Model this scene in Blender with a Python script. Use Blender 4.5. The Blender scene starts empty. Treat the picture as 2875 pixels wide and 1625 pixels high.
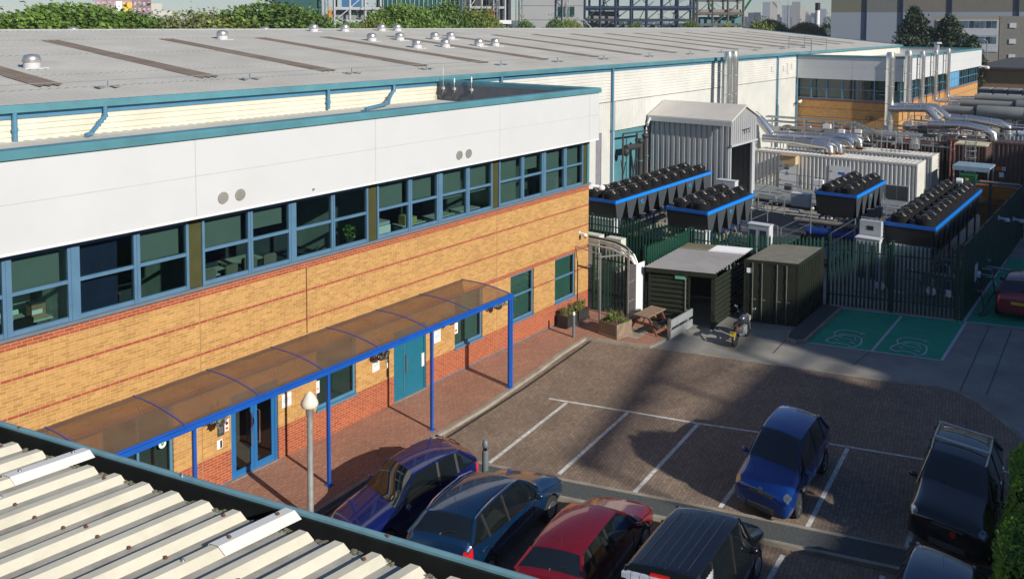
import bpy, bmesh, math, random
from mathutils import Vector, Matrix, Euler
random.seed(7)
C = bpy.context.scene.collection
PI = math.pi
R = math.radians

# ------------------------------------------------------------------ materials
MATS = {}
def nd(nt, t, **kw):
    n = nt.nodes.new(t)
    for k, v in kw.items():
        setattr(n, k, v)
    return n

def mat(name, col, rough=0.6, metal=0.0, var=0.12, scale=3.0, bump=0.0, bscale=None, coat=0.0,
        spec=0.5, col2=None, dirt=0.0, dscale=0.6, stretch=None):
    """Principled with noise-driven colour variation, optional bump and blotchy dirt."""
    if name in MATS:
        return MATS[name]
    m = bpy.data.materials.new(name); m.use_nodes = True
    nt = m.node_tree; b = nt.nodes['Principled BSDF']
    tc = nd(nt, 'ShaderNodeTexCoord'); src = tc.outputs['Object']
    if stretch:
        mp = nd(nt, 'ShaderNodeMapping'); mp.inputs['Scale'].default_value = stretch
        nt.links.new(src, mp.inputs[0]); src = mp.outputs[0]
    no = nd(nt, 'ShaderNodeTexNoise'); no.inputs['Scale'].default_value = scale; no.inputs['Detail'].default_value = 6
    nt.links.new(src, no.inputs['Vector'])
    c1 = [max(0, c * (1 - var)) for c in col]; c2 = list(col2) if col2 else [min(1, c * (1 + var)) for c in col]
    mx = nd(nt, 'ShaderNodeMix', data_type='RGBA')
    mr = nd(nt, 'ShaderNodeMapRange'); mr.inputs[1].default_value = .3; mr.inputs[2].default_value = .7
    nt.links.new(no.outputs[0], mr.inputs[0]); nt.links.new(mr.outputs[0], mx.inputs[0])
    mx.inputs[6].default_value = (*c1, 1); mx.inputs[7].default_value = (*c2, 1)
    out = mx.outputs[2]
    if dirt > 0:
        n2 = nd(nt, 'ShaderNodeTexNoise'); n2.inputs['Scale'].default_value = dscale; n2.inputs['Detail'].default_value = 8
        n2.inputs['Roughness'].default_value = .65
        nt.links.new(src, n2.inputs['Vector'])
        r2 = nd(nt, 'ShaderNodeMapRange'); r2.inputs[1].default_value = .45; r2.inputs[2].default_value = .75; r2.inputs[4].default_value = dirt
        nt.links.new(n2.outputs[0], r2.inputs[0])
        m2 = nd(nt, 'ShaderNodeMix', data_type='RGBA'); nt.links.new(r2.outputs[0], m2.inputs[0])
        nt.links.new(out, m2.inputs[6]); m2.inputs[7].default_value = (col[0] * .35, col[1] * .32, col[2] * .27, 1)
        out = m2.outputs[2]
    nt.links.new(out, b.inputs['Base Color'])
    b.inputs['Roughness'].default_value = rough; b.inputs['Metallic'].default_value = metal
    b.inputs['Specular IOR Level'].default_value = spec
    b.inputs['Coat Weight'].default_value = coat; b.inputs['Coat Roughness'].default_value = .04
    if bump > 0:
        n3 = nd(nt, 'ShaderNodeTexNoise'); n3.inputs['Scale'].default_value = bscale or scale * 6; n3.inputs['Detail'].default_value = 4
        nt.links.new(src, n3.inputs['Vector'])
        bp = nd(nt, 'ShaderNodeBump'); bp.inputs['Strength'].default_value = bump; bp.inputs['Distance'].default_value = .02
        nt.links.new(n3.outputs[0], bp.inputs['Height']); nt.links.new(bp.outputs[0], b.inputs['Normal'])
    MATS[name] = m
    return m

def glass(name, tint=(.35, .6, .55), refl=.1, trans=.85, rough=0.02):
    """Thin tinted pane: tinted transparency plus a Fresnel reflection."""
    if name in MATS:
        return MATS[name]
    m = bpy.data.materials.new(name); m.use_nodes = True
    nt = m.node_tree; nt.nodes.clear()
    o = nd(nt, 'ShaderNodeOutputMaterial'); t = nd(nt, 'ShaderNodeBsdfTransparent'); g = nd(nt, 'ShaderNodeBsdfGlossy')
    t.inputs[0].default_value = (*[c * trans for c in tint], 1); g.inputs['Roughness'].default_value = rough
    f = nd(nt, 'ShaderNodeFresnel'); f.inputs[0].default_value = 1.5
    a = nd(nt, 'ShaderNodeMath', operation='ADD'); a.inputs[1].default_value = refl; a.use_clamp = True
    nt.links.new(f.outputs[0], a.inputs[0])
    mx = nd(nt, 'ShaderNodeMixShader'); nt.links.new(a.outputs[0], mx.inputs[0])
    nt.links.new(t.outputs[0], mx.inputs[1]); nt.links.new(g.outputs[0], mx.inputs[2]); nt.links.new(mx.outputs[0], o.inputs[0])
    MATS[name] = m
    return m

def brick_mat(name, axis='xz', yellow=((.365, .195, .056), (.50, .285, .092)), bands=None, far=False):
    """Facing brick: yellow stock with red courses at given heights (object z), brick grid 0.225 x 0.075 m."""
    m = bpy.data.materials.new(name); m.use_nodes = True
    nt = m.node_tree; b = nt.nodes['Principled BSDF']; L = nt.links
    tc = nd(nt, 'ShaderNodeTexCoord'); sp = nd(nt, 'ShaderNodeSeparateXYZ'); L.new(tc.outputs['Object'], sp.inputs[0])
    cb = nd(nt, 'ShaderNodeCombineXYZ')
    L.new(sp.outputs['X' if axis == 'xz' else 'Y'], cb.inputs[0]); L.new(sp.outputs['Z'], cb.inputs[1])
    def bt(c1, c2, mo):
        t = nd(nt, 'ShaderNodeTexBrick'); t.offset = .5; t.squash = 1
        t.inputs['Scale'].default_value = 1; t.inputs['Brick Width'].default_value = .225; t.inputs['Row Height'].default_value = .075
        t.inputs['Mortar Size'].default_value = .0065; t.inputs['Mortar Smooth'].default_value = .15; t.inputs['Bias'].default_value = 0
        t.inputs['Color1'].default_value = (*c1, 1); t.inputs['Color2'].default_value = (*c2, 1); t.inputs['Mortar'].default_value = (*mo, 1)
        L.new(cb.outputs[0], t.inputs['Vector']); return t
    y = bt(yellow[0], yellow[1], (.53, .34, .16)); r = bt((.27, .058, .026), (.35, .088, .037), (.50, .25, .14))
    # selection of red courses by height
    z = sp.outputs['Z']; tot = None
    for (a, c) in bands:
        g1 = nd(nt, 'ShaderNodeMath', operation='GREATER_THAN'); g1.inputs[1].default_value = a; L.new(z, g1.inputs[0])
        g2 = nd(nt, 'ShaderNodeMath', operation='LESS_THAN'); g2.inputs[1].default_value = c; L.new(z, g2.inputs[0])
        mu = nd(nt, 'ShaderNodeMath', operation='MULTIPLY'); L.new(g1.outputs[0], mu.inputs[0]); L.new(g2.outputs[0], mu.inputs[1])
        if tot is None: tot = mu.outputs[0]
        else:
            ad = nd(nt, 'ShaderNodeMath', operation='ADD'); L.new(tot, ad.inputs[0]); L.new(mu.outputs[0], ad.inputs[1]); tot = ad.outputs[0]
    mx = nd(nt, 'ShaderNodeMix', data_type='RGBA'); L.new(tot, mx.inputs[0]); L.new(y.outputs[0], mx.inputs[6]); L.new(r.outputs[0], mx.inputs[7])
    # weathering
    n = nd(nt, 'ShaderNodeTexNoise'); n.inputs['Scale'].default_value = 1.3; n.inputs['Detail'].default_value = 7; L.new(tc.outputs['Object'], n.inputs['Vector'])
    rr = nd(nt, 'ShaderNodeMapRange'); rr.inputs[1].default_value = .3; rr.inputs[2].default_value = .75; rr.inputs[3].default_value = .93; rr.inputs[4].default_value = 1.05
    L.new(n.outputs[0], rr.inputs[0])
    n4 = nd(nt, 'ShaderNodeTexNoise'); n4.inputs['Scale'].default_value = 9; n4.inputs['Detail'].default_value = 2; L.new(tc.outputs['Object'], n4.inputs['Vector'])
    r4 = nd(nt, 'ShaderNodeMapRange'); r4.inputs[1].default_value = .35; r4.inputs[2].default_value = .65; r4.inputs[3].default_value = .93; r4.inputs[4].default_value = 1.07
    L.new(n4.outputs[0], r4.inputs[0])
    mm = nd(nt, 'ShaderNodeMath', operation='MULTIPLY'); L.new(rr.outputs[0], mm.inputs[0]); L.new(r4.outputs[0], mm.inputs[1])
    vm = nd(nt, 'ShaderNodeVectorMath', operation='SCALE'); L.new(mx.outputs[2], vm.inputs[0]); L.new(mm.outputs[0], vm.inputs['Scale'])
    L.new(vm.outputs[0], b.inputs['Base Color']); b.inputs['Roughness'].default_value = .85
    bp = nd(nt, 'ShaderNodeBump'); bp.inputs['Strength'].default_value = .35; bp.inputs['Distance'].default_value = .006
    iv = nd(nt, 'ShaderNodeMath', operation='SUBTRACT'); iv.inputs[0].default_value = 1; L.new(y.outputs['Fac'], iv.inputs[1])
    L.new(iv.outputs[0], bp.inputs['Height']); L.new(bp.outputs[0], b.inputs['Normal'])
    MATS[name] = m
    return m

def paver_mat(name, c1, c2, mo, w=.2, h=.1, rot=0.0, dirt=.35, scale=1.0):
    m = bpy.data.materials.new(name); m.use_nodes = True
    nt = m.node_tree; b = nt.nodes['Principled BSDF']; L = nt.links
    tc = nd(nt, 'ShaderNodeTexCoord'); mp = nd(nt, 'ShaderNodeMapping'); mp.inputs['Rotation'].default_value = (0, 0, rot)
    L.new(tc.outputs['Object'], mp.inputs[0])
    t = nd(nt, 'ShaderNodeTexBrick'); t.offset = .5
    t.inputs['Scale'].default_value = scale; t.inputs['Brick Width'].default_value = w; t.inputs['Row Height'].default_value = h
    t.inputs['Mortar Size'].default_value = .006; t.inputs['Mortar Smooth'].default_value = .3
    t.inputs['Color1'].default_value = (*c1, 1); t.inputs['Color2'].default_value = (*c2, 1); t.inputs['Mortar'].default_value = (*mo, 1)
    L.new(mp.outputs[0], t.inputs['Vector'])
    n = nd(nt, 'ShaderNodeTexNoise'); n.inputs['Scale'].default_value = .55; n.inputs['Detail'].default_value = 9; n.inputs['Roughness'].default_value = .65
    L.new(tc.outputs['Object'], n.inputs['Vector'])
    rr = nd(nt, 'ShaderNodeMapRange'); rr.inputs[1].default_value = .3; rr.inputs[2].default_value = .7; rr.inputs[3].default_value = 1 - dirt; rr.inputs[4].default_value = 1.15
    L.new(n.outputs[0], rr.inputs[0])
    n2 = nd(nt, 'ShaderNodeTexNoise'); n2.inputs['Scale'].default_value = 14; n2.inputs['Detail'].default_value = 4; L.new(tc.outputs['Object'], n2.inputs['Vector'])
    r2 = nd(nt, 'ShaderNodeMapRange'); r2.inputs[1].default_value = .3; r2.inputs[2].default_value = .7; r2.inputs[3].default_value = .8; r2.inputs[4].default_value = 1.2
    L.new(n2.outputs[0], r2.inputs[0])
    mm = nd(nt, 'ShaderNodeMath', operation='MULTIPLY'); L.new(rr.outputs[0], mm.inputs[0]); L.new(r2.outputs[0], mm.inputs[1])
    vm = nd(nt, 'ShaderNodeVectorMath', operation='SCALE'); L.new(t.outputs[0], vm.inputs[0]); L.new(mm.outputs[0], vm.inputs['Scale'])
    L.new(vm.outputs[0], b.inputs['Base Color']); b.inputs['Roughness'].default_value = .9
    bp = nd(nt, 'ShaderNodeBump'); bp.inputs['Strength'].default_value = .4; bp.inputs['Distance'].default_value = .006
    L.new(t.outputs['Fac'], bp.inputs['Height']); bp.invert = True; L.new(bp.outputs[0], b.inputs['Normal'])
    MATS[name] = m
    return m

# ------------------------------------------------------------------ mesh builder
class MB:
    def __init__(s): s.v = []; s.f = []; s.m = []; s.mi = 0; s.X = None
    def pt(s, p):
        s.v.append(tuple(s.X @ Vector(p)) if s.X is not None else tuple(p)); return len(s.v) - 1
    def face(s, idx): s.f.append(tuple(idx)); s.m.append(s.mi)
    def poly(s, pts): s.face([s.pt(p) for p in pts])
    def box(s, x0, x1, y0, y1, z0, z1, skip=''):
        i = [s.pt(p) for p in ((x0, y0, z0), (x1, y0, z0), (x1, y1, z0), (x0, y1, z0), (x0, y0, z1), (x1, y0, z1), (x1, y1, z1), (x0, y1, z1))]
        for k, q in (('b', (3, 2, 1, 0)), ('t', (4, 5, 6, 7)), ('y', (0, 1, 5, 4)), ('X', (1, 2, 6, 5)), ('Y', (2, 3, 7, 6)), ('x', (3, 0, 4, 7))):
            if k not in skip: s.face([i[j] for j in q])
        return s
    def prism(s, pts, z0, z1):
        n = len(pts); a = [s.pt((p[0], p[1], z0)) for p in pts]; b = [s.pt((p[0], p[1], z1)) for p in pts]
        s.face(b); s.face(a[::-1])
        for k in range(n): s.face((a[k], a[(k + 1) % n], b[(k + 1) % n], b[k]))
        return s
    def extr(s, pts, axis, a0, a1):
        """extrude a 2-D outline along axis ('x': pts are (y,z); 'y': pts are (x,z))"""
        f = (lambda p, a: (a, p[0], p[1])) if axis == 'x' else (lambda p, a: (p[0], a, p[1]))
        n = len(pts); a = [s.pt(f(p, a0)) for p in pts]; b = [s.pt(f(p, a1)) for p in pts]
        s.face(a[::-1]); s.face(b)
        for k in range(n): s.face((a[k], a[(k + 1) % n], b[(k + 1) % n], b[k]))
        return s
    def cyl(s, p, q, r, r2=None, n=12, caps=True):
        p = Vector(p); q = Vector(q); r2 = r if r2 is None else r2
        d = (q - p).normalized(); u = d.orthogonal().normalized(); w = d.cross(u)
        a = []; b = []
        for k in range(n):
            t = 2 * PI * k / n; e = u * math.cos(t) + w * math.sin(t)
            a.append(s.pt(p + e * r)); b.append(s.pt(q + e * r2))
        for k in range(n): s.face((a[k], a[(k + 1) % n], b[(k + 1) % n], b[k]))
        if caps: s.face(a[::-1]); s.face(b)
        return s
    def tube(s, pts, r, n=8):
        pts = [Vector(p) for p in pts]; rings = []
        u = None
        for i, p in enumerate(pts):
            d = ((pts[i + 1] - p) if i == 0 else (p - pts[i - 1]) if i == len(pts) - 1 else (pts[i + 1] - pts[i - 1])).normalized()
            if u is None: u = d.orthogonal().normalized()
            else:
                u = (u - d * u.dot(d))
                u = u.normalized() if u.length > 1e-6 else d.orthogonal().normalized()
            w = d.cross(u); rr = r[i] if isinstance(r, (list, tuple)) else r
            rings.append([s.pt(p + (u * math.cos(2 * PI * k / n) + w * math.sin(2 * PI * k / n)) * rr) for k in range(n)])
        for a, b in zip(rings, rings[1:]):
            for k in range(n): s.face((a[k], a[(k + 1) % n], b[(k + 1) % n], b[k]))
        s.face(rings[0][::-1]); s.face(rings[-1])
        return s
    def lathe(s, prof, c=(0, 0, 0), axis='z', n=20):
        """prof: list of (r, h)"""
        rings = []
        for r, h in prof:
            ring = []
            for k in range(n):
                t = 2 * PI * k / n; a, b = r * math.cos(t), r * math.sin(t)
                p = (a, b, h) if axis == 'z' else (a, h, b) if axis == 'y' else (h, a, b)
                ring.append(s.pt((c[0] + p[0], c[1] + p[1], c[2] + p[2])))
            rings.append(ring)
        for a, b in zip(rings, rings[1:]):
            for k in range(n): s.face((a[k], a[(k + 1) % n], b[(k + 1) % n], b[k]))
        s.face(rings[0][::-1]); s.face(rings[-1])
        return s
    def ell(s, c, r, n=12, m=8):
        rings = []
        for i in range(1, m):
            ph = PI * i / m
            rings.append([s.pt((c[0] + r[0] * math.sin(ph) * math.cos(2 * PI * k / n), c[1] + r[1] * math.sin(ph) * math.sin(2 * PI * k / n), c[2] + r[2] * math.cos(ph))) for k in range(n)])
        t = s.pt((c[0], c[1], c[2] + r[2])); b = s.pt((c[0], c[1], c[2] - r[2]))
        for a, d in zip(rings, rings[1:]):
            for k in range(n): s.face((a[k], d[k], d[(k + 1) % n], a[(k + 1) % n]))
        for k in range(n):
            s.face((t, rings[0][k], rings[0][(k + 1) % n])); s.face((b, rings[-1][(k + 1) % n], rings[-1][k]))
        return s
    def bar(s, p, q, w, h=None):
        """square bar between two points"""
        p = Vector(p); q = Vector(q); h = h or w; d = (q - p).normalized()
        up = Vector((0, 0, 1)) if abs(d.z) < .95 else Vector((1, 0, 0))
        u = d.cross(up).normalized(); v = u.cross(d)
        c = [s.pt(a + u * su * w / 2 + v * sv * h / 2) for a in (p, q) for su, sv in ((-1, -1), (1, -1), (1, 1), (-1, 1))]
        for q4 in ((0, 3, 2, 1), (4, 5, 6, 7), (0, 1, 5, 4), (1, 2, 6, 5), (2, 3, 7, 6), (3, 0, 4, 7)): s.face([c[j] for j in q4])
        return s
    def mesh(s, name, mats):
        me = bpy.data.meshes.new(name); me.from_pydata(s.v, [], s.f)
        if not isinstance(mats, (list, tuple)): mats = [mats]
        for m in mats: me.materials.append(m)
        if len(mats) > 1: me.polygons.foreach_set('material_index', s.m)
        me.update(); return me
    def build(s, name, mats, parent=None, smooth=False, loc=None, rot=None):
        me = s.mesh(name, mats)
        if smooth:
            me.polygons.foreach_set('use_smooth', [True] * len(me.polygons))
            if smooth != 'all': me.set_sharp_from_angle(angle=R(40))
        o = bpy.data.objects.new(name, me); C.objects.link(o)
        if loc is not None: o.location = loc
        if rot is not None: o.rotation_euler = rot
        if parent is not None: o.parent = parent
        return o

def tag(o, label=None, cat=None, group=None, kind=None):
    if label: o['label'] = label
    if cat: o['category'] = cat
    if group: o['group'] = group
    if kind: o['kind'] = kind
    return o
def thing(name, label, cat, loc=(0, 0, 0), rz=0, group=None):
    o = bpy.data.objects.new(name, None); C.objects.link(o); o.empty_display_size = .2
    o.location = loc; o.rotation_euler = (0, 0, rz)
    return tag(o, label, cat, group)
def struct(name, mb, m, **k): return tag(mb.build(name, m, **k), kind='structure')
def dup(root, loc=None, rz=None, label=None, group=None):
    r = root.copy(); C.objects.link(r)
    if loc is not None: r.location = loc
    if rz is not None: r.rotation_euler = (0, 0, rz)
    if label: r['label'] = label
    if group: r['group'] = group
    for ch in list(root.children):
        c = ch.copy(); C.objects.link(c); c.parent = r
        for g in list(ch.children):
            d = g.copy(); C.objects.link(d); d.parent = c
    return r
def text(s, size, name, m, parent, loc, rot, depth=.004, sx=1.0):
    cu = bpy.data.curves.new(name, 'FONT'); cu.body = s; cu.size = size; cu.extrude = depth; cu.align_x = 'CENTER'; cu.align_y = 'CENTER'
    t = bpy.data.objects.new(name, cu); C.objects.link(t)
    bpy.context.view_layer.update()
    me = bpy.data.meshes.new_from_object(t.evaluated_get(bpy.context.evaluated_depsgraph_get()))
    bpy.data.objects.remove(t); me.materials.clear(); me.materials.append(m)
    o = bpy.data.objects.new(name, me); C.objects.link(o); o.parent = parent; o.location = loc; o.rotation_euler = rot; o.scale = (sx, 1, 1)
    return o

# ------------------------------------------------------------------ palette
TEAL = mat('teal coated metal', (.085, .235, .28), .38, var=.12, scale=1.2, dirt=.25, dscale=.8)
TEALD = mat('teal frame', (.07, .20, .32), .4, var=.08)
FRAME = mat('blue grey window frame', (.085, .18, .285), .4, var=.10, scale=2)
WHITE = mat('white coated cladding', (.56, .58, .595), .55, var=.03, scale=.35, dirt=.16, dscale=.35)
PROFW = mat('cream profiled sheet', (.62, .60, .50), .5, var=.05, scale=.8, dirt=.25, dscale=.5)
PROFV = mat('white vertical sheet', (.60, .61, .58), .5, var=.05, scale=.8, dirt=.15, dscale=.5)
ROOF = mat('weathered grey sheet roofing', (.53, .52, .475), .75, var=.08, scale=.35, dirt=.18, dscale=.25, bump=.15, bscale=30)
LIGHTS = mat('brown rooflight sheet', (.24, .19, .145), .7, var=.15, scale=1.0)
SILL = mat('grey sill metal', (.14, .17, .21), .45, var=.08)
OLIVE = mat('olive infill panel', (.055, .058, .018), .5)
GALV = mat('galvanised steel', (.42, .44, .45), .42, .7, var=.15, scale=8)
STEEL = mat('bright stainless duct', (.74, .735, .72), .27, .9, var=.06, scale=2, bump=.05, bscale=5)
ALU = mat('aluminium cowl', (.70, .68, .62), .3, .8, var=.15, scale=6)
BLUE = mat('royal blue paint', (.008, .085, .40), .35, var=.1)
DOORB = mat('petrol blue door', (.008, .135, .21), .4, var=.06)
DOORF = mat('blue door frame', (.015, .13, .34), .4, var=.06)
GLASSU = glass('green tinted glass', (.52, .70, .67), .035, .95)
GLASSC = glass('clear door glass', (.6, .66, .66), .05, .8)
BLACK = mat('black paint', (.012, .012, .014), .45)
CHARC = mat('charcoal metal', (.045, .05, .055), .5)
GREEN = mat('dark green powder coat', (.006, .055, .034), .5, var=.15)
DKGRN = mat('dark olive green steel', (.010, .015, .007), .55, var=.2, scale=2, dirt=.3)
WHITEP = mat('white painted metal', (.74, .75, .76), .5, var=.04)
LGREY = mat('light grey metal', (.42, .45, .48), .5, var=.06)
MGREY = mat('mid grey metal', (.2, .22, .24), .5, var=.1)
CONT = mat('white container steel', (.62, .61, .57), .55, var=.06, scale=1, dirt=.2, dscale=.7)
RUST = mat('rust', (.22, .085, .04), .9, var=.3, scale=6)
BROWN = mat('brown container steel', (.085, .05, .042), .6, var=.12, scale=1, dirt=.3)
WOOD = mat('weathered wood', (.23, .17, .12), .8, var=.25, scale=4, stretch=(1, 8, 1))
WOODR = mat('red brown wood', (.20, .10, .065), .75, var=.25, scale=5)
TYRE = mat('tyre rubber', (.018, .018, .019), .85)
RIM = mat('alloy rim', (.45, .46, .47), .3, .9)
SOIL = mat('soil', (.05, .035, .022), .95)
LEAF = mat('leaf green', (.10, .18, .024), .6, var=.45, scale=.9)
LEAFD = mat('conifer green', (.022, .05, .014), .6, var=.5, scale=.8)
LEAFY = mat('olive leaf', (.14, .18, .03), .6, var=.4, scale=.8)
LEAFH = mat('hedge leaf', (.19, .36, .025), .55, var=.4, scale=3)
BARK = mat('bark', (.09, .065, .045), .9, var=.3, scale=6)
REDL = mat('red tail lens', (.55, .01, .012), .15, coat=1)
LENS = mat('headlamp lens', (.20, .22, .24), .1, .7, var=.5, scale=14, coat=1)
AUTOG = mat('tinted car glass', (.006, .009, .010), .03, spec=.9, coat=.6)
CHROME = mat('chrome', (.75, .75, .76), .08, 1.0)
TRIM = mat('black plastic trim', (.02, .02, .021), .6)
WLINE = mat('worn white road paint', (.60, .60, .56), .8, var=.25, scale=9, dirt=.55, dscale=5)
CONC = mat('road concrete', (.27, .265, .235), .9, var=.18, scale=.6, dirt=.4, dscale=.7, bump=.2, bscale=25)
KERB = mat('kerb concrete', (.30, .27, .22), .9, var=.2, scale=2, dirt=.35, dscale=1.5)
GBAY = mat('green bay paint', (.010, .34, .19), .75, var=.08, scale=1.2, dirt=.25, dscale=.9)
TARM = mat('tarmac', (.055, .056, .055), .95, var=.25, scale=8, bump=.4, bscale=60)
GRAVEL = mat('dark gravel tarmac', (.075, .085, .085), .95, var=.35, scale=18, bump=.6, bscale=80)
CARPAVE = paver_mat('brown block paving', (.27, .20, .145), (.205, .15, .108), (.11, .085, .065), rot=R(-10), dirt=.22)
WALKPAVE = paver_mat('red block paving', (.40, .205, .135), (.33, .165, .11), (.17, .11, .085), dirt=.2)
BANDS = [(.0, .9), (1.875, 1.95), (2.7, 2.85), (3.675, 3.75), (4.5, 4.575), (5.175, 5.6)]
BRICK = brick_mat('facing brick', 'xz', bands=BANDS)
BRICKY = brick_mat('facing brick side', 'yz', bands=BANDS)
PLAINB = brick_mat('plain brown brick', 'yz', yellow=((.36, .19, .10), (.42, .23, .12)), bands=[(-5, -4)])
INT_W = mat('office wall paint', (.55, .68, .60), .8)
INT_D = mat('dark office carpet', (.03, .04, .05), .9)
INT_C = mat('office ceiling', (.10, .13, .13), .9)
NAVY = mat('navy partition', (.004, .012, .05), .8)
BLIND = mat('grey green roller blind', (.155, .18, .17), .85, var=.04)
DESK = mat('pale desk top', (.5, .55, .5), .5)

# ------------------------------------------------------------------ world, sun, camera
SUN_DIR = Vector((.15, 1.0, -.50)).normalized()          # direction the light travels
w = bpy.data.worlds.new('World'); bpy.context.scene.world = w; w.use_nodes = True
nt = w.node_tree; bg = nt.nodes['Background']
sky = nt.nodes.new('ShaderNodeTexSky'); sky.sky_type = 'NISHITA'; sky.sun_disc = False
sky.sun_elevation = math.asin(-SUN_DIR.z); sky.sun_rotation = math.atan2(-SUN_DIR.x, -SUN_DIR.y)
sky.altitude = 20; sky.air_density = 1.1; sky.dust_density = .0; sky.ozone_density = 4.0
tint = nt.nodes.new('ShaderNodeMix'); tint.data_type = 'RGBA'; tint.blend_type = 'MULTIPLY'; tint.inputs[0].default_value = 1; tint.inputs[7].default_value = (.84, .94, 1.13, 1)
nt.links.new(sky.outputs[0], tint.inputs[6]); nt.links.new(tint.outputs[2], bg.inputs[0]); bg.inputs[1].default_value = .064
sl = bpy.data.lights.new('sun', 'SUN'); sl.energy = 4.9; sl.angle = R(.53); sl.color = (1.0, .93, .82)
so = bpy.data.objects.new('sun', sl); C.objects.link(so); so.rotation_euler = SUN_DIR.to_track_quat('-Z', 'Y').to_euler()
cam = bpy.data.cameras.new('camera'); co = bpy.data.objects.new('camera', cam); C.objects.link(co)
yaw, pitch, roll = .6495066, .0606512, .0033344
f = Vector((math.cos(yaw) * math.cos(pitch), math.sin(yaw) * math.cos(pitch), -math.sin(pitch)))
r = Vector((math.sin(yaw), -math.cos(yaw), 0)); u = r.cross(f)
r, u = r * math.cos(roll) + u * math.sin(roll), u * math.cos(roll) - r * math.sin(roll)
co.matrix_world = Matrix(((r.x, u.x, -f.x, 0), (r.y, u.y, -f.y, -19.4412), (r.z, u.z, -f.z, 12.1365), (0, 0, 0, 1)))
cam.sensor_width = 36; cam.lens = 2440.633 / 2875 * 36; cam.shift_y = -(812.5 - 217.438) / 2875; cam.clip_end = 6000; cam.clip_start = .1
bpy.context.scene.camera = co
vs = bpy.context.scene.view_settings; vs.view_transform = 'Standard'; vs.look = 'None'; vs.exposure = 0.2; vs.gamma = 1

# ------------------------------------------------------------------ ground
def strip(pts, w, z, side=1):
    """flat ribbon of width w along a polyline, offset to one side"""
    P = [Vector(p[:2]) for p in pts]; out = []
    for i, p in enumerate(P):
        d = ((P[i + 1] - p) if i == 0 else (p - P[i - 1]) if i == len(P) - 1 else ((P[i + 1] - p).normalized() + (p - P[i - 1]).normalized())).normalized()
        out.append(p + Vector((-d.y, d.x)) * w * side)
    return [tuple(p) for p in P], [tuple(p) for p in out]
def ribbon(mb, pts, w, z, side=1, z0=None):
    a, b = strip(pts, w, z, side)
    for i in range(len(a) - 1):
        q = [a[i], a[i + 1], b[i + 1], b[i]]
        if side < 0: q = q[::-1]
        if z0 is None: mb.poly([(p[0], p[1], z) for p in q])
        else: mb.prism(q, z0, z)
b = MB(); b.poly([(-1500, -1500, -.16), (3500, -1500, -.16), (3500, 2500, -.16), (-1500, 2500, -.16)])
GRD = mat('rough grass and dirt ground', (.075, .085, .045), .95, var=.4, scale=.05, dirt=.5, dscale=.02)
struct('ground', b, GRD)
b = MB(); b.poly([(-40, -45, -.105), (118, -45, -.105), (118, 8.5, -.105), (-40, 8.5, -.105)]); struct('road', b, CONC)
CP = [(-20, -40), (-20, -2.0), (18.9, -2.3), (22.4, -2.0), (28.3, -1.5), (28.93, -4.03), (29.28, -5.25), (30.06, -8.03), (30.78, -10.63), (31.36, -12.68),
      (31.75, -13.5), (31.7, -14.1), (31.25, -14.73), (30.15, -15.65), (29.1, -16.4), (26, -18.4), (20, -22), (-5, -40)]
b = MB(); b.poly([(p[0], p[1], -.1) for p in CP[::-1]]); struct('car_park_paving', b, CARPAVE)
b = MB(); ribbon(b, CP[5:16], .16, -.094, 1); struct('kerb_edging', b, KERB)
KL = [(-20, -4.7), (10, -3.0), (18.9, -2.42), (20.9, -2.36), (22.46, -2.2), (24.6, -1.98), (26.31, -1.73), (28.21, -1.62), (28.42, -2.2), (28.94, -4.03), (29.72, -4.12), (30.53, -3.99), (31.05, -3.7), (31.4, -2.9)]
b = MB(); b.prism([(p[0], p[1]) for p in KL] + [(31.6, -2.2), (31.6, .02), (-20, .02)], -.1, 0); struct('walkway', b, WALKPAVE)
b = MB(); ribbon(b, KL, .14, .006, -1, -.1); struct('kerb', b, KERB)
b = MB(); ribbon(b, [(9, -3.3), (19.17, -2.68), (23.17, -2.42), (28.3, -1.86)], .1, -.094, -1); struct('drain_channel', b, mat('drain iron', (.035, .03, .028), .7))
b = MB(); b.box(29.2, 30.6, -3.35, -2.75, .002, .01); struct('concrete_slab', b, KERB)
ISL = [(17.9, -3.7), (18.14, -4.45), (18.86, -6.95), (19.77, -9.93), (20.25, -11.63), (21.13, -14.91), (21.7, -17.2), (22.3, -19.5)]
ISB = [(17.1, -3.7), (17.35, -4.45), (18.05, -6.95), (18.95, -9.93), (19.42, -11.73), (20.32, -14.95), (20.9, -17.2), (21.5, -19.5)]
b = MB(); b.prism(ISL + ISB[::-1], -.1, -.05); struct('gravel_strip', b, GRAVEL)
b = MB(); ribbon(b, ISL, .1, -.03, 1, -.1); ribbon(b, ISB, .12, -.01, -1, -.1); struct('strip_kerb', b, KERB)
# bay markings
b = MB(); W_ = .10
TOP = [(22.87, -3.61), (23.61, -6.1), (24.2, -8.22), (24.77, -9.9), (25.38, -11.93), (26.06, -14.3), (26.79, -16.47), (27.2, -17.6)]
ribbon(b, TOP, W_, -.095)
for p, q in (((22.99, -4.18), (18.45, -4.62)), ((23.61, -6.1), (19.13, -6.5)), ((24.2, -8.22), (19.54, -8.6)), ((24.84, -10.3), (20.27, -10.68)), ((25.45, -12.33), (20.61, -12.75)), ((25.95, -14.5), (21.23, -14.88)),
             ((19.29, -12.66), (15.0, -12.95)), ((17.6, -8.15), (13.5, -8.5)), ((17.2, -6.1), (13, -6.4)), ((17.9, -10.4), (14, -10.7)), ((19.9, -14.7), (15.5, -15.0))):
    ribbon(b, [p, q], W_ * 1.15, -.095)
tag(b.build('bay_marking', WLINE), kind='structure')
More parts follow.
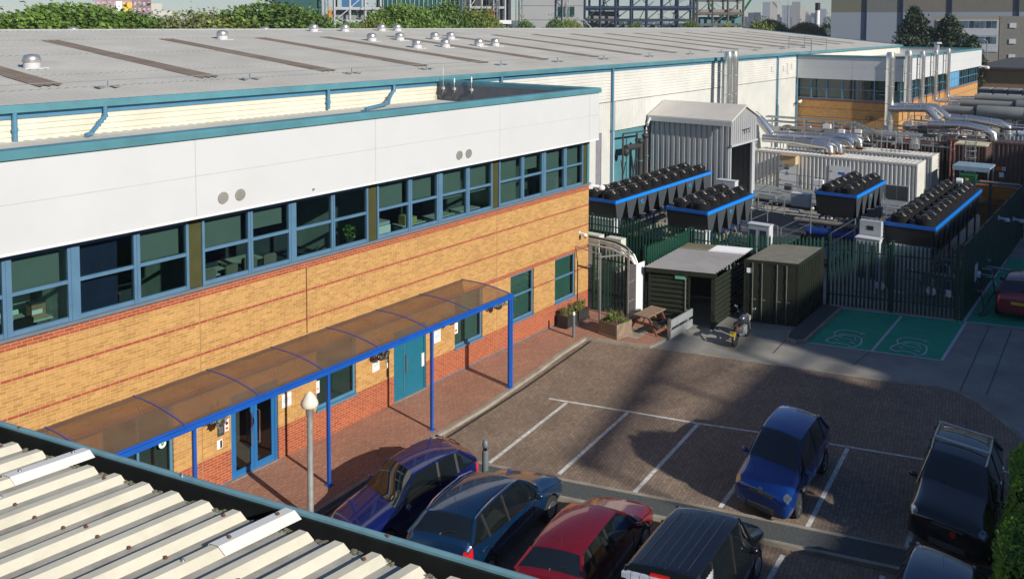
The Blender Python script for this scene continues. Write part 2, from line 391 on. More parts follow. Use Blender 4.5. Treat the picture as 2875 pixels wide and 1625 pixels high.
# green charging bays
GB = [(33.19, -8.51), (38.14, -8.45), (39.53, -13.01), (34.42, -13.1)]
b = MB(); b.poly([(p[0], p[1], -.0995) for p in GB][::-1]); b.poly([(p[0], p[1], -.0995) for p in ((39.5, -13.09), (52, -13.0), (53, -16.2), (40.5, -16.2))][::-1]); struct('green_bay', b, GBAY)
b = MB()
ribbon(b, [GB[0], GB[1]], .07, -.094); ribbon(b, [GB[1], (39.55, -13.05), (40.15, -15.09), (40.6, -16.3)], .09, -.094); ribbon(b, [(39.56, -13.02), GB[3]], .11, -.094); ribbon(b, [GB[3], GB[0]], .09, -.094)
ribbon(b, [(38.7, -10.72), (33.83, -10.81)], .1, -.094); ribbon(b, [(39.5, -13.05), (52, -12.95)], .1, -.094)
tag(b.build('green_bay_line', mat('blue white line paint', (.5, .53, .56), .8, var=.15, dirt=.2, dscale=3)), kind='structure')
def ev_symbol(ox, oy):
    # car front seen on the ground with a cable loop and plug; a across the bay (-y), c up the bay (+x)
    mb = MB(); K = lambda a, c: (ox + c * 1.3, oy - a * 1.0)
    def pl(pts, w=.07): ribbon(mb, [K(*p) for p in pts], w, -.0935)
    pl([(.12, .0), (-.02, .06), (-.02, .3), (.12, .62), (.3, .95), (.75, 1.02), (.95, .9), (1.05, .6), (1.08, .3), (1.0, .08), (.88, -.02), (.8, .12), (.3, .12), (.22, -.02), (.1, .02)])
    pl([(.22, .62), (.34, .85), (.72, .88), (.86, .62), (.22, .62)], .05)
    pl([(.15, .35), (.32, .32)], .08); pl([(.74, .32), (.92, .35)], .08)
    pl([(.08, .62), (-.05, .95), (.02, 1.2), (.2, 1.34), (.6, 1.38), (.86, 1.34)], .055)
    pl([(.86, 1.26), (.86, 1.44)], .05); pl([(.86, 1.42), (.98, 1.42)], .03); pl([(.86, 1.29), (.98, 1.29)], .03)
    return tag(mb.build('charging_marking', mat('faded white marking', (.42, .55, .50), .8, var=.2, dirt=.2, dscale=4)), kind='structure')
ev_symbol(33.75, -9.2); ev_symbol(34.4, -11.4)
b = MB(); b.prism([(32.95, -8.0), (32.85, -8.3), (33.05, -8.5), (37.95, -8.46), (37.9, -7.75), (33.8, -7.8)], -.1, .02); struct('gate_kerb_island', b, GRAVEL)
b = MB(); ribbon(b, [(33.8, -7.8), (33.0, -7.95), (32.85, -8.3), (33.1, -8.52), (37.95, -8.46)], .1, .03, -1, -.1); struct('island_kerb', b, KERB)
b = MB()
for p, q in (((39.6, -13.9), (31.6, -14.2)), ((39.74, -14.69), (32.0, -14.95)), ((31.9, -10.7), (33.8, -10.85)), ((31.3, -8), (32.9, -7.9))):
    ribbon(b, [p, q], .03, -.0965)
tag(b.build('concrete_joint', CHARC), kind='structure')

# ------------------------------------------------------------------ office building (near)
XE = 31.0
office = thing('office_building', 'two-storey office with yellow brick wall, white cladding band and teal coping along the walkway', 'building', (0, 0, 0))
HOLES = [(9.9, 11.7, .9, 2.75), (13.36, 14.88, 0, 2.3), (16.24, 17.78, .9, 2.75), (19.4, 20.91, 0, 2.3), (22.36, 23.89, .9, 2.75), (25.55, 27.05, .9, 2.7), (28.5, 30.0, .9, 2.7)]
def wall_front(mb, x0, x1, z0, z1, holes, y=0.0, d=.18):
    xs = sorted({x0, x1, *[h[0] for h in holes], *[h[1] for h in holes]}); zs = sorted({z0, z1, *[h[2] for h in holes], *[h[3] for h in holes]})
    for i in range(len(xs) - 1):
        for j in range(len(zs) - 1):
            cx, cz = (xs[i] + xs[i + 1]) / 2, (zs[j] + zs[j + 1]) / 2
            if any(h[0] < cx < h[1] and h[2] < cz < h[3] for h in holes): continue
            mb.poly([(xs[i], y, zs[j]), (xs[i + 1], y, zs[j]), (xs[i + 1], y, zs[j + 1]), (xs[i], y, zs[j + 1])])
    for h in holes:
        a, b_, c, e = h
        mb.poly([(a, y, c), (a, y, e), (a, y + d, e), (a, y + d, c)]); mb.poly([(b_, y, c), (b_, y + d, c), (b_, y + d, e), (b_, y, e)])
        mb.poly([(a, y, e), (b_, y, e), (b_, y + d, e), (a, y + d, e)]); mb.poly([(a, y, c), (a, y + d, c), (b_, y + d, c), (b_, y, c)])
b = MB(); wall_front(b, -6, XE, 0, 5.4, HOLES); b.build('brick_wall', BRICK, office)
b = MB(); b.poly([(XE, 0, 0), (XE, 8.5, 0), (XE, 8.5, 7.35), (XE, 0, 7.35)]); b.build('end_wall', BRICKY, office)
b = MB(); b.box(-6, 13.3, -.004, .0, 0, .07); b.box(20.95, XE, -.004, 0, 0, .07); b.build('base_course', mat('blue engineering brick', (.12, .12, .14), .6, var=.3, scale=6), office)
for jx in (12.5, 24.72):
    b = MB(); b.box(jx - .012, jx + .012, -.003, 0, .0, 5.17); b.build('movement_joint', mat('sealant', (.28, .17, .08), .8), office)
b = MB(); b.tube([(15.91, -.03, 5.2), (15.91, -.03, 3.3)], .012); b.tube([(15.91, -.03, 4.2), (15.91, -.03, 4.14)], .02); b.build('conduit_pipe', mat('brown pipe', (.30, .15, .07), .6), office, smooth=True)
b = MB(); b.box(-6, XE + .06, -.09, .02, 5.4, 5.47); b.build('window_sill', SILL, office)
b = MB(); b.box(-6, 31.2, -.35, .3, 7.36, 9.3); b.box(30.9, 31.2, .3, 8.4, 7.36, 9.3); b.build('cladding_panel', WHITE, office)
b = MB()
for jx in (0.1, 6.2, 12.23, 18.32, 24.43, 30.45): b.box(jx - .008, jx + .008, -.3525, -.351, 7.37, 9.29)
b.box(-6, 31.19, -.3525, -.351, 8.362, 8.374); b.build('panel_joint', mat('joint grey', (.40, .40, .40), .7), office)
b = MB(); b.box(-6, 31.2, -.36, .06, 7.30, 7.357); b.build('soffit_trim', WHITEP, office)
b = MB()
for (x, y0, y1) in ((0, 0, 0),):
    pf = [(-.42, 9.30), (-.42, 9.44), (-.36, 9.50), (-.02, 9.50), (.02, 9.44), (.02, 9.30)]
    b.extr(pf, 'x', -6, 31.28)
b.extr([(31.28, 9.301), (31.28, 9.443), (31.22, 9.503), (30.92, 9.503), (30.88, 9.443), (30.88, 9.301)], 'y', .021, 8.42)
b.build('coping', TEAL, office)
b = MB(); b.box(30.86, 30.879, .05, 8.4, 8.5, 9.30); b.box(-6, 30.85, .3, .34, 8.45, 9.3); b.build('parapet_lining', mat('dark parapet lining', (.13, .14, .155), .6, dirt=.2), office)
# low roof sheet behind the parapet
def rib_sheet(mb, x0, x1, y0, z0, y1, z1, pitch=.3, h=.03, top=.35, yb=0):
    """sheet with trapezoid ribs running from (y0,z0) to (y1,z1)"""
    n = int(round((x1 - x0) / pitch)); a = []; c = []
    for i in range(n):
        x = x0 + i * pitch
        for dx, dz in ((0, 0), (pitch * .45, 0), (pitch * .55, h), (pitch * .9, h)):
            a.append(mb.pt((x + dx, y0, z0 + dz))); c.append(mb.pt((x + dx, y1, z1 + dz)))
    for i in range(len(a) - 1): mb.face((a[i], a[i + 1], c[i + 1], c[i]))
b = MB(); rib_sheet(b, -6, 30.85, .35, 8.40, 8.5, 8.52, .35, .03); b.build('low_roof_sheet', ROOF, office)
# upper windows
CELLS = [(6.55, 7.86), (8.05, 9.23), (9.5, 10.78), (10.94, 12.16), (12.68, 13.99), (14.14, 15.33), (15.59, 16.87), (17.01, 18.27), (18.79, 20.10), (20.27, 21.47), (21.75, 22.99), (23.17, 24.39), (24.92, 26.22), (26.39, 27.56), (27.84, 29.1), (29.3, 30.48)]
BL = [6.36, 6.4, 0, 6.42, 6.4, 6.62, 0, 0, 6.38, 6.42, 6.2, 6.2, 5.55, 6.6, 5.5, 5.5]
for i, (a, c) in enumerate(CELLS):
    b = MB(); t = .045
    b.box(a - .07, a, .0, .12, 5.47, 7.2); b.box(c, c + .07, .001, .121, 5.47, 7.2)
    b.box(a, c, .02, .11, 5.47, 5.56); b.box(a, c, .015, .11, 6.32, 6.4); b.box(a, c, .02, .11, 7.13, 7.2)
    for k in range(4):
        x = a + (k + .5) * (c - a) / 4
        b.box(x - .012, x + .012, .012, .016, 6.345, 6.36); b.box(x - .012, x + .012, .017, .021, 5.49, 5.505)
    wd = b.build('window', FRAME, office)
    g = MB(); g.poly([(a, .07, 5.56), (c, .07, 5.56), (c, .07, 6.32), (a, .07, 6.32)]); g.poly([(a, .07, 6.4), (c, .07, 6.4), (c, .07, 7.13), (a, .07, 7.13)]); g.build('pane', GLASSU, wd)
    if BL[i]:
        g = MB(); g.box(a + .04, c - .1, .2, .21, BL[i], 7.2); g.box(a + .04, c - .1, .19, .22, BL[i] - .03, BL[i]); g.build('blind', BLIND, wd)
for a, c in ((-6, 6.48), (9.3, 9.43), (15.4, 15.52), (21.54, 21.68), (27.63, 27.77), (7.93, 7.98), (10.85, 10.87), (14.06, 14.07), (16.94, 16.945), (20.17, 20.2), (23.06, 23.1), (26.29, 26.32), (29.17, 29.23)): b = MB(); b.box(a, c, -.015, .1, 5.47, 7.2); b.build('mullion', FRAME, office)
for a, c in ((12.232, 12.608), (18.342, 18.718), (24.462, 24.848), (30.552, 30.95)): b = MB(); b.box(a, c, .05, .08, 5.47, 7.2); b.build('infill_panel', OLIVE, office)
b = MB(); b.box(30.86, XE + .02, -.01, .14, 5.47, 7.3); b.box(XE, XE + .02, .14, 8.4, 5.47, 7.3); b.build('corner_panel', TEAL, office)
# rooms behind the upper windows
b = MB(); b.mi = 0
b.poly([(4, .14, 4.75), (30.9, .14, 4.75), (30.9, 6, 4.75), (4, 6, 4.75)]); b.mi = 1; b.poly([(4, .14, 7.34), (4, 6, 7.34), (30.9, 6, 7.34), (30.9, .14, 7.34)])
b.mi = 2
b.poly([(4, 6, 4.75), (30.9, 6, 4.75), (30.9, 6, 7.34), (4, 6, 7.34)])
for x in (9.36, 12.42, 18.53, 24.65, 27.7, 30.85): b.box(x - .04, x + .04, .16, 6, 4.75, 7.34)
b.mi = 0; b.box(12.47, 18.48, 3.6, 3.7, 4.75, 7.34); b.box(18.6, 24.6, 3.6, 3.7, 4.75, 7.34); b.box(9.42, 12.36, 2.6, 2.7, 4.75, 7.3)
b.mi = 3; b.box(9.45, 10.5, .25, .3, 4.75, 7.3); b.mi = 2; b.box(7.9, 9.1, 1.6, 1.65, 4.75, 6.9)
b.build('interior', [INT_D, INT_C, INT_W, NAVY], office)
# ground-floor windows and doors
for i, (a, c, z0, z1) in enumerate(HOLES):
    if i in (1, 3): continue
    b = MB(); y0, y1 = .06, .13
    b.box(a, a + .07, y0, y1, z0, z1); b.box(c - .07, c, y0, y1, z0, z1); b.box(a + .07, c - .07, y0, y1, z0, z0 + .09); b.box(a + .07, c - .07, y0, y1, z1 - .07, z1)
    b.box(a + .07, c - .07, y0, y1, 1.83, 1.9); b.box(a - .02, c + .02, -.05, .06, z0 - .05, z0 + .012)
    if i < 1: b.box((a + c) / 2 - .03, (a + c) / 2 + .03, y0, y1, z0, z1)
    wd = b.build('ground_floor_window', TEALD if i < 3 else FRAME, office)
    g = MB(); g.poly([(a + .07, .1, z0 + .09), (c - .07, .1, z0 + .09), (c - .07, .1, z1 - .07), (a + .07, .1, z1 - .07)]); g.build('pane', GLASSU, wd)
    g = MB(); g.box(a, c, .22, .24, z0, z1); g.build('blind', mat('green blind', (.085, .155, .14), .9) if i >= 3 else mat('dark slat blind', (.03, .06, .055), .9), wd)
# double glazed entrance doors
a, c, z0, z1 = HOLES[1]
b = MB(); b.box(a, a + .08, .05, .14, 0, z1); b.box(c - .08, c, .05, .14, 0, z1); b.box(a + .08, c - .08, .05, .14, z1 - .08, z1); b.build('door_frame', DOORF, office)
b = MB(); b.box(a - .05, c + .05, -.04, .15, .0, .03); b.build('door_threshold', GALV, office)
for s0, s1, hx in ((a + .085, (a + c) / 2 - .004, (a + c) / 2 - .12), ((a + c) / 2 + .004, c - .085, (a + c) / 2 + .12)):
    b = MB(); b.box(s0, s0 + .1, .06, .11, .03, z1 - .085); b.box(s1 - .1, s1, .06, .11, .03, z1 - .085); b.box(s0 + .1, s1 - .1, .06, .11, .03, .19); b.box(s0 + .1, s1 - .1, .06, .11, z1 - .2, z1 - .085)
    dr = b.build('door', DOORF, office)
    g = MB(); g.poly([(s0 + .1, .085, .19), (s1 - .1, .085, .19), (s1 - .1, .085, z1 - .2), (s0 + .1, .085, z1 - .2)]); g.build('pane', GLASSC, dr)
    g = MB(); g.tube([(hx, .06, .75), (hx, -.03, .75), (hx, -.03, 1.65), (hx, .06, 1.65)], .014); g.build('handle', CHROME, dr, smooth=True)
b = MB(); b.box(a, c, 1.8, 1.85, 0, z1); b.box(a - .3, a - .25, .2, 1.8, 0, z1); b.box(c + .25, c + .3, .2, 1.8, 0, z1); b.build('entrance_lobby', mat('lobby wall', (.16, .17, .16), .8), office)
# petrol blue solid double door
a, c, z0, z1 = HOLES[3]
b = MB(); b.box(a, a + .06, .03, .12, 0, z1); b.box(c - .06, c, .03, .12, 0, z1); b.box(a + .06, c - .06, .03, .12, z1 - .06, z1); b.build('door_frame', DOORB, office)
for s0, s1, hx in ((a + .065, a + .5, None), (a + .508, c - .065, a + .58)):
    b = MB(); b.box(s0, s1, .05, .1, .03, z1 - .065); b.box(s1 - .02, s1 - .008, .044, .05, .05, z1 - .1); dr = b.build('door', DOORB, office)
    if hx:
        g = MB(); g.tube([(hx, .05, .85), (hx, -.04, .85), (hx, -.04, 1.42), (hx, .05, 1.42)], .016); g.build('handle', CHROME, dr, smooth=True)
        g = MB(); g.box(s0 - .006, s0 + .004, .04, .05, .1, 2.1); g.build('door_edge_strip', GALV, dr)
b = MB(); b.box(a - .05, c + .05, -.03, .15, .0, .03); b.build('door_threshold', GALV, office)
b = MB(); b.box(c - .18, c - .04, .03, .05, .78, 1.22); b.build('push_plate_notice', WHITEP, office)
# round vents on the cladding
for x in (12.99, 13.5, 22.19, 22.68):
    b = MB(); b.lathe([(.15, -.36), (.15, -.385), (.128, -.385), (.128, -.365)], (x, 0, 7.72), 'y', 24)
    for k in range(-4, 5):
        hw = math.sqrt(max(0, .128 ** 2 - (k * .028) ** 2)); b.box(x - hw, x + hw, -.38, -.368, 7.72 + k * .028 - .008, 7.72 + k * .028 + .008)
    b.build('wall_vent', mat('vent grille', (.36, .35, .32), .5, .3), office, smooth=True)
b = MB(); b.cyl((15.9, -.352, 7.5), (15.9, -.40, 7.5), .03); b.build('wall_fixing', GALV, office)
# wall notices (each hangs on the wall as its own thing)
def notice(x, z, w_, h, label, y=-.012, m=None, cat='sign', name='wall_notice', lines=True):
    t = thing(name, label, cat, (x, y, z))
    g = MB(); g.box(-w_ / 2, w_ / 2, -.006, .006, -h / 2, h / 2); g.build('board', m or WHITEP, t)
    if lines:
        g = MB()
        for k in range(3): g.box(-w_ * .36, w_ * (.36 if k < 2 else .1), -.009, -.0065, h * .1 - k * h * .11, h * .13 - k * h * .11)
        g.build('lettering', MGREY, t)
    return t
notice(15.16, 1.6, .33, .38, 'white square notice on brick wall between the entrance doors and the dark blind window')
notice(18.6, 1.5, .3, .36, 'white notice on brick wall beside a hanging basket, left of the petrol blue door')
notice(21.45, 1.6, .33, .4, 'white notice on brick wall just right of the petrol blue door')
t = notice(22.52, 1.56, .2, .38, 'white poster with small red emblem stuck inside the window right of the blue door', y=.085, lines=False)
g = MB(); g.lathe([(.05, -.008), (.05, -.007)], (0, 0, -.08), 'y', 16); g.build('red_emblem', mat('red print', (.5, .03, .05), .6), t)
t = notice(16.33, 1.56, .13, .36, 'narrow white poster stuck on the window behind the lamp post', y=.05, lines=False)
g = MB(); g.lathe([(.03, -.008), (.03, -.007)], (0, 0, -.05), 'y', 12); g.build('red_emblem', MATS['red print'], t)
t = notice(13.22, 1.6, .13, .3, 'no smoking notice with red circle beside the glazed entrance doors', lines=False)
g = MB(); g.lathe([(.045, -.008), (.045, -.0075), (.033, -.0075), (.033, -.008)], (0, 0, .05), 'y', 16); g.box(-.04, .04, -.0085, -.0065, -.11, -.05); g.bar((-.03, -.0085, .02), (.03, -.0085, .08), .008, .003); g.build('red_print', MATS['red print'], t)
t = notice(13.04, 1.53, .2, .3, 'dark grey keypad box on brick wall left of the glazed entrance doors', m=CHARC, cat='keypad', name='keypad_box', lines=False)
g = MB()
for i in range(3):
    for j in range(3): g.box(-.05 + i * .04, -.03 + i * .04, -.012, -.0065, -.06 + j * .05, -.03 + j * .05)
g.build('key', MGREY, t)
t = notice(13.0, 1.17, .17, .24, 'small white intercom with black reader strip low on the brick wall by the entrance', cat='intercom', name='intercom', lines=False)
g = MB(); g.box(.01, .06, -.02, -.0065, -.1, .09); g.build('reader', BLACK, t)
t = notice(11.45, 1.75, .2, .2, 'round pale defibrillator sticker with green heart on window below the canopy', y=.088, m=GLASSU, name='sticker_sign', lines=False)
g = MB(); g.lathe([(.1, -.008), (.1, -.0065)], (0, 0, 0), 'y', 24); g.build('disc', WHITEP, t)
g = MB(); g.extr([(0, -.05), (.045, 0), (.03, .035), (0, .02), (-.03, .035), (-.045, 0)], 'y', -.011, -.009); g.build('heart', mat('green print', (.02, .3, .08), .6), t)
t = notice(19.1, 1.6, .13, .26, 'grey access control box with cable on brick wall just left of the blue door', m=MGREY, cat='control box', name='control_box', lines=False)
g = MB(); g.box(-.045, .045, -.02, -.0065, -.32, -.16); g.build('white_reader', WHITEP, t)
g = MB(); g.box(-.035, .035, -.02, -.0065, -.62, -.36); g.build('black_reader', BLACK, t)
# cctv and floodlights on the office
def cctv(loc, rz, label, s=1.0):
    t = thing('security_camera', label, 'security camera', loc, rz)
    g = MB(); g.box(-.06 * s, .06 * s, -.02, .1 * s, -.09 * s, .09 * s); g.build('mount', WHITEP, t)
    g = MB(); g.cyl((0, -.02, 0), (0, -.22 * s, -.02 * s), .05 * s); g.ell((0, -.3 * s, -.06 * s), (.1 * s, .12 * s, .1 * s)); g.build('housing', WHITEP, t, smooth=True)
    g = MB(); g.ell((0, -.31 * s, -.12 * s), (.07 * s, .08 * s, .07 * s)); g.build('dome_lens', BLACK, t, smooth=True)
    return t
cctv((31.12, -.1, 5.33), .6, 'white domed security camera on bracket at top corner of the brick wall', 1.3)
cctv((30.3, 0, 3.45), 0, 'white box camera on brick wall above the right-hand ground floor window', .9)

# furniture seen through the upper windows
def desk(x, y, w_, d, label, z=5.48):
    t = thing('desk', label, 'desk', (x, y, 4.75)); h = z - 4.75
    g = MB(); g.box(-w_ / 2, w_ / 2, -d / 2, d / 2, h - .03, h); g.build('desk_top', DESK, t)
    for sx in (-1, 1):
        for sy in (-1, 1): g = MB(); g.box(sx * (w_ / 2 - .06) - .025, sx * (w_ / 2 - .06) + .025, sy * (d / 2 - .05) - .025, sy * (d / 2 - .05) + .025, 0, h - .03); g.build('leg', CHARC, t)
    return t
desk(8.6, 1.0, 1.1, .8, 'pale desk with archive boxes behind the leftmost office window')
desk(13.3, .9, 1.2, .7, 'white desk with papers behind window of the meeting office, left of its blind')
desk(14.7, 1.3, 1.1, .8, 'white table standing behind the half lowered blind')
desk(20.9, .8, 1.1, .6, 'desk stacked with cartons behind the window right of the photocopier')
desk(22.4, .8, 1.1, .6, 'cluttered desk with grey trays behind the office window')
desk(23.8, .8, 1.1, .6, 'desk with keyboard and papers behind the office window')
def office_chair(x, y, rz, label, m):
    t = thing('office_chair', label, 'office chair', (x, y, 4.75), rz, 'office chairs behind the upper windows')
    g = MB(); g.box(-.22, .22, -.22, .22, .42, .49); g.build('seat', m, t)
    g = MB(); g.extr([(-.2, .58), (.2, .58), (.21, .95), (.16, 1.0), (-.16, 1.0), (-.21, .95)], 'y', .2, .25); g.build('backrest', m, t)
    g = MB(); g.cyl((0, 0, .08), (0, 0, .42), .025); g.bar((0, .15, .45), (0, .23, .7), .04)
    for k in range(5): g.bar((0, 0, .09), (.26 * math.cos(k * 1.257), .26 * math.sin(k * 1.257), .05), .035)
    g.build('base', CHARC, t); return t
CH = mat('taupe chair fabric', (.16, .15, .125), .8)
for x, y, rz, lb, m in ((12.95, .5, PI, 'taupe chair nearest the left end of the meeting desk', CH), (13.6, .5, PI + .2, 'taupe chair with its back to the glass at the meeting desk', CH), (14.45, .65, 2.6, 'taupe chair turned beside the white table', CH),
                        (14.95, .6, PI, 'taupe chair by the white table, near the frame', CH), (11.5, .8, .6, 'dark office chair behind the blind next to the navy panel', BLACK), (8.35, .45, PI, 'black round-backed chair at the desk in the leftmost window', BLACK),
                        (17.7, .9, 2.2, 'dark chair beside the potted plant', BLACK), (26.95, .6, 2.9, 'dark office chair by the bright strip window', BLACK)):
    office_chair(x, y, rz, lb, m)
t = thing('archive_box', 'two stacked cardboard archive boxes with white labels on the desk', 'box', (8.9, .85, 5.49))
g = MB(); g.box(-.15, .15, -.13, .13, 0, .16); g.box(-.15, .15, -.13, .13, .165, .32); g.build('carton', mat('cardboard', (.32, .2, .11), .9), t)
g = MB(); g.box(-.15, .08, -.134, -.131, .1, .2); g.build('label', WHITEP, t)
g = MB(); g.box(-.16, .16, -.14, .14, .321, .36); g.build('lid', CHARC, t)
t = thing('photocopier', 'white photocopier with raised lid behind the office window', 'photocopier', (19.3, .6, 4.75))
g = MB(); g.box(-.3, .3, -.28, .28, 0, .98); g.build('body', WHITEP, t); g = MB(); g.box(-.27, .3, -.25, .25, 1.0, 1.1); g.build('lid', LGREY, t); g = MB(); g.box(.31, .5, -.2, .2, .6, .64); g.build('tray', LGREY, t)
t = thing('carton_stack', 'yellowish stack of cartons on the desk behind the window', 'carton', (20.75, .7, 5.49))
g = MB(); g.box(-.25, .0, -.15, .15, 0, .3); g.box(.02, .3, -.16, .14, 0, .22); g.build('carton', mat('yellow carton', (.36, .33, .12), .9), t)
def leaf_cloud(mb, c, r, n, s, seed=1, flat=1.0, hollow=.35, clumps=0, mixc=1.0, sd=.17):
    """many small leaf-sized quads through an ellipsoid volume, gathered round clump centres"""
    rnd = random.Random(seed); cl = []
    for k in range(clumps):
        while True:
            p = Vector((rnd.uniform(-1, 1), rnd.uniform(-1, 1), rnd.uniform(-1, 1)))
            if .3 < p.length < .95: break
        cl.append(p)
    for k in range(n):
        if cl and rnd.random() < mixc:
            q = rnd.choice(cl); p = q + Vector((rnd.gauss(0, 1), rnd.gauss(0, 1), rnd.gauss(0, 1))) * sd
        else:
            while True:
                p = Vector((rnd.uniform(-1, 1), rnd.uniform(-1, 1), rnd.uniform(-1, 1)))
                if hollow < p.length < 1: break
        pc = Vector((c[0] + p.x * r[0], c[1] + p.y * r[1], c[2] + p.z * r[2]))
        a = Vector((rnd.gauss(0, 1), rnd.gauss(0, 1), rnd.gauss(0, 1))).normalized(); e = a.orthogonal().normalized(); g2 = a.cross(e)
        ss = s * rnd.uniform(.6, 1.35)
        mb.poly([pc - e * ss, pc - g2 * ss * .55, pc + e * ss, pc + g2 * ss * .55])
t = thing('potted_plant', 'leafy potted plant on the sill side behind the dark office window', 'plant', (18.0, .5, 4.75))
g = MB(); g.lathe([(.1, .5), (.14, .8), (.12, .8)], n=12); g.build('pot', CHARC, t); g = MB(); leaf_cloud(g, (0, 0, 1.0), (.22, .2, .22), 90, .06, 3); g.build('foliage', LEAF, t)

# ------------------------------------------------------------------ canopy over the walkway
canopy = thing('walkway_canopy', 'long blue framed canopy with curved brown translucent roof panels along the brick wall', 'canopy', (0, 0, 0))
def arc(x, dz=0, n=8, y0=-.02, y1=-2.17):
    return [(x, y0 + (y1 - y0) * k / n, 3.24 - .09 * k / n + .075 * math.sin(PI * k / n) + dz) for k in range(n + 1)]
RB = [6.64, 8.64, 10.68, 12.67, 14.65, 16.62, 18.62, 20.6, 22.68]
CPAN = bpy.data.materials.new('bronze twinwall sheet'); CPAN.use_nodes = True
n_ = CPAN.node_tree; n_.nodes.clear(); o_ = nd(n_, 'ShaderNodeOutputMaterial'); tr = nd(n_, 'ShaderNodeBsdfTransparent'); df = nd(n_, 'ShaderNodeBsdfPrincipled'); tl = nd(n_, 'ShaderNodeBsdfTranslucent')
tr.inputs[0].default_value = (.85, .68, .50, 1); df.inputs['Base Color'].default_value = (.27, .20, .145, 1); df.inputs['Roughness'].default_value = .22; tl.inputs[0].default_value = (.32, .2, .12, 1)
nz = nd(n_, 'ShaderNodeTexNoise'); nz.inputs['Scale'].default_value = 1.5; nz.inputs['Detail'].default_value = 6
mr_ = nd(n_, 'ShaderNodeMapRange'); mr_.inputs[1].default_value = .3; mr_.inputs[2].default_value = .7; mr_.inputs[3].default_value = .52; mr_.inputs[4].default_value = .70
tcn = nd(n_, 'ShaderNodeTexCoord'); n_.links.new(tcn.outputs['Object'], nz.inputs['Vector']); n_.links.new(nz.outputs[0], mr_.inputs[0])
m1 = nd(n_, 'ShaderNodeMixShader'); m1.inputs[0].default_value = .3; n_.links.new(df.outputs[0], m1.inputs[1]); n_.links.new(tl.outputs[0], m1.inputs[2])
m2 = nd(n_, 'ShaderNodeMixShader'); n_.links.new(mr_.outputs[0], m2.inputs[0]); n_.links.new(tr.outputs[0], m2.inputs[1]); n_.links.new(m1.outputs[0], m2.inputs[2]); n_.links.new(m2.outputs[0], o_.inputs[0])
for a, c in zip(RB, RB[1:]):
    g = MB(); A, B_ = arc(a + .03, .03), arc(c - .03, .03); n0 = len(A)
    ia = [g.pt(p) for p in A]; ib = [g.pt(p) for p in B_]
    for k in range(n0 - 1): g.face((ia[k], ib[k], ib[k + 1], ia[k + 1]))
    g.build('roof_panel', CPAN, canopy, smooth=True)
VIO = mat('blue violet rib', (.07, .07, .27), .35)
for x in RB:
    g = MB(); g.tube(arc(x, .03), .022, 6); g.build('rib', VIO, canopy, smooth=True)
g = MB(); g.bar((6.6, -1.1, 3.245), (22.7, -1.1, 3.245), .04, .04); g.build('purlin', VIO, canopy)
g = MB(); g.bar((6.6, -.04, 3.22), (22.7, -.04, 3.22), .06, .08); g.build('wall_plate', VIO, canopy)
g = MB(); g.box(6.6, 22.8, -2.25, -2.09, 3.02, 3.13); g.box(6.6, 22.8, -2.2, -2.1, 3.13, 3.17); g.build('front_beam', BLUE, canopy)
for x in (6.8, 10.9, 14.82, 18.82, 22.64):
    g = MB(); g.box(x - .038, x + .038, -2.21, -2.13, 0, 3.0); g.box(x - .09, x + .09, -2.27, -2.07, 0, .015)
    if x > 22: g.box(x + .06, x + .15, -2.21, -2.13, 0, 3.0)
    g.build('post', BLUE, canopy)
def basket(x, y, z, label, seed, m):
    t = thing('hanging_basket', label, 'hanging basket', (x, y, z), 0, 'hanging baskets along the canopy')
    g = MB(); g.lathe([(.02, -.2), (.12, -.15), (.17, -.02), (.17, 0), (.15, 0)], n=14); g.build('bowl', mat('coir basket', (.05, .03, .02), .95), t, smooth=True)
    g = MB(); leaf_cloud(g, (0, 0, .02), (.3, .24, .17), 260, .045, seed, clumps=14); g.build('foliage', m, t)
    g = MB()
    for k in range(3): g.bar((.16 * math.cos(k * 2.1), .16 * math.sin(k * 2.1), 0), (0, 0, .5), .006)
    g.build('chain', CHARC, t); return t
SILV = mat('silver grey leaf', (.22, .24, .2), .7, var=.35, scale=20)
basket(12.75, -.35, 2.02, 'hanging basket of silver grey leaves beside the glazed entrance doors', 5, SILV)
basket(18.5, -.35, 1.97, 'hanging basket of dry grey foliage just left of the petrol blue door', 6, mat('dry leaf', (.15, .13, .1), .8, var=.4, scale=15))
basket(24.3, -.4, 2.05, 'hanging basket of trailing green leaves at the far end of the canopy', 7, SILV)
basket(21.7, -.4, 2.2, 'nearly hidden hanging basket above the white notice right of the blue door', 8, MATS['dry leaf'])

# ------------------------------------------------------------------ warehouse
wh = thing('warehouse', 'long low warehouse with grey ribbed roof, brown rooflights and cream profiled walls', 'warehouse', (0, 0, 0))
YW, ZE, YR, ZR = 8.54, 9.62, 30.2, 11.66
SL = (ZR - ZE) / (YR - YW)
rz_ = lambda y: ZE + SL * (y - YW)
for k, (a, c) in enumerate(((8.45, 14.2), (14.1, 20.0), (19.9, 25.7), (25.6, YR))):
    b = MB(); rib_sheet(b, -8, 120.1, a, rz_(a) + .012 * k, c, rz_(c) + .012 * k, .3, .035); b.build('roof_sheet', ROOF, wh)
b = MB(); b.poly([(-8, YR, ZR + .02), (120.1, YR, ZR + .02), (120.1, 52, 9.6), (-8, 52, 9.6)]); b.build('rear_roof', ROOF, wh)
b = MB(); b.extr([(YR - .25, ZR + .04), (YR, ZR + .13), (YR + .25, ZR + .04)], 'x', -8, 120.1); b.build('ridge_cap', mat('pale ridge cap', (.52, .52, .49), .6, var=.1, dirt=.2), wh)
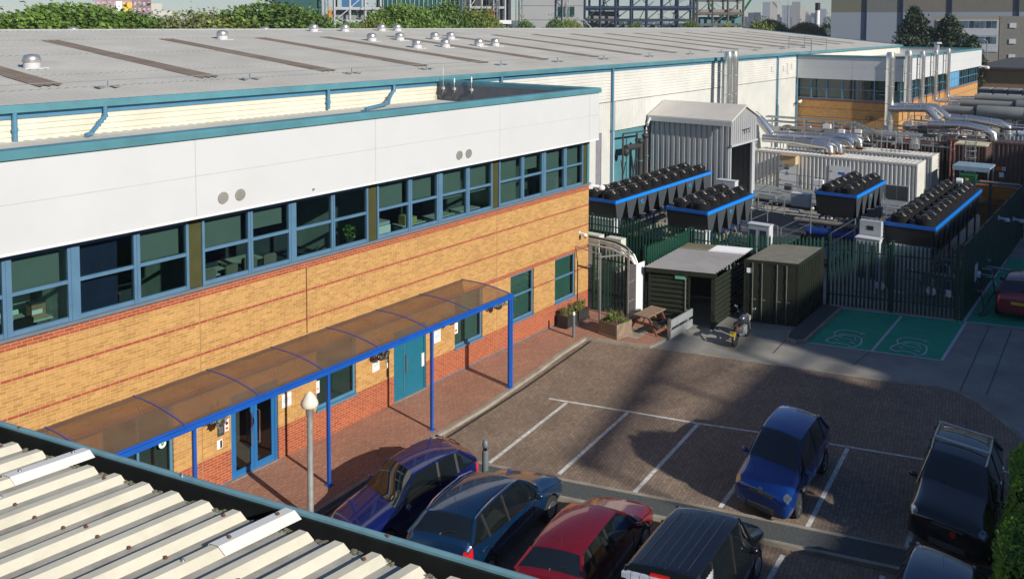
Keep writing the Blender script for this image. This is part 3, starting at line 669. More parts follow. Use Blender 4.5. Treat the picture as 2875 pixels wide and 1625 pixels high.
for x in [8.3, 14.45, 20.7, 26.9, 33.1, 38.4, 44.4, 50.3, 56.3, 62.2, 68.2, 74.4, 80.2, 86.2, 92.2, 98.4, 104.4, 110.2]:
    b = MB(); x0 = -8 + round((x - .45 + 8) / .3) * .3
    rib_sheet(b, x0, x0 + .9, 11.6, rz_(11.6) + .05, 25.35, rz_(25.35) + .05, .3, .035); b.build('rooflight', LIGHTS, wh)
# front wall
def hprof(mb, x0, x1, z0, z1, y, pitch=.2, d=.035):
    n = int(round((z1 - z0) / pitch)); a = []; c = []
    for i in range(n + 1):
        z = z0 + i * (z1 - z0) / n
        for dz, dy in ((0, 0), (pitch * .15, -d), (pitch * .75, -d), (pitch * .9, 0)):
            if i == n and dz > 0: break
            a.append(mb.pt((x0, y + dy, min(z + dz, z1)))); c.append(mb.pt((x1, y + dy, min(z + dz, z1))))
    for i in range(len(a) - 1): mb.face((a[i], c[i], c[i + 1], a[i + 1]))
def vprof(mb, x0, x1, z0, z1, y, pitch=.2, d=.03, ax='x'):
    n = int(round((x1 - x0) / pitch)); a = []; c = []
    for i in range(n):
        x = x0 + i * pitch
        for dx, dy in ((0, 0), (pitch * .12, -d), (pitch * .6, -d), (pitch * .72, 0)):
            P = (lambda z: (x + dx, y + dy, z)) if ax == 'x' else (lambda z: (y + dy, x + dx, z))
            a.append(mb.pt(P(z0))); c.append(mb.pt(P(z1)))
    for i in range(len(a) - 1): mb.face((a[i], a[i + 1], c[i + 1], c[i]))
b = MB(); hprof(b, -8, 31.0, 8.45, 9.4, YW); b.build('profiled_wall', PROFW, wh)
b = MB(); hprof(b, 31.0, 81.0, 7.3, 9.4, YW); b.build('profiled_wall', mat('white profiled sheet', (.62, .62, .58), .5, var=.05, scale=.8, dirt=.2, dscale=.5), wh)
b = MB(); hprof(b, 81, 119.9, 8.4, 9.4, YW); b.build('profiled_wall', MATS['white profiled sheet'], wh)
b = MB(); vprof(b, 31.0, 45.33, -.1, 7.28, YW); vprof(b, 45.33, 46.03, 5.46, 7.28, YW); vprof(b, 46.03, 47.65, -.1, 7.28, YW); vprof(b, 47.65, 51.75, 5.43, 7.28, YW); vprof(b, 51.75, 81, -.1, 7.28, YW); b.build('vertical_sheet_wall', PROFV, wh)
b = MB(); b.box(45.34, 46.02, YW + .02, YW + .05, 0, 5.45); b.build('personnel_door', mat('violet grey door', (.22, .22, .26), .5), wh)
b = MB(); b.box(47.66, 51.74, YW + .15, YW + .2, -.1, 5.42)
for z in (1.2, 2.4, 3.6, 4.8): b.box(47.66, 51.74, YW + .14, YW + .148, z, z + .05)
b.build('loading_door', TEAL, wh)
b = MB(); b.extr([(YW - .24, ZE - .2), (YW - .26, ZE - .02), (YW - .22, ZE + .03), (YW - .02, ZE + .03), (YW - .02, ZE - .2)], 'x', -8, 120.2); b.build('gutter', TEAL, wh)
b = MB(); b.box(-8, 81, YW - .06, YW - .037, 9.22, 9.42); b.build('eaves_strip', TEALD, wh)  # dark teal strip along the wall under the gutter
b = MB(); b.poly([(120, YW, 0), (120, 51.9, 0), (120, 51.9, 9.6), (120, YR, ZR), (120, YW, ZE - .05)]); b.poly([(-8, YW, 0), (-8, YW, ZE - .05), (-8, YR, ZR), (-8, 51.9, 9.6), (-8, 51.9, 0)]); b.poly([(-8, 51.9, 0), (-8, 51.9, 9.6), (120, 51.9, 9.6), (120, 51.9, 0)]); b.build('gable_wall', PROFV, wh)
b = MB(); b.bar((120.14, YW - .2, ZE + .02), (120.14, YR, ZR + .05), .12, .2); b.build('verge_trim', TEAL, wh)
def pipe(pts, r=.075):
    g = MB(); g.tube(pts, r, 10)
    for p in pts[1:-1]: g.cyl((p[0], p[1], p[2] - .05), (p[0], p[1], p[2] + .05), r * 1.25)
    g.build('downpipe', TEALD, wh, smooth=True)
yp = YW - .16
pipe([(11.75, yp, 9.45), (11.75, yp, 8.9), (11.75, yp, 8.55)]); pipe([(14.55, yp, 9.45), (14.55, yp, 9.1), (14.35, yp - .1, 8.95), (13.8, yp - .5, 8.62), (13.6, yp - .6, 8.6)])
pipe([(24.04, yp, 9.45), (24.04, yp, 8.9), (24.04, yp, 8.6)]); pipe([(27.85, yp, 9.45), (27.85, yp, 9.15), (27.5, yp - .1, 8.9), (26.9, yp - .6, 8.68), (24.9, yp - 1.3, 8.62)])
for x, z in ((35.74, 7.0), (47.1, 0), (64.0, 0), (75.7, 0), (80.75, 0)): pipe([(x, yp, 9.45), (x, yp, 5.5), (x, yp, z)])
for x0, x1, z0, z1 in ((74.4, 75.1, 8.05, 8.55), (77.3, 78.1, 8.0, 8.5), (78.3, 79.1, 7.7, 8.7), (79.4, 80.1, 8.1, 8.6)):
    b = MB(); b.box(x0, x1, YW - .08, YW - .036, z0, z1)
    for k in range(5): b.box(x0 + .05, x1 - .05, YW - .1, YW - .08, z0 + .05 + k * (z1 - z0) / 5, z0 + .08 + k * (z1 - z0) / 5)
    b.build('louvre', PROFV, wh)
# roof ventilators
def vent(x, y, s=1.0, first=[None]):
    z = rz_(min(y, 60)) if y <= YR else ZR - SL * 1.15 * (y - YR)
    if first[0] is None:
        g = MB(); g.lathe([(.42, -.1), (.42, .32), (.38, .33)], n=24); g.box(-.6, .6, -.6, .6, .0, .05)
        a = g.build('roof_vent', mat('pale vent base', (.52, .52, .54), .5, var=.05), wh, smooth=True)
        g = MB(); g.lathe([(.46, .33), (.47, .38), (.47, .44), (.44, .46), (.43, .56), (.36, .66), (.22, .72), (.05, .74)], n=24); g.build('vent_dome', ALU, a, smooth=True)
        first[0] = a
    else:
        a = first[0].copy(); C.objects.link(a); d = first[0].children[0].copy(); C.objects.link(d); d.parent = a
    a.location = (x, y, z); a.scale = (.74, .74, .78)
for p in ((15.76, 16.22), (30.39, 25.0), (40.48, 28.9), (43.31, 28.8), (40.25, 22.8), (47.2, 29.0), (48.9, 29.0), (43.02, 22.95), (40.32, 18.77), (46.66, 23.0), (43.0, 18.75), (48.4, 23.0), (46.55, 18.79), (48.23, 18.7),
          (23.5, 34.5), (25.7, 33.2), (35.8, 34.0), (39.6, 33.2), (45.5, 34.0), (42.5, 34.5)): vent(*p)
# safety line anchors and roof line
for x in (15.89, 21.87, 27.44, 32.49, 38.64, 44.31, 49.76, 56.07, 62.75, 68.72, 76.09, 83.02, 89.02):
    y = 10.68; g = MB(); z = rz_(y) + .04
    g.box(x - .42, x - .12, y - .2, y + .2, z, z + .035); g.box(x + .12, x + .42, y - .2, y + .2, z, z + .035); g.box(x - .02, x + .02, y - .02, y + .02, z, z + .25); g.bar((x - .3, y, z + .05), (x + .3, y, z + .05), .03); g.bar((x - .12, y, z + .25), (x + .12, y, z + .25), .025)
    g.build('roof_anchor', MGREY, wh)
g = MB(); g.tube([(-5, 10.68, rz_(10.68) + .29), (89, 10.68, rz_(10.68) + .29)], .012, 5); g.build('safety_line', MGREY, wh)
g = MB()
for p, q in (((83.6, 8.3), (83.6, 10.9)), ((90.2, 8.3), (90.2, 10.9))):
    pass
for x in (84.0, 88.5):
    for y in (8.2, 10.4): g.bar((x, y, rz_(y)), (x, y, rz_(y) + 1.2), .05)
for z in (.6, 1.2):
    for (x0, y0, x1, y1) in ((84, 8.2, 84, 10.4), (84, 10.4, 88.5, 10.4), (88.5, 10.4, 88.5, 8.2)): g.bar((x0, y0, rz_(y0) + z), (x1, y1, rz_(y1) + z), .045)
g.bar((83.9, 8.2, 6), (83.9, 8.2, 10.6), .05); g.build('roof_guardrail', GALV, wh)

# ------------------------------------------------------------------ far office block
fo = thing('far_office_building', 'far two-storey brick office with white cladding and teal coping beside the silver flues', 'building', (0, 0, 0))
X0, X1, Y0 = 81.0, 119.4, -.55
b = MB(); b.poly([(X0, YW, -.1), (X0, YW, 5.4), (X0, Y0, 5.4), (X0, Y0, -.1)][::-1]); b.build('shaded_brick_wall', BRICKY, fo)
b = MB(); b.poly([(X0, Y0, -.1), (X1, Y0, -.1), (X1, Y0, 5.4), (X0, Y0, 5.4)]); b.build('brick_wall', BRICK, fo)
b = MB(); b.poly([(X1, Y0, -.1), (X1, YW, -.1), (X1, YW, 7.3), (X1, Y0, 7.3)]); b.build('rear_wall', BRICKY, fo)
b = MB(); b.box(X0 - .3, X0, Y0 - .3, YW, 7.25, 9.25); b.box(X0, X1 + .3, Y0 - .3, Y0 + .05, 7.25, 9.25); b.box(X1, X1 + .3, Y0 + .05, YW, 7.25, 9.25); b.build('cladding_panel', WHITE, fo)
b = MB(); b.box(X0 - .38, X0 + .05, Y0 - .38, YW - .3, 9.25, 9.45); b.box(X0 + .05, X1 + .38, Y0 - .38, Y0 + .06, 9.25, 9.45); b.box(X1 - .05, X1 + .38, Y0 + .06, YW + .1, 9.25, 9.45); b.build('coping', TEAL, fo)
b = MB(); b.poly([(X0, Y0, 8.6), (X1, Y0, 8.6), (X1, YW, 8.6), (X0, YW, 8.6)]); b.build('flat_roof', ROOF, fo)
b = MB()
for y in (3.4,): b.box(X0 - .303, X0 - .301, y - .02, y + .02, 7.26, 9.24)
b.box(X0 - .303, X0 - .301, Y0, YW, 8.3, 8.32); b.box(X0, X1, Y0 - .303, Y0 - .301, 8.3, 8.32); b.build('panel_joint', MATS['joint grey'], fo)
b = MB()
ys = [8.5, 7.15, 5.75, 4.35, 2.95, 1.55, .3, Y0]
for y in ys: b.box(X0 - .02, X0 + .08, y - .06, y + .06, 5.4, 7.25)
b.box(X0 - .03, X0 + .07, Y0, YW, 5.38, 5.48); b.box(X0 - .015, X0 + .07, Y0, YW, 6.3, 6.38)
x = X0
while x < X1:
    b.box(x - .06, x + .06, Y0 - .02, Y0 + .08, 5.4, 7.25); x += 1.5
b.box(X0, X1, Y0 - .03, Y0 + .07, 5.38, 5.48); b.box(X0, X1, Y0 - .015, Y0 + .07, 6.3, 6.38); b.build('window_frame', TEALD, fo)
b = MB(); b.poly([(X0 + .03, YW, 5.48), (X0 + .03, YW, 7.25), (X0 + .03, Y0, 7.25), (X0 + .03, Y0, 5.48)]); b.poly([(X0, Y0 + .03, 5.48), (X1, Y0 + .03, 5.48), (X1, Y0 + .03, 7.25), (X0, Y0 + .03, 7.25)]); b.build('window_glass', GLASSU, fo)
b = MB(); b.box(X0 + .5, X0 + .6, Y0 + .5, YW, 5.3, 7.3); b.box(X0 + .6, X1, Y0 + .5, Y0 + .6, 5.3, 7.3); b.build('room_backing', mat('dim room', (.03, .05, .05), .9), fo)  # dark slab behind the glass stands in for the unlit rooms
b = MB()
for a, c, z in ((7.2, 8.4, 5.7), (5.8, 7.05, 5.6), (4.5, 5.65, 5.6), (.4, 1.45, 6.5)): b.box(X0 + .2, X0 + .22, a, c, z, 7.2)
for k in range(25):
    if k % 3 != 1: b.box(X0 + .2 + 1.5 * k, X0 + 1.3 + 1.5 * k, Y0 + .2, Y0 + .22, 5.6 if k % 2 else 6.4, 7.2)
b.build('blind', BLIND, fo)
b = MB(); b.box(102.5, 107.5, Y0 - .01, Y0 + .02, 5.5, 7.2); b.build('blue_panel', mat('pale blue panel', (.12, .33, .55), .5), fo)
b = MB(); b.cyl((113.5, 3, 8.6), (113.5, 3, 10.0), .3); b.cyl((113.5, 3, 10.0), (113.5, 3, 10.2), .6, .5); b.build('roof_cowl', GALV, fo)
cctv((81 - .3, 8.0, 5.1), -PI / 2, 'small white camera at the left end of the far office brick wall', 1.3)
t = thing('floodlight', 'black floodlight mounted on the shaded brick wall of the far office', 'floodlight', (80.8, 1.9, 3.9), -PI / 2)
g = MB(); g.box(-.2, .2, -.1, .05, -.15, .15); g.build('housing', BLACK, t); g = MB(); g.box(-.16, .16, -.11, -.1, -.11, .11); g.build('lens', LENS, t); g = MB(); g.box(-.04, .04, .0, .18, -.05, .05); g.build('bracket', BLACK, t)
cctv((119.3, -.9, 7.2), 0, 'white camera on the far corner of the far office', 2.2)

# ------------------------------------------------------------------ vehicles
def paint(name, col, metal=.35):
    m = mat(name, col, .22, metal, var=.03, scale=2, coat=1.0, spec=.7); return m
def car(name, label, cat, P, paintm, group=None, loc=(0, 0), rz=0, wid=1.0, shear=0.0, rails=None, bars=False, rear_text=None, mirror_m=None, dark_pillars=True, plate_front='white', detail=None):
    """P: dict of body dimensions; car faces +x locally. Body is one lofted, subdivided shell; glass, lamps, wheels are its parts."""
    L, W, H = P['L'], P['W'], P['H']; hw = W / 2
    t = thing(name, label, cat, (loc[0], loc[1], -.1), rz, group)
    def S(x, y, z): return (x - shear * y * wid, y * wid, z)
    St = P['st']   # stations: (x, zb, zbelt, w, ztop, wtop)
    ring = lambda s: [(0, s[1]), (.80 * s[3], s[1]), (.97 * s[3], s[1] + .12), (s[3], (s[1] + s[2]) / 2 + .06), (.965 * s[3], s[2]), (s[5], s[4]), (.62 * s[5], s[4] + .035), (0, s[4] + .05)]
    verts = []; idx = []
    for s in St:
        h = ring(s); full = [(s[0], y, z) for y, z in h] + [(s[0], -y, z) for y, z in h[-2:0:-1]]
        idx.append(list(range(len(verts), len(verts) + len(full)))); verts += full
    n = len(idx[0]); faces = []; mi = []
    ci, ri, rj, gi = P['cowl'], P['roof_f'], P['roof_r'], P['glass_b']   # station indexes
    for i in range(len(St) - 1):
        for k in range(n):
            a, b2, c, d = idx[i][k], idx[i][(k + 1) % n], idx[i + 1][(k + 1) % n], idx[i + 1][k]
            faces.append((a, b2, c, d))
            seg = k if k < 7 else 13 - k   # 0..6 mirrored
            m_ = 0
            if seg <= 0: m_ = 1
            if ci <= i < ri and seg in (5, 6): m_ = 2
            if ci <= i < gi and seg == 4 and (i < rj or P.get('quarter', True)): m_ = 3 if k < 7 else 4
            if rj <= i < gi and seg in (5, 6): m_ = 5
            if i == 1 and seg == 4: m_ = 6 if k < 7 else 7
            if P.get('longlamp') and i == 2 and seg == 4: m_ = 6 if k < 7 else 7
            if i in P.get('tl', (gi, gi + 1)) and seg == 3: m_ = 8 if k < 7 else 9
            if i == gi + 1 and seg == 4: m_ = 8 if k < 7 else 9
            mi.append(m_)
    faces.append(tuple(idx[0])); mi.append(0); faces.append(tuple(idx[-1][::-1])); mi.append(0)
    me = bpy.data.meshes.new('shell'); me.from_pydata(verts, [], faces); me.polygons.foreach_set('material_index', mi)
    for m_ in (paintm, TRIM, AUTOG, AUTOG, AUTOG, AUTOG, LENS, LENS, REDL, REDL): me.materials.append(m_)
    o = bpy.data.objects.new('shell', me); C.objects.link(o)
    bm = bmesh.new(); bm.from_mesh(me); bmesh.ops.recalc_face_normals(bm, faces=bm.faces)
    cr = bm.edges.layers.float.get('crease_edge') or bm.edges.layers.float.new('crease_edge')
    for e in bm.edges:
        ms = {f_.material_index for f_ in e.link_faces}
        if len(ms) > 1 and ms & {2, 3, 4, 5}: e[cr] = .55
        if len(ms) > 1 and ms & {6, 7, 8, 9}: e[cr] = .7
        k_ = [v.index % n for v in e.verts]
        if set(k_) <= {4} or set(k_) <= {10}: e[cr] = .45
    bm.to_mesh(me); bm.free()
    sb = o.modifiers.new('s', 'SUBSURF'); sb.levels = 3; sb.render_levels = 3
    wx = P['wheels']; wr = P['wr']; cut = []
    cb = MB()
    for x in wx:
        for sy in (-1, 1): cb.cyl((x, sy * (hw - .27), wr), (x, sy * (hw + .2), wr), wr + .055, n=28)
    cm = cb.mesh('cut', [paintm, TRIM]); cm.polygons.foreach_set('material_index', [1] * len(cm.polygons))
    cu = bpy.data.objects.new('cut', cm); C.objects.link(cu)
    bo = o.modifiers.new('b', 'BOOLEAN'); bo.operation = 'DIFFERENCE'; bo.object = cu; bo.solver = 'EXACT'
    bpy.context.view_layer.update()
    ev = bpy.data.meshes.new_from_object(o.evaluated_get(bpy.context.evaluated_depsgraph_get()))
    bpy.data.objects.remove(o); bpy.data.objects.remove(cu)
    groups = {0: 'body', 2: 'windscreen', 3: 'side_window', 4: 'side_window', 5: 'rear_window', 6: 'headlight', 7: 'headlight', 8: 'taillight', 9: 'taillight'}
    for key, nm in groups.items():
        vs_ = {}; vl = []; fl = []; ml = []
        for p in ev.polygons:
            k = p.material_index
            if (k in (0, 1)) != (key == 0) if key == 0 else k != key: continue
            f_ = []
            for vi in p.vertices:
                if vi not in vs_: vs_[vi] = len(vl); vl.append(S(*ev.vertices[vi].co))
                f_.append(vs_[vi])
            fl.append(f_); ml.append(1 if k == 1 else 0)
        if not fl: continue
        m2_ = bpy.data.meshes.new(nm); m2_.from_pydata(vl, [], fl)
        if key == 0:
            m2_.materials.append(paintm); m2_.materials.append(TRIM); m2_.polygons.foreach_set('material_index', ml)
        else: m2_.materials.append(AUTOG if key < 6 else LENS if key < 8 else REDL)
        m2_.polygons.foreach_set('use_smooth', [True] * len(fl)); m2_.set_sharp_from_angle(angle=R(50))
        ob = bpy.data.objects.new(nm, m2_); C.objects.link(ob); ob.parent = t
    bpy.data.meshes.remove(ev)
    def part(nm, mb, m, par=None, smooth=True):
        mb.v = [S(*v) for v in mb.v]; return mb.build(nm, m, par or t, smooth=smooth)
    s_ = lambda i: St[i]
    # pillars: painted bars over the glass edges, one part each
    for sy in (-1, 1):
        pm_ = paintm if not P.get('blackpil') else TRIM
        a, b2 = St[ci], St[ri]
        g = MB(); g.tube([(a[0], sy * .93 * a[3], a[2] + .02), (a[0] * .45 + b2[0] * .55, sy * (a[5] * .45 + b2[5] * .55) * 1.02, a[4] * .45 + b2[4] * .55), (b2[0], sy * b2[5] * .985, b2[4] - .005)], .03, 6); part('front_pillar', g, pm_)
        for px in P['bpil']:
            k0 = min(range(ri, rj), key=lambda i: abs((St[i][0] + St[i + 1][0]) / 2 - px)); A, B2 = St[k0], St[k0 + 1]; tt = (px - A[0]) / (B2[0] - A[0])
            zb_, zt, wb, wt = [A[q] + (B2[q] - A[q]) * tt for q in (2, 4, 3, 5)]
            g = MB(); g.bar((px, sy * wb * .955, zb_), (px - .04, sy * (wt + .004), zt - .02), .07, .035); part('door_pillar', g, TRIM)
        a, b2 = St[gi], St[rj]
        g = MB(); g.tube([(a[0], sy * .93 * a[3], a[2] + .03), (b2[0], sy * b2[5] * .985, b2[4] - .01)], .05, 6); part('rear_pillar', g, pm_)
    # wheels
    for x in wx:
        for sy in (-1, 1):
            y = sy * (hw - .11)
            g = MB(); g.lathe([(wr * .62, -.1), (wr * .9, -.11), (wr, -.075), (wr, .075), (wr * .9, .11), (wr * .62, .1)], (x, y, wr), 'y', 28); wl = part('wheel', g, TYRE)
            g = MB(); yo = y + sy * .085
            g.lathe([(wr * .62, -.02), (wr * .66, .02), (wr * .6, .02), (wr * .55, -.03)], (x, yo, wr), 'y', 28)
            for k in range(P.get('spokes', 5)):
                an = 2 * PI * k / P.get('spokes', 5) + .3; g.bar((x + .05 * math.cos(an), yo + sy * .02, wr + .05 * math.sin(an)), (x + wr * .6 * math.cos(an), yo + sy * .005, wr + wr * .6 * math.sin(an)), .03, .055)
            g.cyl((x, yo - .02, wr), (x, yo + sy * .025, wr), .06)
            part('rim', g, RIM, wl)
            g = MB(); g.cyl((x, yo - sy * .06, wr), (x, yo - sy * .05, wr), wr * .6, n=20); part('brake_disc', g, BLACK, wl)
    # mirrors
    for sy in (-1, 1):
        mx_ = St[ci][0] - .28; my = sy * (hw + .07)
        g = MB(); g.ell((mx_, my, St[ci][2] + .09), (.075, .11, .075), 10, 6); g.bar((mx_, sy * (hw - .1), St[ci][2] + .03), (mx_, my, St[ci][2] + .06), .05, .03); part('wing_mirror', g, mirror_m or paintm)
    # lamps, plates, grille
    xf, xr = L / 2, -L / 2; zf, zr = P['zlamp'], P['ztail']
    g = MB(); g.box(xf - .12, xf + .012, -.42, .42, P['zb'] + .10, P['zb'] + .24); g.box(xf - .14, xf + .004, -.36, .36, zf - .13, zf - .05); part('grille', g, TRIM, smooth=False)
    g = MB()
    for k in range(4): g.box(xf - .1, xf + .018, -.38, .38, P['zb'] + .115 + k * .033, P['zb'] + .123 + k * .033)
    for k in range(2): g.box(xf - .12, xf + .01, -.34, .34, zf - .12 + k * .035, zf - .112 + k * .035)
    part('grille_slat', g, P.get('slat', MGREY), smooth=False)
    g = MB(); g.box(xr - .012, xr + .1, -.26, .26, P['ztail'] - .28, P['ztail'] - .17); part('number_plate', g, mat('yellow number plate', (.62, .45, .03), .5), smooth=False)
    g = MB(); g.tube([(P.get('ant', -1.0), 0, H - .03), (P.get('ant', -1.0) - .08, 0, H + .22)], .006, 5); part('aerial', g, BLACK)
    g = MB(); g.tube([(St[gi][0] + .01, .0, St[gi][4] + .05), (St[gi][0] + .06, -.18, St[gi][4] + .12), (St[gi][0] + .09, -.4, St[gi][4] + .11)], .012, 5); g.cyl((St[gi][0], 0, St[gi][4] + .03), (St[gi][0] + .04, 0, St[gi][4] + .06), .03); part('rear_wiper', g, BLACK)
    g = MB()
    for sy in (-1, 1): g.tube([(St[ci][0] + .03, sy * .1 + .2, St[ci][4] + .03), (St[ci][0] - .02, sy * .1 - .25, St[ci][4] + .07)], .01, 5)
    part('front_wiper', g, BLACK)
    # door seams
    for sy in (-1, 1):
        for px in (St[ri][0] + .35, P['bpil'][0], P['bpil'][1] + .05):
            g = MB(); g.tube([(px, sy * (hw * .985), P['zb'] + .2), (px, sy * (hw * 1.002), (P['zb'] + St[ri][2]) / 2 + .06), (px, sy * (hw * .972), St[ri][2] - .02)], .006, 4); part('door_seam', g, BLACK)
    # door handles and seams
    for sy in (-1, 1):
        for px in P['handles']:
            g = MB(); g.box(px - .09, px + .09, sy * (hw - .03) - .02, sy * (hw - .03) + .02, St[ri][2] - .13, St[ri][2] - .10); part('door_handle', g, paintm if not rails else CHROME, smooth=False)
    if rails:
        for sy in (-1, 1):
            g = MB(); pts = [(St[i][0], sy * (St[i][5] - .01), St[i][4] + .045 + (0 if ri < i < rj else -.03)) for i in range(ri, rj + 1)]; g.tube(pts, .022, 6); part('roof_rail', g, rails)
    if bars:
        for px in bars:
            g = MB(); g.box(px - .03, px + .03, -.66, .66, H + .05, H + .08); g.box(px - .03, px + .03, -.60, -.54, H - .03, H + .05); g.box(px - .03, px + .03, .54, .60, H - .03, H + .05); part('roof_bar', g, ALU, smooth=False)
    return t, S, part
def hatch(L=4.2, W=1.78, H=1.48, zb=.17, hood=.93, nose=.62, cowl=.93, rf=.22, rr=-1.45, tailx=None, beltr=1.0, wt=.60, raised=0.0, boxy=0.0):
    h = L / 2; w_ = W / 2; z = raised
    st = [(h, zb + z + .10, nose + z - .12, w_ * .74, nose + z + .0, w_ * .55), (h - .05, zb + z, nose + z, w_ * .89, nose + z + .09, w_ * .66), (h - .25, zb + z, nose + .08 + z, w_ * .97, nose + .19 + z, w_ * .77), (h - .62, zb + z, .80 + z, w_ * .985, hood - .06 + z, w_ * .80),
          (cowl, zb + z, .86 + z, w_ * .99, hood + .04 + z, w_ * .80), (cowl - .38, zb + z, .90 + z, w_, (hood + H) / 2 + .08 + z * .5, w_ * .73),
          (rf, zb + z, .92 + z, w_, H - .06, w_ * (wt + .06)), (rf - .45, zb + z, .93 + z, w_, H - .02, w_ * (wt + .08)), ((rf + rr) / 2 - .2, zb + z, .95 + z, w_, H - .03, w_ * (wt + .08)), (rr + .28, zb + z, .98 + z, w_ * .99, H - .07 + boxy * .03, w_ * (wt + .07)),
          (rr, zb + z, 1.0 + z, w_ * .98, H - .12 + boxy * .06, w_ * (wt + .05)), (-h + .22 - boxy * .08, zb + z, beltr + z, w_ * .95, beltr + .10 + z, w_ * .80), (-h + .10, zb + z, beltr - .1 + z, w_ * .90, beltr + .02 + z, w_ * .76), (-h + .03, zb + z + .02, .66 + z, w_ * .86, .74 + z, w_ * .74), (-h, zb + z + .12, .50 + z, w_ * .76, .56 + z, w_ * .6)]
    return dict(L=L, W=W, H=H, st=st, cowl=4, roof_f=6, roof_r=10, glass_b=11, wheels=(h - .82, -h + .80), wr=.315, bpil=(rf - .75, rr + .25), zlamp=nose + .12 + z, ztail=.92 + z, zb=zb + z, handles=(rf - .95, rr + .05), ant=rr + .25)
SH = .22
NAVYP = paint('deep violet blue paint', (.006, .012, .12)); PETR = paint('dark petrol blue paint', (.004, .028, .085)); REDP = paint('dark red paint', (.20, .006, .014)); BLKP = paint('black car paint', (.006, .007, .010)); VWB = paint('royal blue car paint', (.003, .040, .24)); SLATE = paint('slate blue car paint', (.035, .06, .10)); REDD = paint('wine red paint', (.28, .012, .02))
car('parked_car', 'violet blue hatchback nearest the canopy, bonnet towards the grey ribbed roof', 'car', hatch(4.25, 1.8, 1.47), NAVYP, 'cars parked in the bays', (15.1, -4.78), R(180 - 1), .88, -SH)
P = hatch(4.45, 1.84, 1.62, raised=.06, hood=1.0, rr=-1.6, rf=.2, wt=.64, beltr=1.06); P['spokes'] = 6
car('parked_car', 'dark petrol blue crossover with silver roof rails, its red rear lamps towards the ribbed roof', 'car', P, PETR, 'cars parked in the bays', (15.5, -7.05), R(6), .89, SH, rails=CHROME)
car('parked_car', 'dark red hatchback parked between the blue crossover and the black van', 'car', hatch(4.2, 1.8, 1.49, rr=-1.55), REDP, 'cars parked in the bays', (15.95, -9.5), R(7), .89, SH)
P = hatch(4.4, 1.85, 1.83, hood=1.05, nose=.72, cowl=1.15, rf=.55, rr=-1.95, wt=.74, beltr=1.12, boxy=1.6); P['quarter'] = True; P['bpil'] = (-.1, -1.2)
vt, S_, vp = car('parked_van', 'black delivery van with ribbed roof, red round logo and pale brick graphics on its rear', 'van', P, BLKP, None, (16.45, -11.9), R(4), .88, SH)
g = MB()
for k in range(6): g.box(-1.8, .3, -.5 + k * .2 - .008, -.5 + k * .2 + .008, 1.835, 1.853)
vp('roof_groove', g, mat('roof rib highlight', (.03, .034, .042), .25, coat=1), smooth=False)  # paler tone paints a highlight along the roof ribs
g = MB()
for k in range(7):
    for j in range(4):
        y = -.70 + k * .2 + (.1 if j % 2 else 0); g.box(-2.17 + j * .035, -2.15 + j * .035 + .1, y + .008, y + .19, 1.24 + j * .12, 1.35 + j * .12)
bt_ = vp('brick_graphic', g, mat('pale brick print', (.42, .47, .58), .5, var=.25, scale=6), smooth=False)
g = MB(); g.box(-2.02, -1.9, -.2, .2, 1.70, 1.76); vp('brake_light', g, REDL, smooth=False)
g = MB(); g.lathe([(.2, .0), (.2, .012)], (-2.23, .3, 1.12), 'x', 24); vp('logo_disc', g, mat('red vinyl', (.5, .02, .03), .4), smooth=False)
g = MB(); g.lathe([(.24, .0), (.24, .012)], (-1.55, -.93, 1.15), 'y', 24); vp('logo_disc', g, MATS['red vinyl'], smooth=False)
text('dpd', .24, 'logo_lettering', WHITEP, vt, (-1.45, -.795, 1.15), (R(90), 0, 0))
g = MB(); rnd = random.Random(4)
for k in range(60):
    for j in range(9):
        s0 = .022 * (1 - j / 11); x, z = -1.95 + j * .05, 1.0 + k * .014
        if (k + j) % 2: g.box(x - s0, x + s0, -.94, -.925, z - .006, z + .006)
vp('dot_graphic', g, WHITEP, smooth=False)
# royal blue hatch facing the camera
P = hatch(4.2, 1.78, 1.57, hood=.98, nose=.66, rf=.35, cowl=1.1, rr=-1.5); P['lw'] = .25; P['lh'] = .11; P['blackpil'] = False
vt, S_, vp = car('parked_car', 'royal blue five-door car facing the camera in the middle bay of the far row', 'car', P, VWB, 'cars parked in the bays', (22.45, -11.6), R(184), .91, -SH)
g = MB(); g.lathe([(.075, 0), (.075, .02), (.062, .02), (.062, 0)], (2.085, 0, .76), 'x', 20)
for p, q in (((-.045, .05), (0, -.01)), ((.045, .05), (0, -.01)), ((-.05, .015), (-.025, -.055)), ((-.025, -.055), (0, -.015)), ((0, -.015), (.025, -.055)), ((.025, -.055), (.05, .015))): g.bar((2.1, p[0], .76 + p[1]), (2.1, q[0], .76 + q[1]), .012)
vp('badge', g, CHROME)
P = hatch(4.5, 1.86, 1.66, raised=.08, hood=1.04, nose=.74, rr=-1.65, wt=.63, beltr=1.08); P['lh'] = .05; P['lw'] = .26
vt, S_, vp = car('parked_car', 'black crossover with roof bars facing the camera beside the green hedge', 'car', P, BLKP, 'cars parked in the bays', (23.5, -15.62), R(184), .98, -SH, rails=ALU, bars=(-.35, -1.3))
g = MB(); g.lathe([(.07, 0), (.07, .02)], (2.24, .12, .72), 'x', 16); vp('red_badge', g, mat('red badge', (.4, .03, .02), .4))
car('parked_car', 'slate blue car with shark fin aerial at the lower right corner', 'car', hatch(4.4, 1.82, 1.45, rr=-1.6), SLATE, 'cars parked in the bays', (17.65, -16.2), R(183), .92, -SH)
car('parked_car', 'wine red car plugged in beside the green hoarding at the right edge', 'car', hatch(4.4, 1.86, 1.6, raised=.05, hood=1.0), REDD, 'cars parked in the bays', (43.1, -14.75), R(0), .95, 0.1)
t = thing('charging_cable', 'black charging cable looping from the wall charger to the wine red car', 'cable', (0, 0, 0))
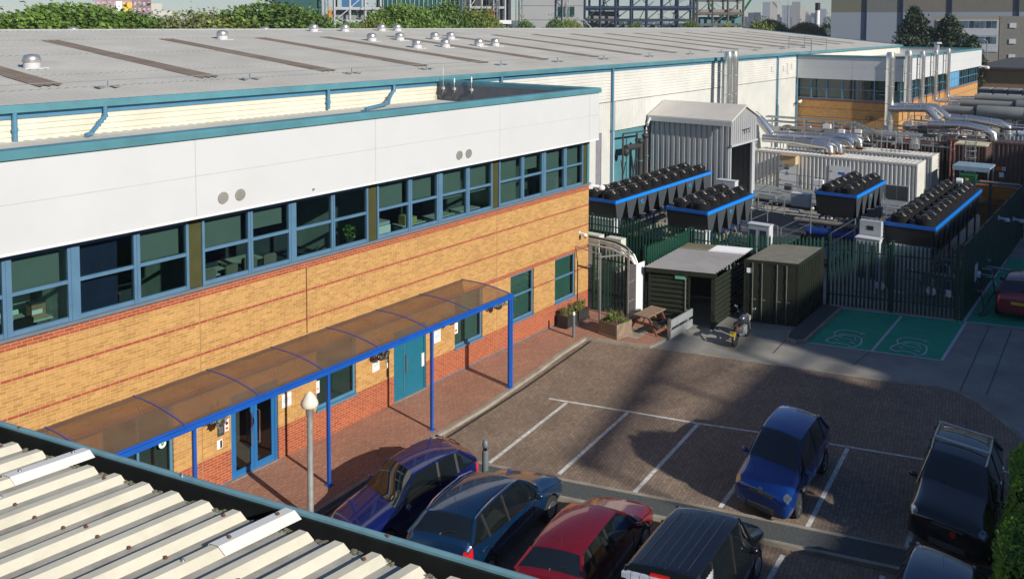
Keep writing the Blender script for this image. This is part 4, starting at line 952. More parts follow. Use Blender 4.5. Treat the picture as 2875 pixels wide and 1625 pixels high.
g = MB(); g.tube([(42.4, -12.98, 1.1), (42.0, -13.1, .9), (41.4, -13.4, .3), (41.2, -13.45, -.06), (40.9, -13.3, -.07), (40.7, -13.45, -.07), (41.0, -13.6, -.07), (41.3, -13.5, .2), (41.5, -13.75, .75)], .022, 6); g.build('flex', BLACK, t, smooth=True)
g = MB(); g.bar((41.5, -13.75, .75), (41.6, -13.85, .8), .06); g.build('plug', BLACK, t)

# ------------------------------------------------------------------ motorcycle
t = thing('motorcycle', 'black and grey motorcycle with yellow plate and red L plate standing on the concrete', 'motorcycle', (31.75, -6.55, -.1), R(3))
def wheel(x, r):
    g = MB(); g.lathe([(r * .78, -.05), (r, -.03), (r * 1.02, 0), (r, .03), (r * .78, .05)], (x, 0, r), 'y', 28); w_ = g.build('wheel', TYRE, t, smooth=True)
    g = MB(); g.lathe([(r * .78, -.035), (r * .78, .035), (r * .7, .03), (r * .7, -.03)], (x, 0, r), 'y', 28)
    for k in range(5): an = k * 1.2566; g.bar((x, 0, r), (x + r * .72 * math.cos(an), 0, r + r * .72 * math.sin(an)), .03, .035)
    g.build('rim', CHARC, w_, smooth=True); return w_
wheel(-.68, .31); wheel(.70, .30)
g = MB(); g.tube([(-.35, 0, .78), (-.1, 0, .76), (.12, 0, .82)], [.10, .13, .08], 10); g.ell((-.55, 0, .86), (.28, .1, .06)); g.build('seat', BLACK, t, smooth=True)
g = MB(); g.ell((.2, 0, .88), (.27, .15, .14)); g.build('fuel_tank', mat('gunmetal paint', (.10, .11, .15), .3, .5, coat=.8), t, smooth=True)
g = MB(); g.box(-.15, .25, -.14, .14, .32, .62); g.cyl((.05, -.17, .42), (.05, .17, .42), .12); g.cyl((.3, 0, .45), (.12, 0, .6), .09); g.build('engine', MGREY, t, smooth=True)
g = MB(); g.bar((.45, -.1, .9), (.7, -.1, .3), .045); g.bar((.45, .1, .9), (.7, .1, .3), .045); g.build('fork', GALV, t)
g = MB(); g.bar((-.15, -.1, .42), (-.68, -.09, .31), .05); g.bar((-.15, .1, .42), (-.68, .09, .31), .05); g.bar((.4, 0, .85), (-.2, 0, .65), .06); g.bar((.4, 0, .8), (.0, 0, .35), .05); g.build('frame', CHARC, t)
g = MB(); g.cyl((-.2, -.16, .35), (-.65, -.19, .5), .045, .055); g.build('exhaust', STEEL, t, smooth=True)
g = MB(); g.tube([(.38, -.36, 1.02), (.44, -.15, 1.0), (.46, 0, .98), (.44, .15, 1.0), (.38, .36, 1.02)], .014); g.build('handlebar', BLACK, t, smooth=True)
for sy in (-1, 1):
    g = MB(); g.bar((.42, sy * .27, 1.02), (.36, sy * .34, 1.2), .012); g.ell((.35, sy * .36, 1.24), (.02, .065, .045)); g.build('mirror', CHROME, t, smooth=True)
g = MB(); g.ell((.58, 0, .88), (.1, .09, .1)); g.build('headlight', LENS, t, smooth=True)
g = MB(); g.box(.66, .80, -.09, .09, .66, .82); g.build('radiator_shroud', LGREY, t)
g = MB(); g.tube([(.42, 0, .6), (.62, 0, .68), (.82, 0, .64), (.95, 0, .5)], .05); g.build('front_mudguard', CHARC, t, smooth=True)
g = MB(); g.bar((-.55, 0, .82), (-.92, 0, .62), .08, .03); g.build('rear_mudguard', BLACK, t)
g = MB(); g.X = Matrix.Translation((-.95, 0, .56)) @ Matrix.Rotation(R(18), 4, 'Y'); g.box(-.006, .006, -.11, .11, -.085, .085); pl = g.build('number_plate', mat('yellow number plate', (.62, .45, .03), .5), t)
text('KR7\nLJK', .085, 'plate_lettering', BLACK, pl, (-.962, 0, .565), (R(90), 0, R(-90)), .002)
g = MB(); g.X = Matrix.Translation((-.93, 0, .41)) @ Matrix.Rotation(R(12), 4, 'Y'); g.box(-.004, .004, -.075, .075, -.065, .065); pl = g.build('learner_plate', mat('pinkish white plate', (.75, .62, .58), .6), t)
text('L', .13, 'plate_letter', mat('red letter', (.5, .02, .02), .6), pl, (-.938, 0, .41), (R(90), 0, R(-90)), .002)
g = MB(); g.bar((-.05, .12, .3), (-.12, .34, .0), .025); g.build('side_stand', CHARC, t)
g = MB(); g.box(-.66, -.58, -.05, .05, .74, .8); g.build('taillight', REDL, t)
for sx, z in ((-.62, .72), (.5, .85)):
    for sy in (-1, 1): g = MB(); g.bar((sx, sy * .05, z), (sx, sy * .16, z), .02); g.ell((sx, sy * .18, z), (.025, .035, .022), 8, 6); g.build('indicator', mat('amber lens', (.5, .2, .02), .3), t)

# ------------------------------------------------------------------ street furniture near the office
t = thing('lamp_post', 'grey post lamp with cream mushroom head standing by the walkway kerb', 'lamp post', (13.45, -3.08, 0))
g = MB(); g.lathe([(.09, 0), (.075, .05), (.072, 2.72)], n=20); g.lathe([(.1, -.1), (.1, .02)], n=16); g.build('pole', mat('galvanised pole', (.34, .37, .37), .5, .4, var=.2, scale=5), t, smooth=True)
g = MB(); g.lathe([(.095, 2.66), (.095, 2.86), (.07, 2.86)], n=20); g.build('collar', GALV, t, smooth=True)
g = MB(); g.lathe([(.10, 2.86), (.19, 2.87), (.215, 2.92), (.20, 2.99), (.13, 3.12), (.05, 3.22), (.01, 3.24)], n=28); g.build('lamp_head', mat('cream lamp dome', (.72, .67, .55), .5), t, smooth=True)
def bollard(x, y, h, r, label, white=True):
    t = thing('bollard', label, 'bollard', (x, y, 0))
    g = MB(); g.lathe([(r, -.1), (r, h - .12)], n=20); g.build('post', mat('bollard grey', (.13, .16, .18), .5, var=.1), t, smooth=True)
    if white: g = MB(); g.lathe([(r * .95, h - .12), (r * .95, h - .03), (r * .6, h)], n=20); g.build('cap', WHITEP, t, smooth=True)
    else:
        g = MB(); g.lathe([(r * .8, h - .12), (r * .8, h - .02)], n=20); g.build('reflector', CHROME, t, smooth=True)
        g = MB(); g.lathe([(r * .8, h - .02), (r, h + .03), (r * .9, h + .1), (r * .5, h + .16), (r * .1, h + .17)], n=20); g.build('dome', MATS['bollard grey'], t, smooth=True)
bollard(27.9, -1.31, 1.0, .055, 'slim grey bollard with pale cap standing on the walkway near the dark planters')
bollard(17.35, -5.42, 1.05, .085, 'domed grey bollard with silver collar behind the violet blue hatchback', False)
def planter(name, label, x, y, lx, ly, h, m, seed, leafm, rz=0, legs=False):
    t = thing(name, label, 'planter', (x, y, 0), rz)
    z0 = .06 if legs else 0
    for k, (a, b2, c, d) in enumerate(((-lx / 2, lx / 2, -ly / 2, -ly / 2 + .04), (-lx / 2, lx / 2, ly / 2 - .04, ly / 2), (-lx / 2, -lx / 2 + .04, -ly / 2 + .04, ly / 2 - .04), (lx / 2 - .04, lx / 2, -ly / 2 + .04, ly / 2 - .04))):
        g = MB(); L_ = (b2 - a) if k < 2 else (d - c); nb = max(2, int(L_ / .11))
        for i in range(nb):
            if k < 2: g.box(a + i * L_ / nb + .003, a + (i + 1) * L_ / nb - .003, c, d, z0, h)
            else: g.box(a, b2, c + i * L_ / nb + .003, c + (i + 1) * L_ / nb - .003, z0, h)
        g.build('side_board', m, t)
    g = MB(); g.box(-lx / 2 + .05, lx / 2 - .05, -ly / 2 + .05, ly / 2 - .05, z0, h - .06); g.build('soil', SOIL, t)
    g = MB(); g.box(-lx / 2 - .03, lx / 2 + .03, -ly / 2 - .03, -ly / 2 - .002, z0, z0 + .07); g.box(-lx / 2 - .03, -lx / 2 - .002, -ly / 2, ly / 2, z0, z0 + .07); g.build('base_rail', m, t)
    g = MB(); leaf_cloud(g, (0, 0, h + .08), (lx * .5, ly * .5, .24), int(620 * lx), .05, seed, clumps=int(10 * lx) + 4); g.build('foliage', leafm, t)
    g = MB(); rn = random.Random(seed)
    for k in range(int(70 * lx)):
        x_, y_ = rn.uniform(-.45, .45) * lx, rn.uniform(-.45, .45) * ly; g.bar((x_, y_, h - .05), (x_ + rn.uniform(-.15, .15), y_ + rn.uniform(-.12, .12), h + rn.uniform(.15, .38)), .008)
    g.build('stem', mat('dry stem', (.20, .15, .08), .8), t); return t
planter('wooden_planter', 'square weathered wooden planter with green shrubs on the walkway corner', 29.22, -2.4, .95, .9, .56, WOOD, 11, LEAF, R(-8))
BW = mat('black stained wood', (.03, .028, .03), .6, var=.2)
planter('dark_planter', 'black trough planter by the brick wall, nearer the canopy', 28.8, -.42, .72, .5, .5, BW, 12, LEAFY, 0, True)
planter('dark_planter', 'black trough planter by the brick wall, at the building corner', 29.65, -.42, .78, .5, .5, BW, 13, LEAFY, 0, True)
t = thing('picnic_table', 'weathered red brown picnic table with two benches beside the grey barrier', 'picnic table', (30.43, -3.27, 0), R(-2))
for k in range(5): g = MB(); g.box(-.7, .7, -.33 + k * .134, -.33 + k * .134 + .126, .72, .755); g.build('table_board', WOOD if k % 2 else mat('worn table wood', (.26, .17, .12), .8, var=.2, scale=4), t)
for sy, m in ((1, BW), (-1, BW)):
    g = MB(); g.box(-.7, .7, sy * .6 - .12, sy * .6 + .12, .42, .46); g.build('bench', m, t)
for sx in (-.5, .5):
    for sy in (-1, 1): g = MB(); g.bar((sx, sy * .2, .72), (sx, sy * .62, 0), .035, .09); g.build('leg', WOODR, t)
    g = MB(); g.box(sx + .02, sx + .055, -.72, .72, .33, .42); g.build('cross_beam', WOODR, t)
    g = MB(); g.bar((sx, 0, .4), (sx * .2, 0, .7), .04, .07); g.build('brace', WOODR, t)
t = thing('crash_barrier', 'short galvanised double-rail crash barrier in front of the shelter', 'barrier', (30.9, -4.36, -.1), R(-1))
for z in (.28, .70):
    g = MB(); g.extr([(-.09, z - .15), (-.04, z - .15), (.0, z - .08), (-.05, z - .04), (-.05, z + .04), (0, z + .08), (-.04, z + .15), (-.09, z + .15)], 'x', -.92, .92); g.build('rail', mat('galvanised rail', (.40, .44, .46), .5, .5, var=.12, scale=3), t)
for x in (-.75, .7): g = MB(); g.box(x - .07, x + .07, 0, .12, 0, .82); g.build('post', GALV, t); g = MB(); g.box(x - .1, x + .1, -.08, .2, 0, .03); g.build('foot_plate', GALV, t)

# arched passage frame and white board
t = thing('arched_passage_frame', 'curved cable frame on galvanised posts bridging from the brick corner to a white board', 'frame', (0, 0, 0))
for (x, y, h) in ((30.0, -1.2, 2.86), (30.78, -2.08, 2.95)): g = MB(); g.bar((x, y, 0), (x, y, h), .07); g.build('post', GALV, t)
def arch(dx, dz, r, nm, m):
    P_ = [(31.05 + dx, .45, 2.98 + dz), (31.1 + dx, -.5, 2.96 + dz), (31.2 + dx, -1.1, 2.9 + dz), (31.2 + dx * .8, -1.6, 2.76 + dz), (31.3 + dx * .6, -1.95, 2.52 + dz * .6), (31.35 + dx * .5, -2.12, 2.2)]
    g = MB(); g.tube(P_, r, 6); g.build(nm, m, t, smooth=True)
CREAM = mat('cream cable', (.45, .42, .30), .6)
arch(0, 0, .04, 'arch_rail', GALV); arch(.12, .06, .03, 'arch_cable', CREAM); arch(.2, .1, .035, 'arch_cable', BLACK); arch(.3, .12, .035, 'arch_rail', GALV); arch(-.12, -.12, .045, 'arch_rail', mat('beige steel', (.30, .27, .25), .6))
g = MB(); g.bar((30.0, -1.2, 2.8), (30.0, .0, 2.95), .04); g.bar((30, -1.2, 2.7), (30.78, -2.08, 2.8), .05); g.bar((30.78, -2.08, 1.6), (31.1, -2.2, 1.7), .03); g.bar((30.78, -2.08, .8), (31.1, -2.2, .9), .03); g.build('tie_bar', GALV, t)
t = thing('white_board_cover', 'tall white board cover standing at the end of the arched cable frame', 'cover board', (31.36, -2.22, 0), R(-4))
g = MB(); g.box(-.31, .31, -.1, -.07, .24, 2.36); g.build('front_board', WHITEP, t); g = MB(); g.box(-.31, -.28, -.07, .2, .12, 2.3); g.build('side_board', LGREY, t)
g = MB(); g.box(-.45, -.2, -.28, -.12, .1, .5); g.build('grey_box', MGREY, t)

# ------------------------------------------------------------------ palisade fences, gate and hoarding
def palisade(name, label, pts, h, posts=2.75, base=-.1, board=None, cat='fence', m=GREEN, pitch=.155):
    t = thing(name, label, cat, (pts[0][0], pts[0][1], base))
    o = Vector((pts[0][0], pts[0][1], 0))
    for p, q in zip(pts, pts[1:]):
        p = Vector((p[0], p[1], 0)) - o; q = Vector((q[0], q[1], 0)) - o; L = (q - p).length; d = (q - p) / L; nrm = Vector((-d.y, d.x, 0))
        nb = max(1, round(L / posts)); rot = Matrix.Rotation(math.atan2(d.y, d.x), 4, 'Z')
        for k in range(nb):
            g = MB(); g.X = Matrix.Translation(p) @ rot
            a0, a1 = L * k / nb, L * (k + 1) / nb; n = int((a1 - a0) / pitch)
            for i in range(n):
                x = a0 + (i + .5) * (a1 - a0) / n; w2 = .034
                pts2 = [(x - w2, .05), (x + w2, .05), (x + w2, h - .12), (x, h), (x - w2, h - .12)]
                g.poly([(a, -.02, z) for a, z in pts2]); g.poly([(x - w2, -.02, .05), (x - w2, -.02, h - .12), (x - w2 - .012, .01, h - .14), (x - w2 - .012, .01, .05)]); g.poly([(x + w2, -.02, .05), (x + w2 + .012, .01, .05), (x + w2 + .012, .01, h - .14), (x + w2, -.02, h - .12)])
            g.build('pale_panel', m, t)
            g = MB(); g.X = Matrix.Translation(p) @ rot; g.box(a0, a1, .012, .055, h * .16, h * .16 + .05); g.build('rail', m, t); g = MB(); g.X = Matrix.Translation(p) @ rot; g.box(a0, a1, .012, .055, h * .8, h * .8 + .05); g.build('rail', m, t)
            if board: g = MB(); g.X = Matrix.Translation(p) @ rot; g.box(a0, a1, .06, .08, board[0], board[1]); g.build('solid_board', m, t)
        for k in range(nb + 1):
            g = MB(); g.X = Matrix.Translation(p) @ rot; x = L * k / nb; g.box(x - .035, x + .035, .056, .16, 0, h - .05); g.build('post', m, t)
    return t
palisade('palisade_gate', 'tall dark green palisade gate between the brick corner and the white board', [(31.15, -.12), (31.3, -1.9)], 2.75, 1.9, 0, cat='gate')
palisade('palisade_fence', 'sunlit green palisade fence running beside the grey-roofed shelter', [(32.25, -2.12), (36.3, -2.15)], 3.0)
palisade('palisade_fence', 'dark green palisade fence with solid lower board in front of the longest cooler', [(36.0, 8.3), (36.35, -2.1)], 3.0, board=(.1, 2.15))
palisade('palisade_fence', 'dark green palisade fence behind the shelter and the green container', [(36.35, -2.25), (36.8, -4.8), (38.25, -7.6)], 3.0)
t = palisade('palisade_gate', 'double-leaf dark green palisade gate behind the green charging bays', [(38.28, -7.78), (38.93, -10.26), (39.55, -12.72)], 3.05, 2.6, cat='gate', m=mat('deep green gate coat', (.008, .04, .035), .5))
for i, (x, y) in enumerate(((.5, -2.1), (1.0, -4.0))):
    g = MB(); g.lathe([(.19, -.05), (.19, -.03)], (x - .06, y, 1.15), 'x', 24); g.build('disc_plate', LGREY, t); g = MB(); g.box(x - .14, x - .11, y - .05, y + .05, .95, 1.35); g.build('bolt', CHARC, t)
for bx in ((.0, .1, -.1, .0, 0, 3.1), (1.22, 1.32, -5.0, -4.9, 0, 3.2), (.6, .7, -2.56, -2.46, 0, 3.1)): g = MB(); g.box(*bx); g.build('gate_post', GREEN, t)
g = MB(); g.box(1.0, 1.06, -4.75, -4.55, 1.0, 1.28); g.build('lock_box', LGREY, t)
t = thing('green_hoarding', 'long solid dark green hoarding along the lane to the right of the gate', 'hoarding', (39.62, -12.9, -.1))
for k in range(7):
    g = MB(); vprof(g, k * 2.5 + .02, k * 2.5 + 2.46, 0, 3.1, 0, .35, .02); g.build('panel', mat('hoarding green', (.006, .055, .035), .45, var=.1, scale=1), t)
    g = MB(); g.box(k * 2.5 - .05, k * 2.5 + .02, -.03, .08, 0, 3.2); g.build('post', GREEN, t)
g = MB(); g.box(0, 17.5, .0, .06, 3.1, 3.14); g.build('top_rail', GREEN, t)
notice(42.3, 1.35, .7, .75, 'white notice board on the green hoarding above the charging cable', y=-12.96)
t = thing('car_charger', 'round white car charger unit on the green hoarding', 'charger', (42.75, -12.97, 1.15))
g = MB(); g.lathe([(.13, -.1), (.16, -.06), (.16, 0)], axis='y', n=20); g.build('housing', WHITEP, t, smooth=True); g = MB(); g.lathe([(.05, -.12), (.05, -.1)], axis='y'); g.build('socket', BLACK, t)
for x, lb in ((48.3, 'small white camera box on the green hoarding, nearer the gate'), (53.6, 'small white camera box on the green hoarding, towards its far end')): cctv((x, -12.95, 2.7 if x < 50 else 1.7), 0, lb, 1.2)
palisade('palisade_fence', 'dark palisade fence crossing the lane end at the right edge', [(57.2, -12.9), (57.3, -22)], 3.0, m=CHARC)

# ------------------------------------------------------------------ shelter and green container
SHX = Matrix(((.30, .999, 0, 0), (-.954, .044, 0, 0), (0, 0, 1, 0), (0, 0, 0, 1)))   # local (along front, depth, up)
t = thing('cycle_shelter', 'dark green corrugated shelter with grey ribbed roof and open doorway', 'shelter', (31.5, -2.62, -.1))
def sb(f, nm, m, par=None):
    g = MB(); g.X = SHX; f(g); return g.build(nm, m, par or t)
def hwall(g, axis, a0, a1, z0, z1, off, pitch=.2, d=.05):
    n = int((z1 - z0) / pitch); A = []; B2 = []
    for i in range(n):
        for dz, dd in ((0, 0), (pitch * .3, -d), (pitch * .6, -d), (pitch * .9, 0)):
            z = z0 + i * pitch + dz
            pa, pb = ((a0, off + dd, z), (a1, off + dd, z)) if axis == 'u' else ((off - dd, a0, z), (off - dd, a1, z))
            A.append(g.pt(pa)); B2.append(g.pt(pb))
    for i in range(len(A) - 1): g.face((A[i], B2[i], B2[i + 1], A[i + 1]))
sb(lambda g: hwall(g, 'u', .06, 1.62, .05, 2.15, .06), 'front_wall', DKGRN)
sb(lambda g: hwall(g, 'v', .1, 4.3, .05, 2.2, 2.62), 'side_wall', DKGRN)
sb(lambda g: hwall(g, 'v', .1, 4.3, .05, 2.2, .02), 'side_wall', DKGRN)
sb(lambda g: (g.box(.02, 2.66, 4.2, 4.24, 1.7, 2.2), g.box(.02, 2.66, 4.2, 4.24, .05, 1.35)), 'back_wall', DKGRN)
for bx in ((2.54, 2.68, .0, .1, 0, 2.2), (0, .08, 0, .1, 0, 2.2), (1.62, 1.68, 0, .06, 0, 2.1)): sb(lambda g: g.box(*bx), 'frame_post', DKGRN)
sb(lambda g: g.box(-.08, 2.76, -.1, -.0, 2.12, 2.3), 'fascia', DKGRN)
sb(lambda g: g.box(1.5, 1.53, -.02, .02, .1, 2.0), 'light_strip', GALV)
def roofribs(g, u0, u1, v0, v1, z0, z1, pitch=.24, h=.03):
    n = int((v1 - v0) / pitch); A = []; B2 = []
    for i in range(n + 1):
        for dv, dz in ((0, 0), (pitch * .2, h), (pitch * .45, h), (pitch * .65, 0)):
            v = v0 + i * pitch + dv
            if v > v1: break
            z = z0 + (z1 - z0) * (v - v0) / (v1 - v0) + dz; A.append(g.pt((u0, v, z))); B2.append(g.pt((u1, v, z)))
    for i in range(len(A) - 1): g.face((A[i], B2[i], B2[i + 1], A[i + 1]))
ROOFG = mat('mid grey roof sheet', (.28, .275, .28), .5, var=.08, scale=1, dirt=.25)
sb(lambda g: roofribs(g, -.1, 2.75, -.1, 3.35, 2.31, 2.36, .26, .05), 'roof_sheet', ROOFG)
sb(lambda g: roofribs(g, -.1, 1.2, 3.2, 4.35, 2.38, 2.40, .16), 'olive_roof_sheet', mat('olive roof sheet', (.14, .13, .08), .6, dirt=.3))
sb(lambda g: roofribs(g, 1.2, 2.75, 3.2, 4.35, 2.382, 2.402, .16), 'white_roof_sheet', WHITEP)
sb(lambda g: g.box(1.1, 1.5, -.04, -.02, 1.93, 2.08), 'small_green_sign', mat('pale green sign', (.1, .32, .22), .5))
CTX = Matrix(((.281, 1.0, 0, 0), (-.96, .02, 0, 0), (0, 0, 1, 0), (0, 0, 0, 1)))
t = thing('storage_container', 'dark green ten-foot storage container with locking bars next to the shelter', 'container', (34.07, -5.68, -.1))
SHX = CTX; W2, L2, H2 = 2.17, 3.35, 2.6
sb(lambda g: g.box(.03, W2 - .03, .03, L2 - .03, .12, H2 - .06), 'body', DKGRN)
def cont_side(g, off, s):
    n = 12
    for i in range(n): v = .15 + i * (L2 - .3) / n; g.box(off - .0, off + s * .035, v, v + .14, .18, H2 - .12) if s > 0 else g.box(off + s * .035, off, v, v + .14, .18, H2 - .12)
sb(lambda g: cont_side(g, W2 - .029, 1), 'side_panel', DKGRN)
sb(lambda g: roofribs(g, .06, W2 - .06, .08, L2 - .05, H2 - .055, H2 - .055, .26, .05), 'roof_sheet', mat('faded container roof', (.16, .155, .13), .6, var=.1, dirt=.3, dscale=1.2))
sb(lambda g: (g.box(0, W2, -.02, .08, H2 - .14, H2 - .02), g.box(0, W2, L2 - .08, L2, H2 - .14, H2 - .02), g.box(0, .1, -.02, .08, 0, H2 - .15), g.box(W2 - .1, W2, -.02, .08, 0, H2 - .15), g.box(W2 - .1, W2, L2 - .08, L2, 0, H2 - .15), g.box(W2 - .09, W2 + .006, .09, L2 - .09, H2 - .14, H2 - .03), g.box(W2 - .09, W2 + .006, .09, L2 - .09, 0.02, .16), g.box(.1, W2 - .1, -.02, .05, 0.02, .14)), 'corner_frame', DKGRN)
for k in range(2):
    a = .12 + k * (W2 - .24) / 2; c = a + (W2 - .24) / 2 - .01
    d_ = sb(lambda g: (g.box(a, c, -.03, .02, .16, H2 - .16), [g.box(a + .06, c - .06, -.045, -.031, z, z + .3) for z in (.3, .85, 1.4, 1.95)]), 'door', DKGRN)
    for u_ in (a + .25, a + .62): sb(lambda g: (g.cyl((u_, -.08, .1), (u_, -.08, H2 - .1), .022, n=8), g.box(u_ - .03, u_ + .14, -.1, -.07, .95, 1.0)), 'locking_bar', mat('dull steel bar', (.16, .165, .14), .5, .4), d_)
sb(lambda g: g.box(.12, .36, -.055, -.048, 2.05, 2.25), 'paper_notice', WHITEP)

# ------------------------------------------------------------------ adiabatic coolers
CBLUE = mat('bright blue rail', (.004, .22, .80), .4, var=.04); CBL2 = mat('blue pipework', (.006, .04, .22), .4)
PANEL = mat('slate grey panel', (.055, .065, .075), .45, var=.06); EMB = mat('sky blue emblem', (.02, .35, .75), .4)
fan_proto = [None]
def fan(par, x, y, z):
    if fan_proto[0] is None:
        g = MB(); g.lathe([(.42, 0), (.42, .28), (.39, .31), (.36, .1)], n=18)
        a = g.build('fan', mat('matt black fan', (.010, .010, .011), .9, spec=.2), par)
        g = MB()
        for r_, z_ in ((.14, .40), (.26, .38), (.37, .34)): g.tube([(r_ * math.cos(k * PI / 8), r_ * math.sin(k * PI / 8), z_) for k in range(17)], .010, 4)
        for k in range(8): g.tube([(.38 * math.cos(k * PI / 4), .40 * math.sin(k * PI / 4), .30), (.1 * math.cos(k * PI / 4), .1 * math.sin(k * PI / 4), .41)], .009, 4)
        g.box(-.13, .13, -.12, .12, .28, .44); g.tube([(.1, 0, .42), (.3, .05, .47), (.47, .05, .42), (.52, .05, 0)], .018, 5); g.build('fan_guard', mat('dark wire guard', (.05, .05, .053), .3, .3), a, smooth=True)
        for k in range(5):
            pass
        fan_proto[0] = a
    else:
        a = fan_proto[0].copy(); C.objects.link(a); a.parent = par; d = fan_proto[0].children[0].copy(); C.objects.link(d); d.parent = a
    a.location = (x, y, z); a.rotation_euler = (0, 0, random.uniform(-.4, .4)); return a
def cooler(x, y0, n, label, units=1):
    """near end at x, near side at y0 (towards -y), 2.2 m wide, n bays long"""
    Wd, ph, H = 2.2, 1.18, 3.1; L = n * ph
    t = thing('dry_cooler', label, 'dry cooler', (x, y0, -.1), 0, 'dry coolers in the yard')
    g = MB(); g.box(0, L, .02, Wd, H - .12, H - .02); g.build('fan_deck', mat('deep blue deck', (.008, .014, .04), .6), t)
    g = MB(); g.box(-.03, L + .03, -.05, .02, H - .16, H); g.build('side_rail', CBLUE, t)
    g = MB(); g.box(-.05, .0, .021, Wd, H - .15, H - .0); g.box(L, L + .03, .021, Wd, H - .15, H); g.box(0, L, Wd + .001, Wd + .05, H - .15, H); g.build('end_rail', mat('shaded blue rail', (.004, .12, .5), .4), t)  # end rails get a darker blue, their shade painted into the colour
    g = MB(); g.poly([(0, .02, H - .15), (0, Wd, H - .15), (0, Wd - .12, 1.85), (0, .14, 1.85)]); g.poly([(.03, .02, H - .15), (.03, .14, 1.85), (.03, Wd - .12, 1.85), (.03, Wd, H - .15)]); g.build('end_panel', BLACK, t)
    for k in range(n):
        a = k * ph
        # V bank behind each panel
        g = MB(); tw, bw = ph * .5 - .02, .13; cx = a + ph / 2; zt, zb_ = H - .16, 1.72
        g.poly([(cx - tw, .0, zt), (cx - bw, .1, zb_), (cx + bw, .1, zb_), (cx + tw, .0, zt)]); g.poly([(cx - tw, .03, zt), (cx + tw, .03, zt), (cx + bw, .13, zb_), (cx - bw, .13, zb_)])
        pn = g.build('side_panel', PANEL, t)
        if k in (2, 7):
            e = MB(); e.tube([(cx - .16, -.01 + .02, 2.62), (cx - .09, -.01 + .02, 2.69), (cx, -.01 + .02, 2.71), (cx + .09, -.01 + .02, 2.69), (cx + .16, -.01 + .02, 2.64)], .02, 5); e.build('emblem_arc', EMB, pn)
            text('ENGIE', .12, 'emblem_lettering', EMB, pn, (cx, -.0, 2.55), (R(90) + .08, 0, 0), .003)
        g = MB()
        g.poly([(cx - tw - .0, .04, zt), (cx - .06, .16, zb_), (cx - .06, Wd - .1, zb_), (cx - tw, Wd, zt)]); g.poly([(cx + tw, .04, zt), (cx + tw, Wd, zt), (cx + .06, Wd - .1, zb_), (cx + .06, .16, zb_)]); g.build('coil', BLACK, t)
        for yy in (.56, 1.62): fan(t, cx, yy, H - .02)
    g = MB()
    for k in range(0, n + 1, 2 if n > 6 else 1):
        for yy in (.25, Wd - .25): g.box(k * ph - .04, k * ph + .04, yy - .04, yy + .04, 0, 1.75)
    g.box(0, L, .2, .3, .5, .62); g.box(0, L, Wd - .3, Wd - .2, .5, .62); g.box(0, L, .2, .3, 1.62, 1.74); g.box(0, L, Wd - .3, Wd - .2, 1.62, 1.74); g.build('support_frame', mat('dark blue frame', (.006, .025, .09), .5), t)
    g = MB(); g.cyl((.3, .8, 1.0), (L - .3, .8, 1.0), .16); g.cyl((.3, 1.4, .6), (L - .3, 1.4, .6), .14)
    for k in range(n): g.cyl((k * ph + .6, .8, 1.0), (k * ph + .6, .8, 1.75), .05)
    g.build('header_pipe', mat('lagged pipe', (.20, .18, .15), .6), t, smooth=True)
    g = MB(); g.cyl((.6, .45, .35), (L * .5, .45, .35), .24, n=16); g.build('blue_vessel', CBL2, t, smooth=True)
    return t
cooler(38.85, 3.3, 10, 'longest row of black fans with blue rail, next to the white warehouse wall')
cooler(39.35, -1.6, 5, 'short black dry cooler with blue rail behind the sunlit palisade fence')
cooler(48.15, -6.2, 5, 'short black dry cooler with blue rail in front of the white containers')
cooler(42.6, -11.2, 10, 'long black dry cooler with blue rail beside the green hoarding')
def cabinet(x, y, w_, h, label, z0=-.1, doors=2, d=.5, win=True):
    t = thing('control_cabinet', label, 'cabinet', (x, y, z0))
    g = MB(); g.box(0, d, -w_, 0, 0, h); g.box(-.03, d + .03, -w_ - .03, .03, h, h + .04); g.build('housing', mat('cabinet white', (.55, .57, .6), .45, var=.04), t)
    for k in range(doors):
        a = -w_ + .04 + k * (w_ - .04) / doors; c = a + (w_ - .04) / doors - .04
        g = MB(); g.box(-.015, -.002, a, c, .05, h - .05); dr = g.build('door', LGREY, t)
        if win: g = MB(); g.box(-.022, -.016, a + .1, c - .06, h * .25, h * .9); g.build('window', mat('dark cabinet window', (.04, .055, .08), .2), dr)
    return t
cabinet(41.3, -2.9, 1.1, 2.35, 'white two-door control cabinet beside the short dry cooler and the handrails')
cabinet(41.3, -8.1, 1.05, 2.45, 'white two-door control cabinet below the tilted screen panel')
cabinet(42.35, -9.35, 1.7, 2.1, 'wide white cabinet under the long cooler, seen through the palisade gate', doors=3, win=False)
cabinet(39.1, -.55, 1.1, 2.1, 'white cabinet under the near end of the short left cooler', doors=2, win=False)
cabinet(38.6, 5.0, 1.8, 2.1, 'white cabinet under the near end of the longest cooler by the brick corner', doors=2, win=False)
cabinet(50.6, 2.9, 1.2, 1.5, 'pale blue electrical cabinet at the far end of the longest cooler', z0=1.0, doors=1, win=False)
t = thing('screen_panel', 'grey control panel with small dark screen above the white cabinet', 'control panel', (41.9, -8.1, 2.35))
g = MB(); g.box(0, .35, -.95, 0, 0, .72); g.build('housing', LGREY, t); g = MB(); g.box(-.012, -.001, -.62, -.33, .3, .5); g.build('screen', BLACK, t)
g = MB(); g.tube([(.1, -.9, .72), (.1, -.9, .85), (.1, -.05, .85), (.1, -.05, .72)], .025); g.build('handle_bar', GALV, t); g = MB(); g.box(.05, .3, -.9, -.05, -2.4, 0); g.build('stand', CHARC, t)
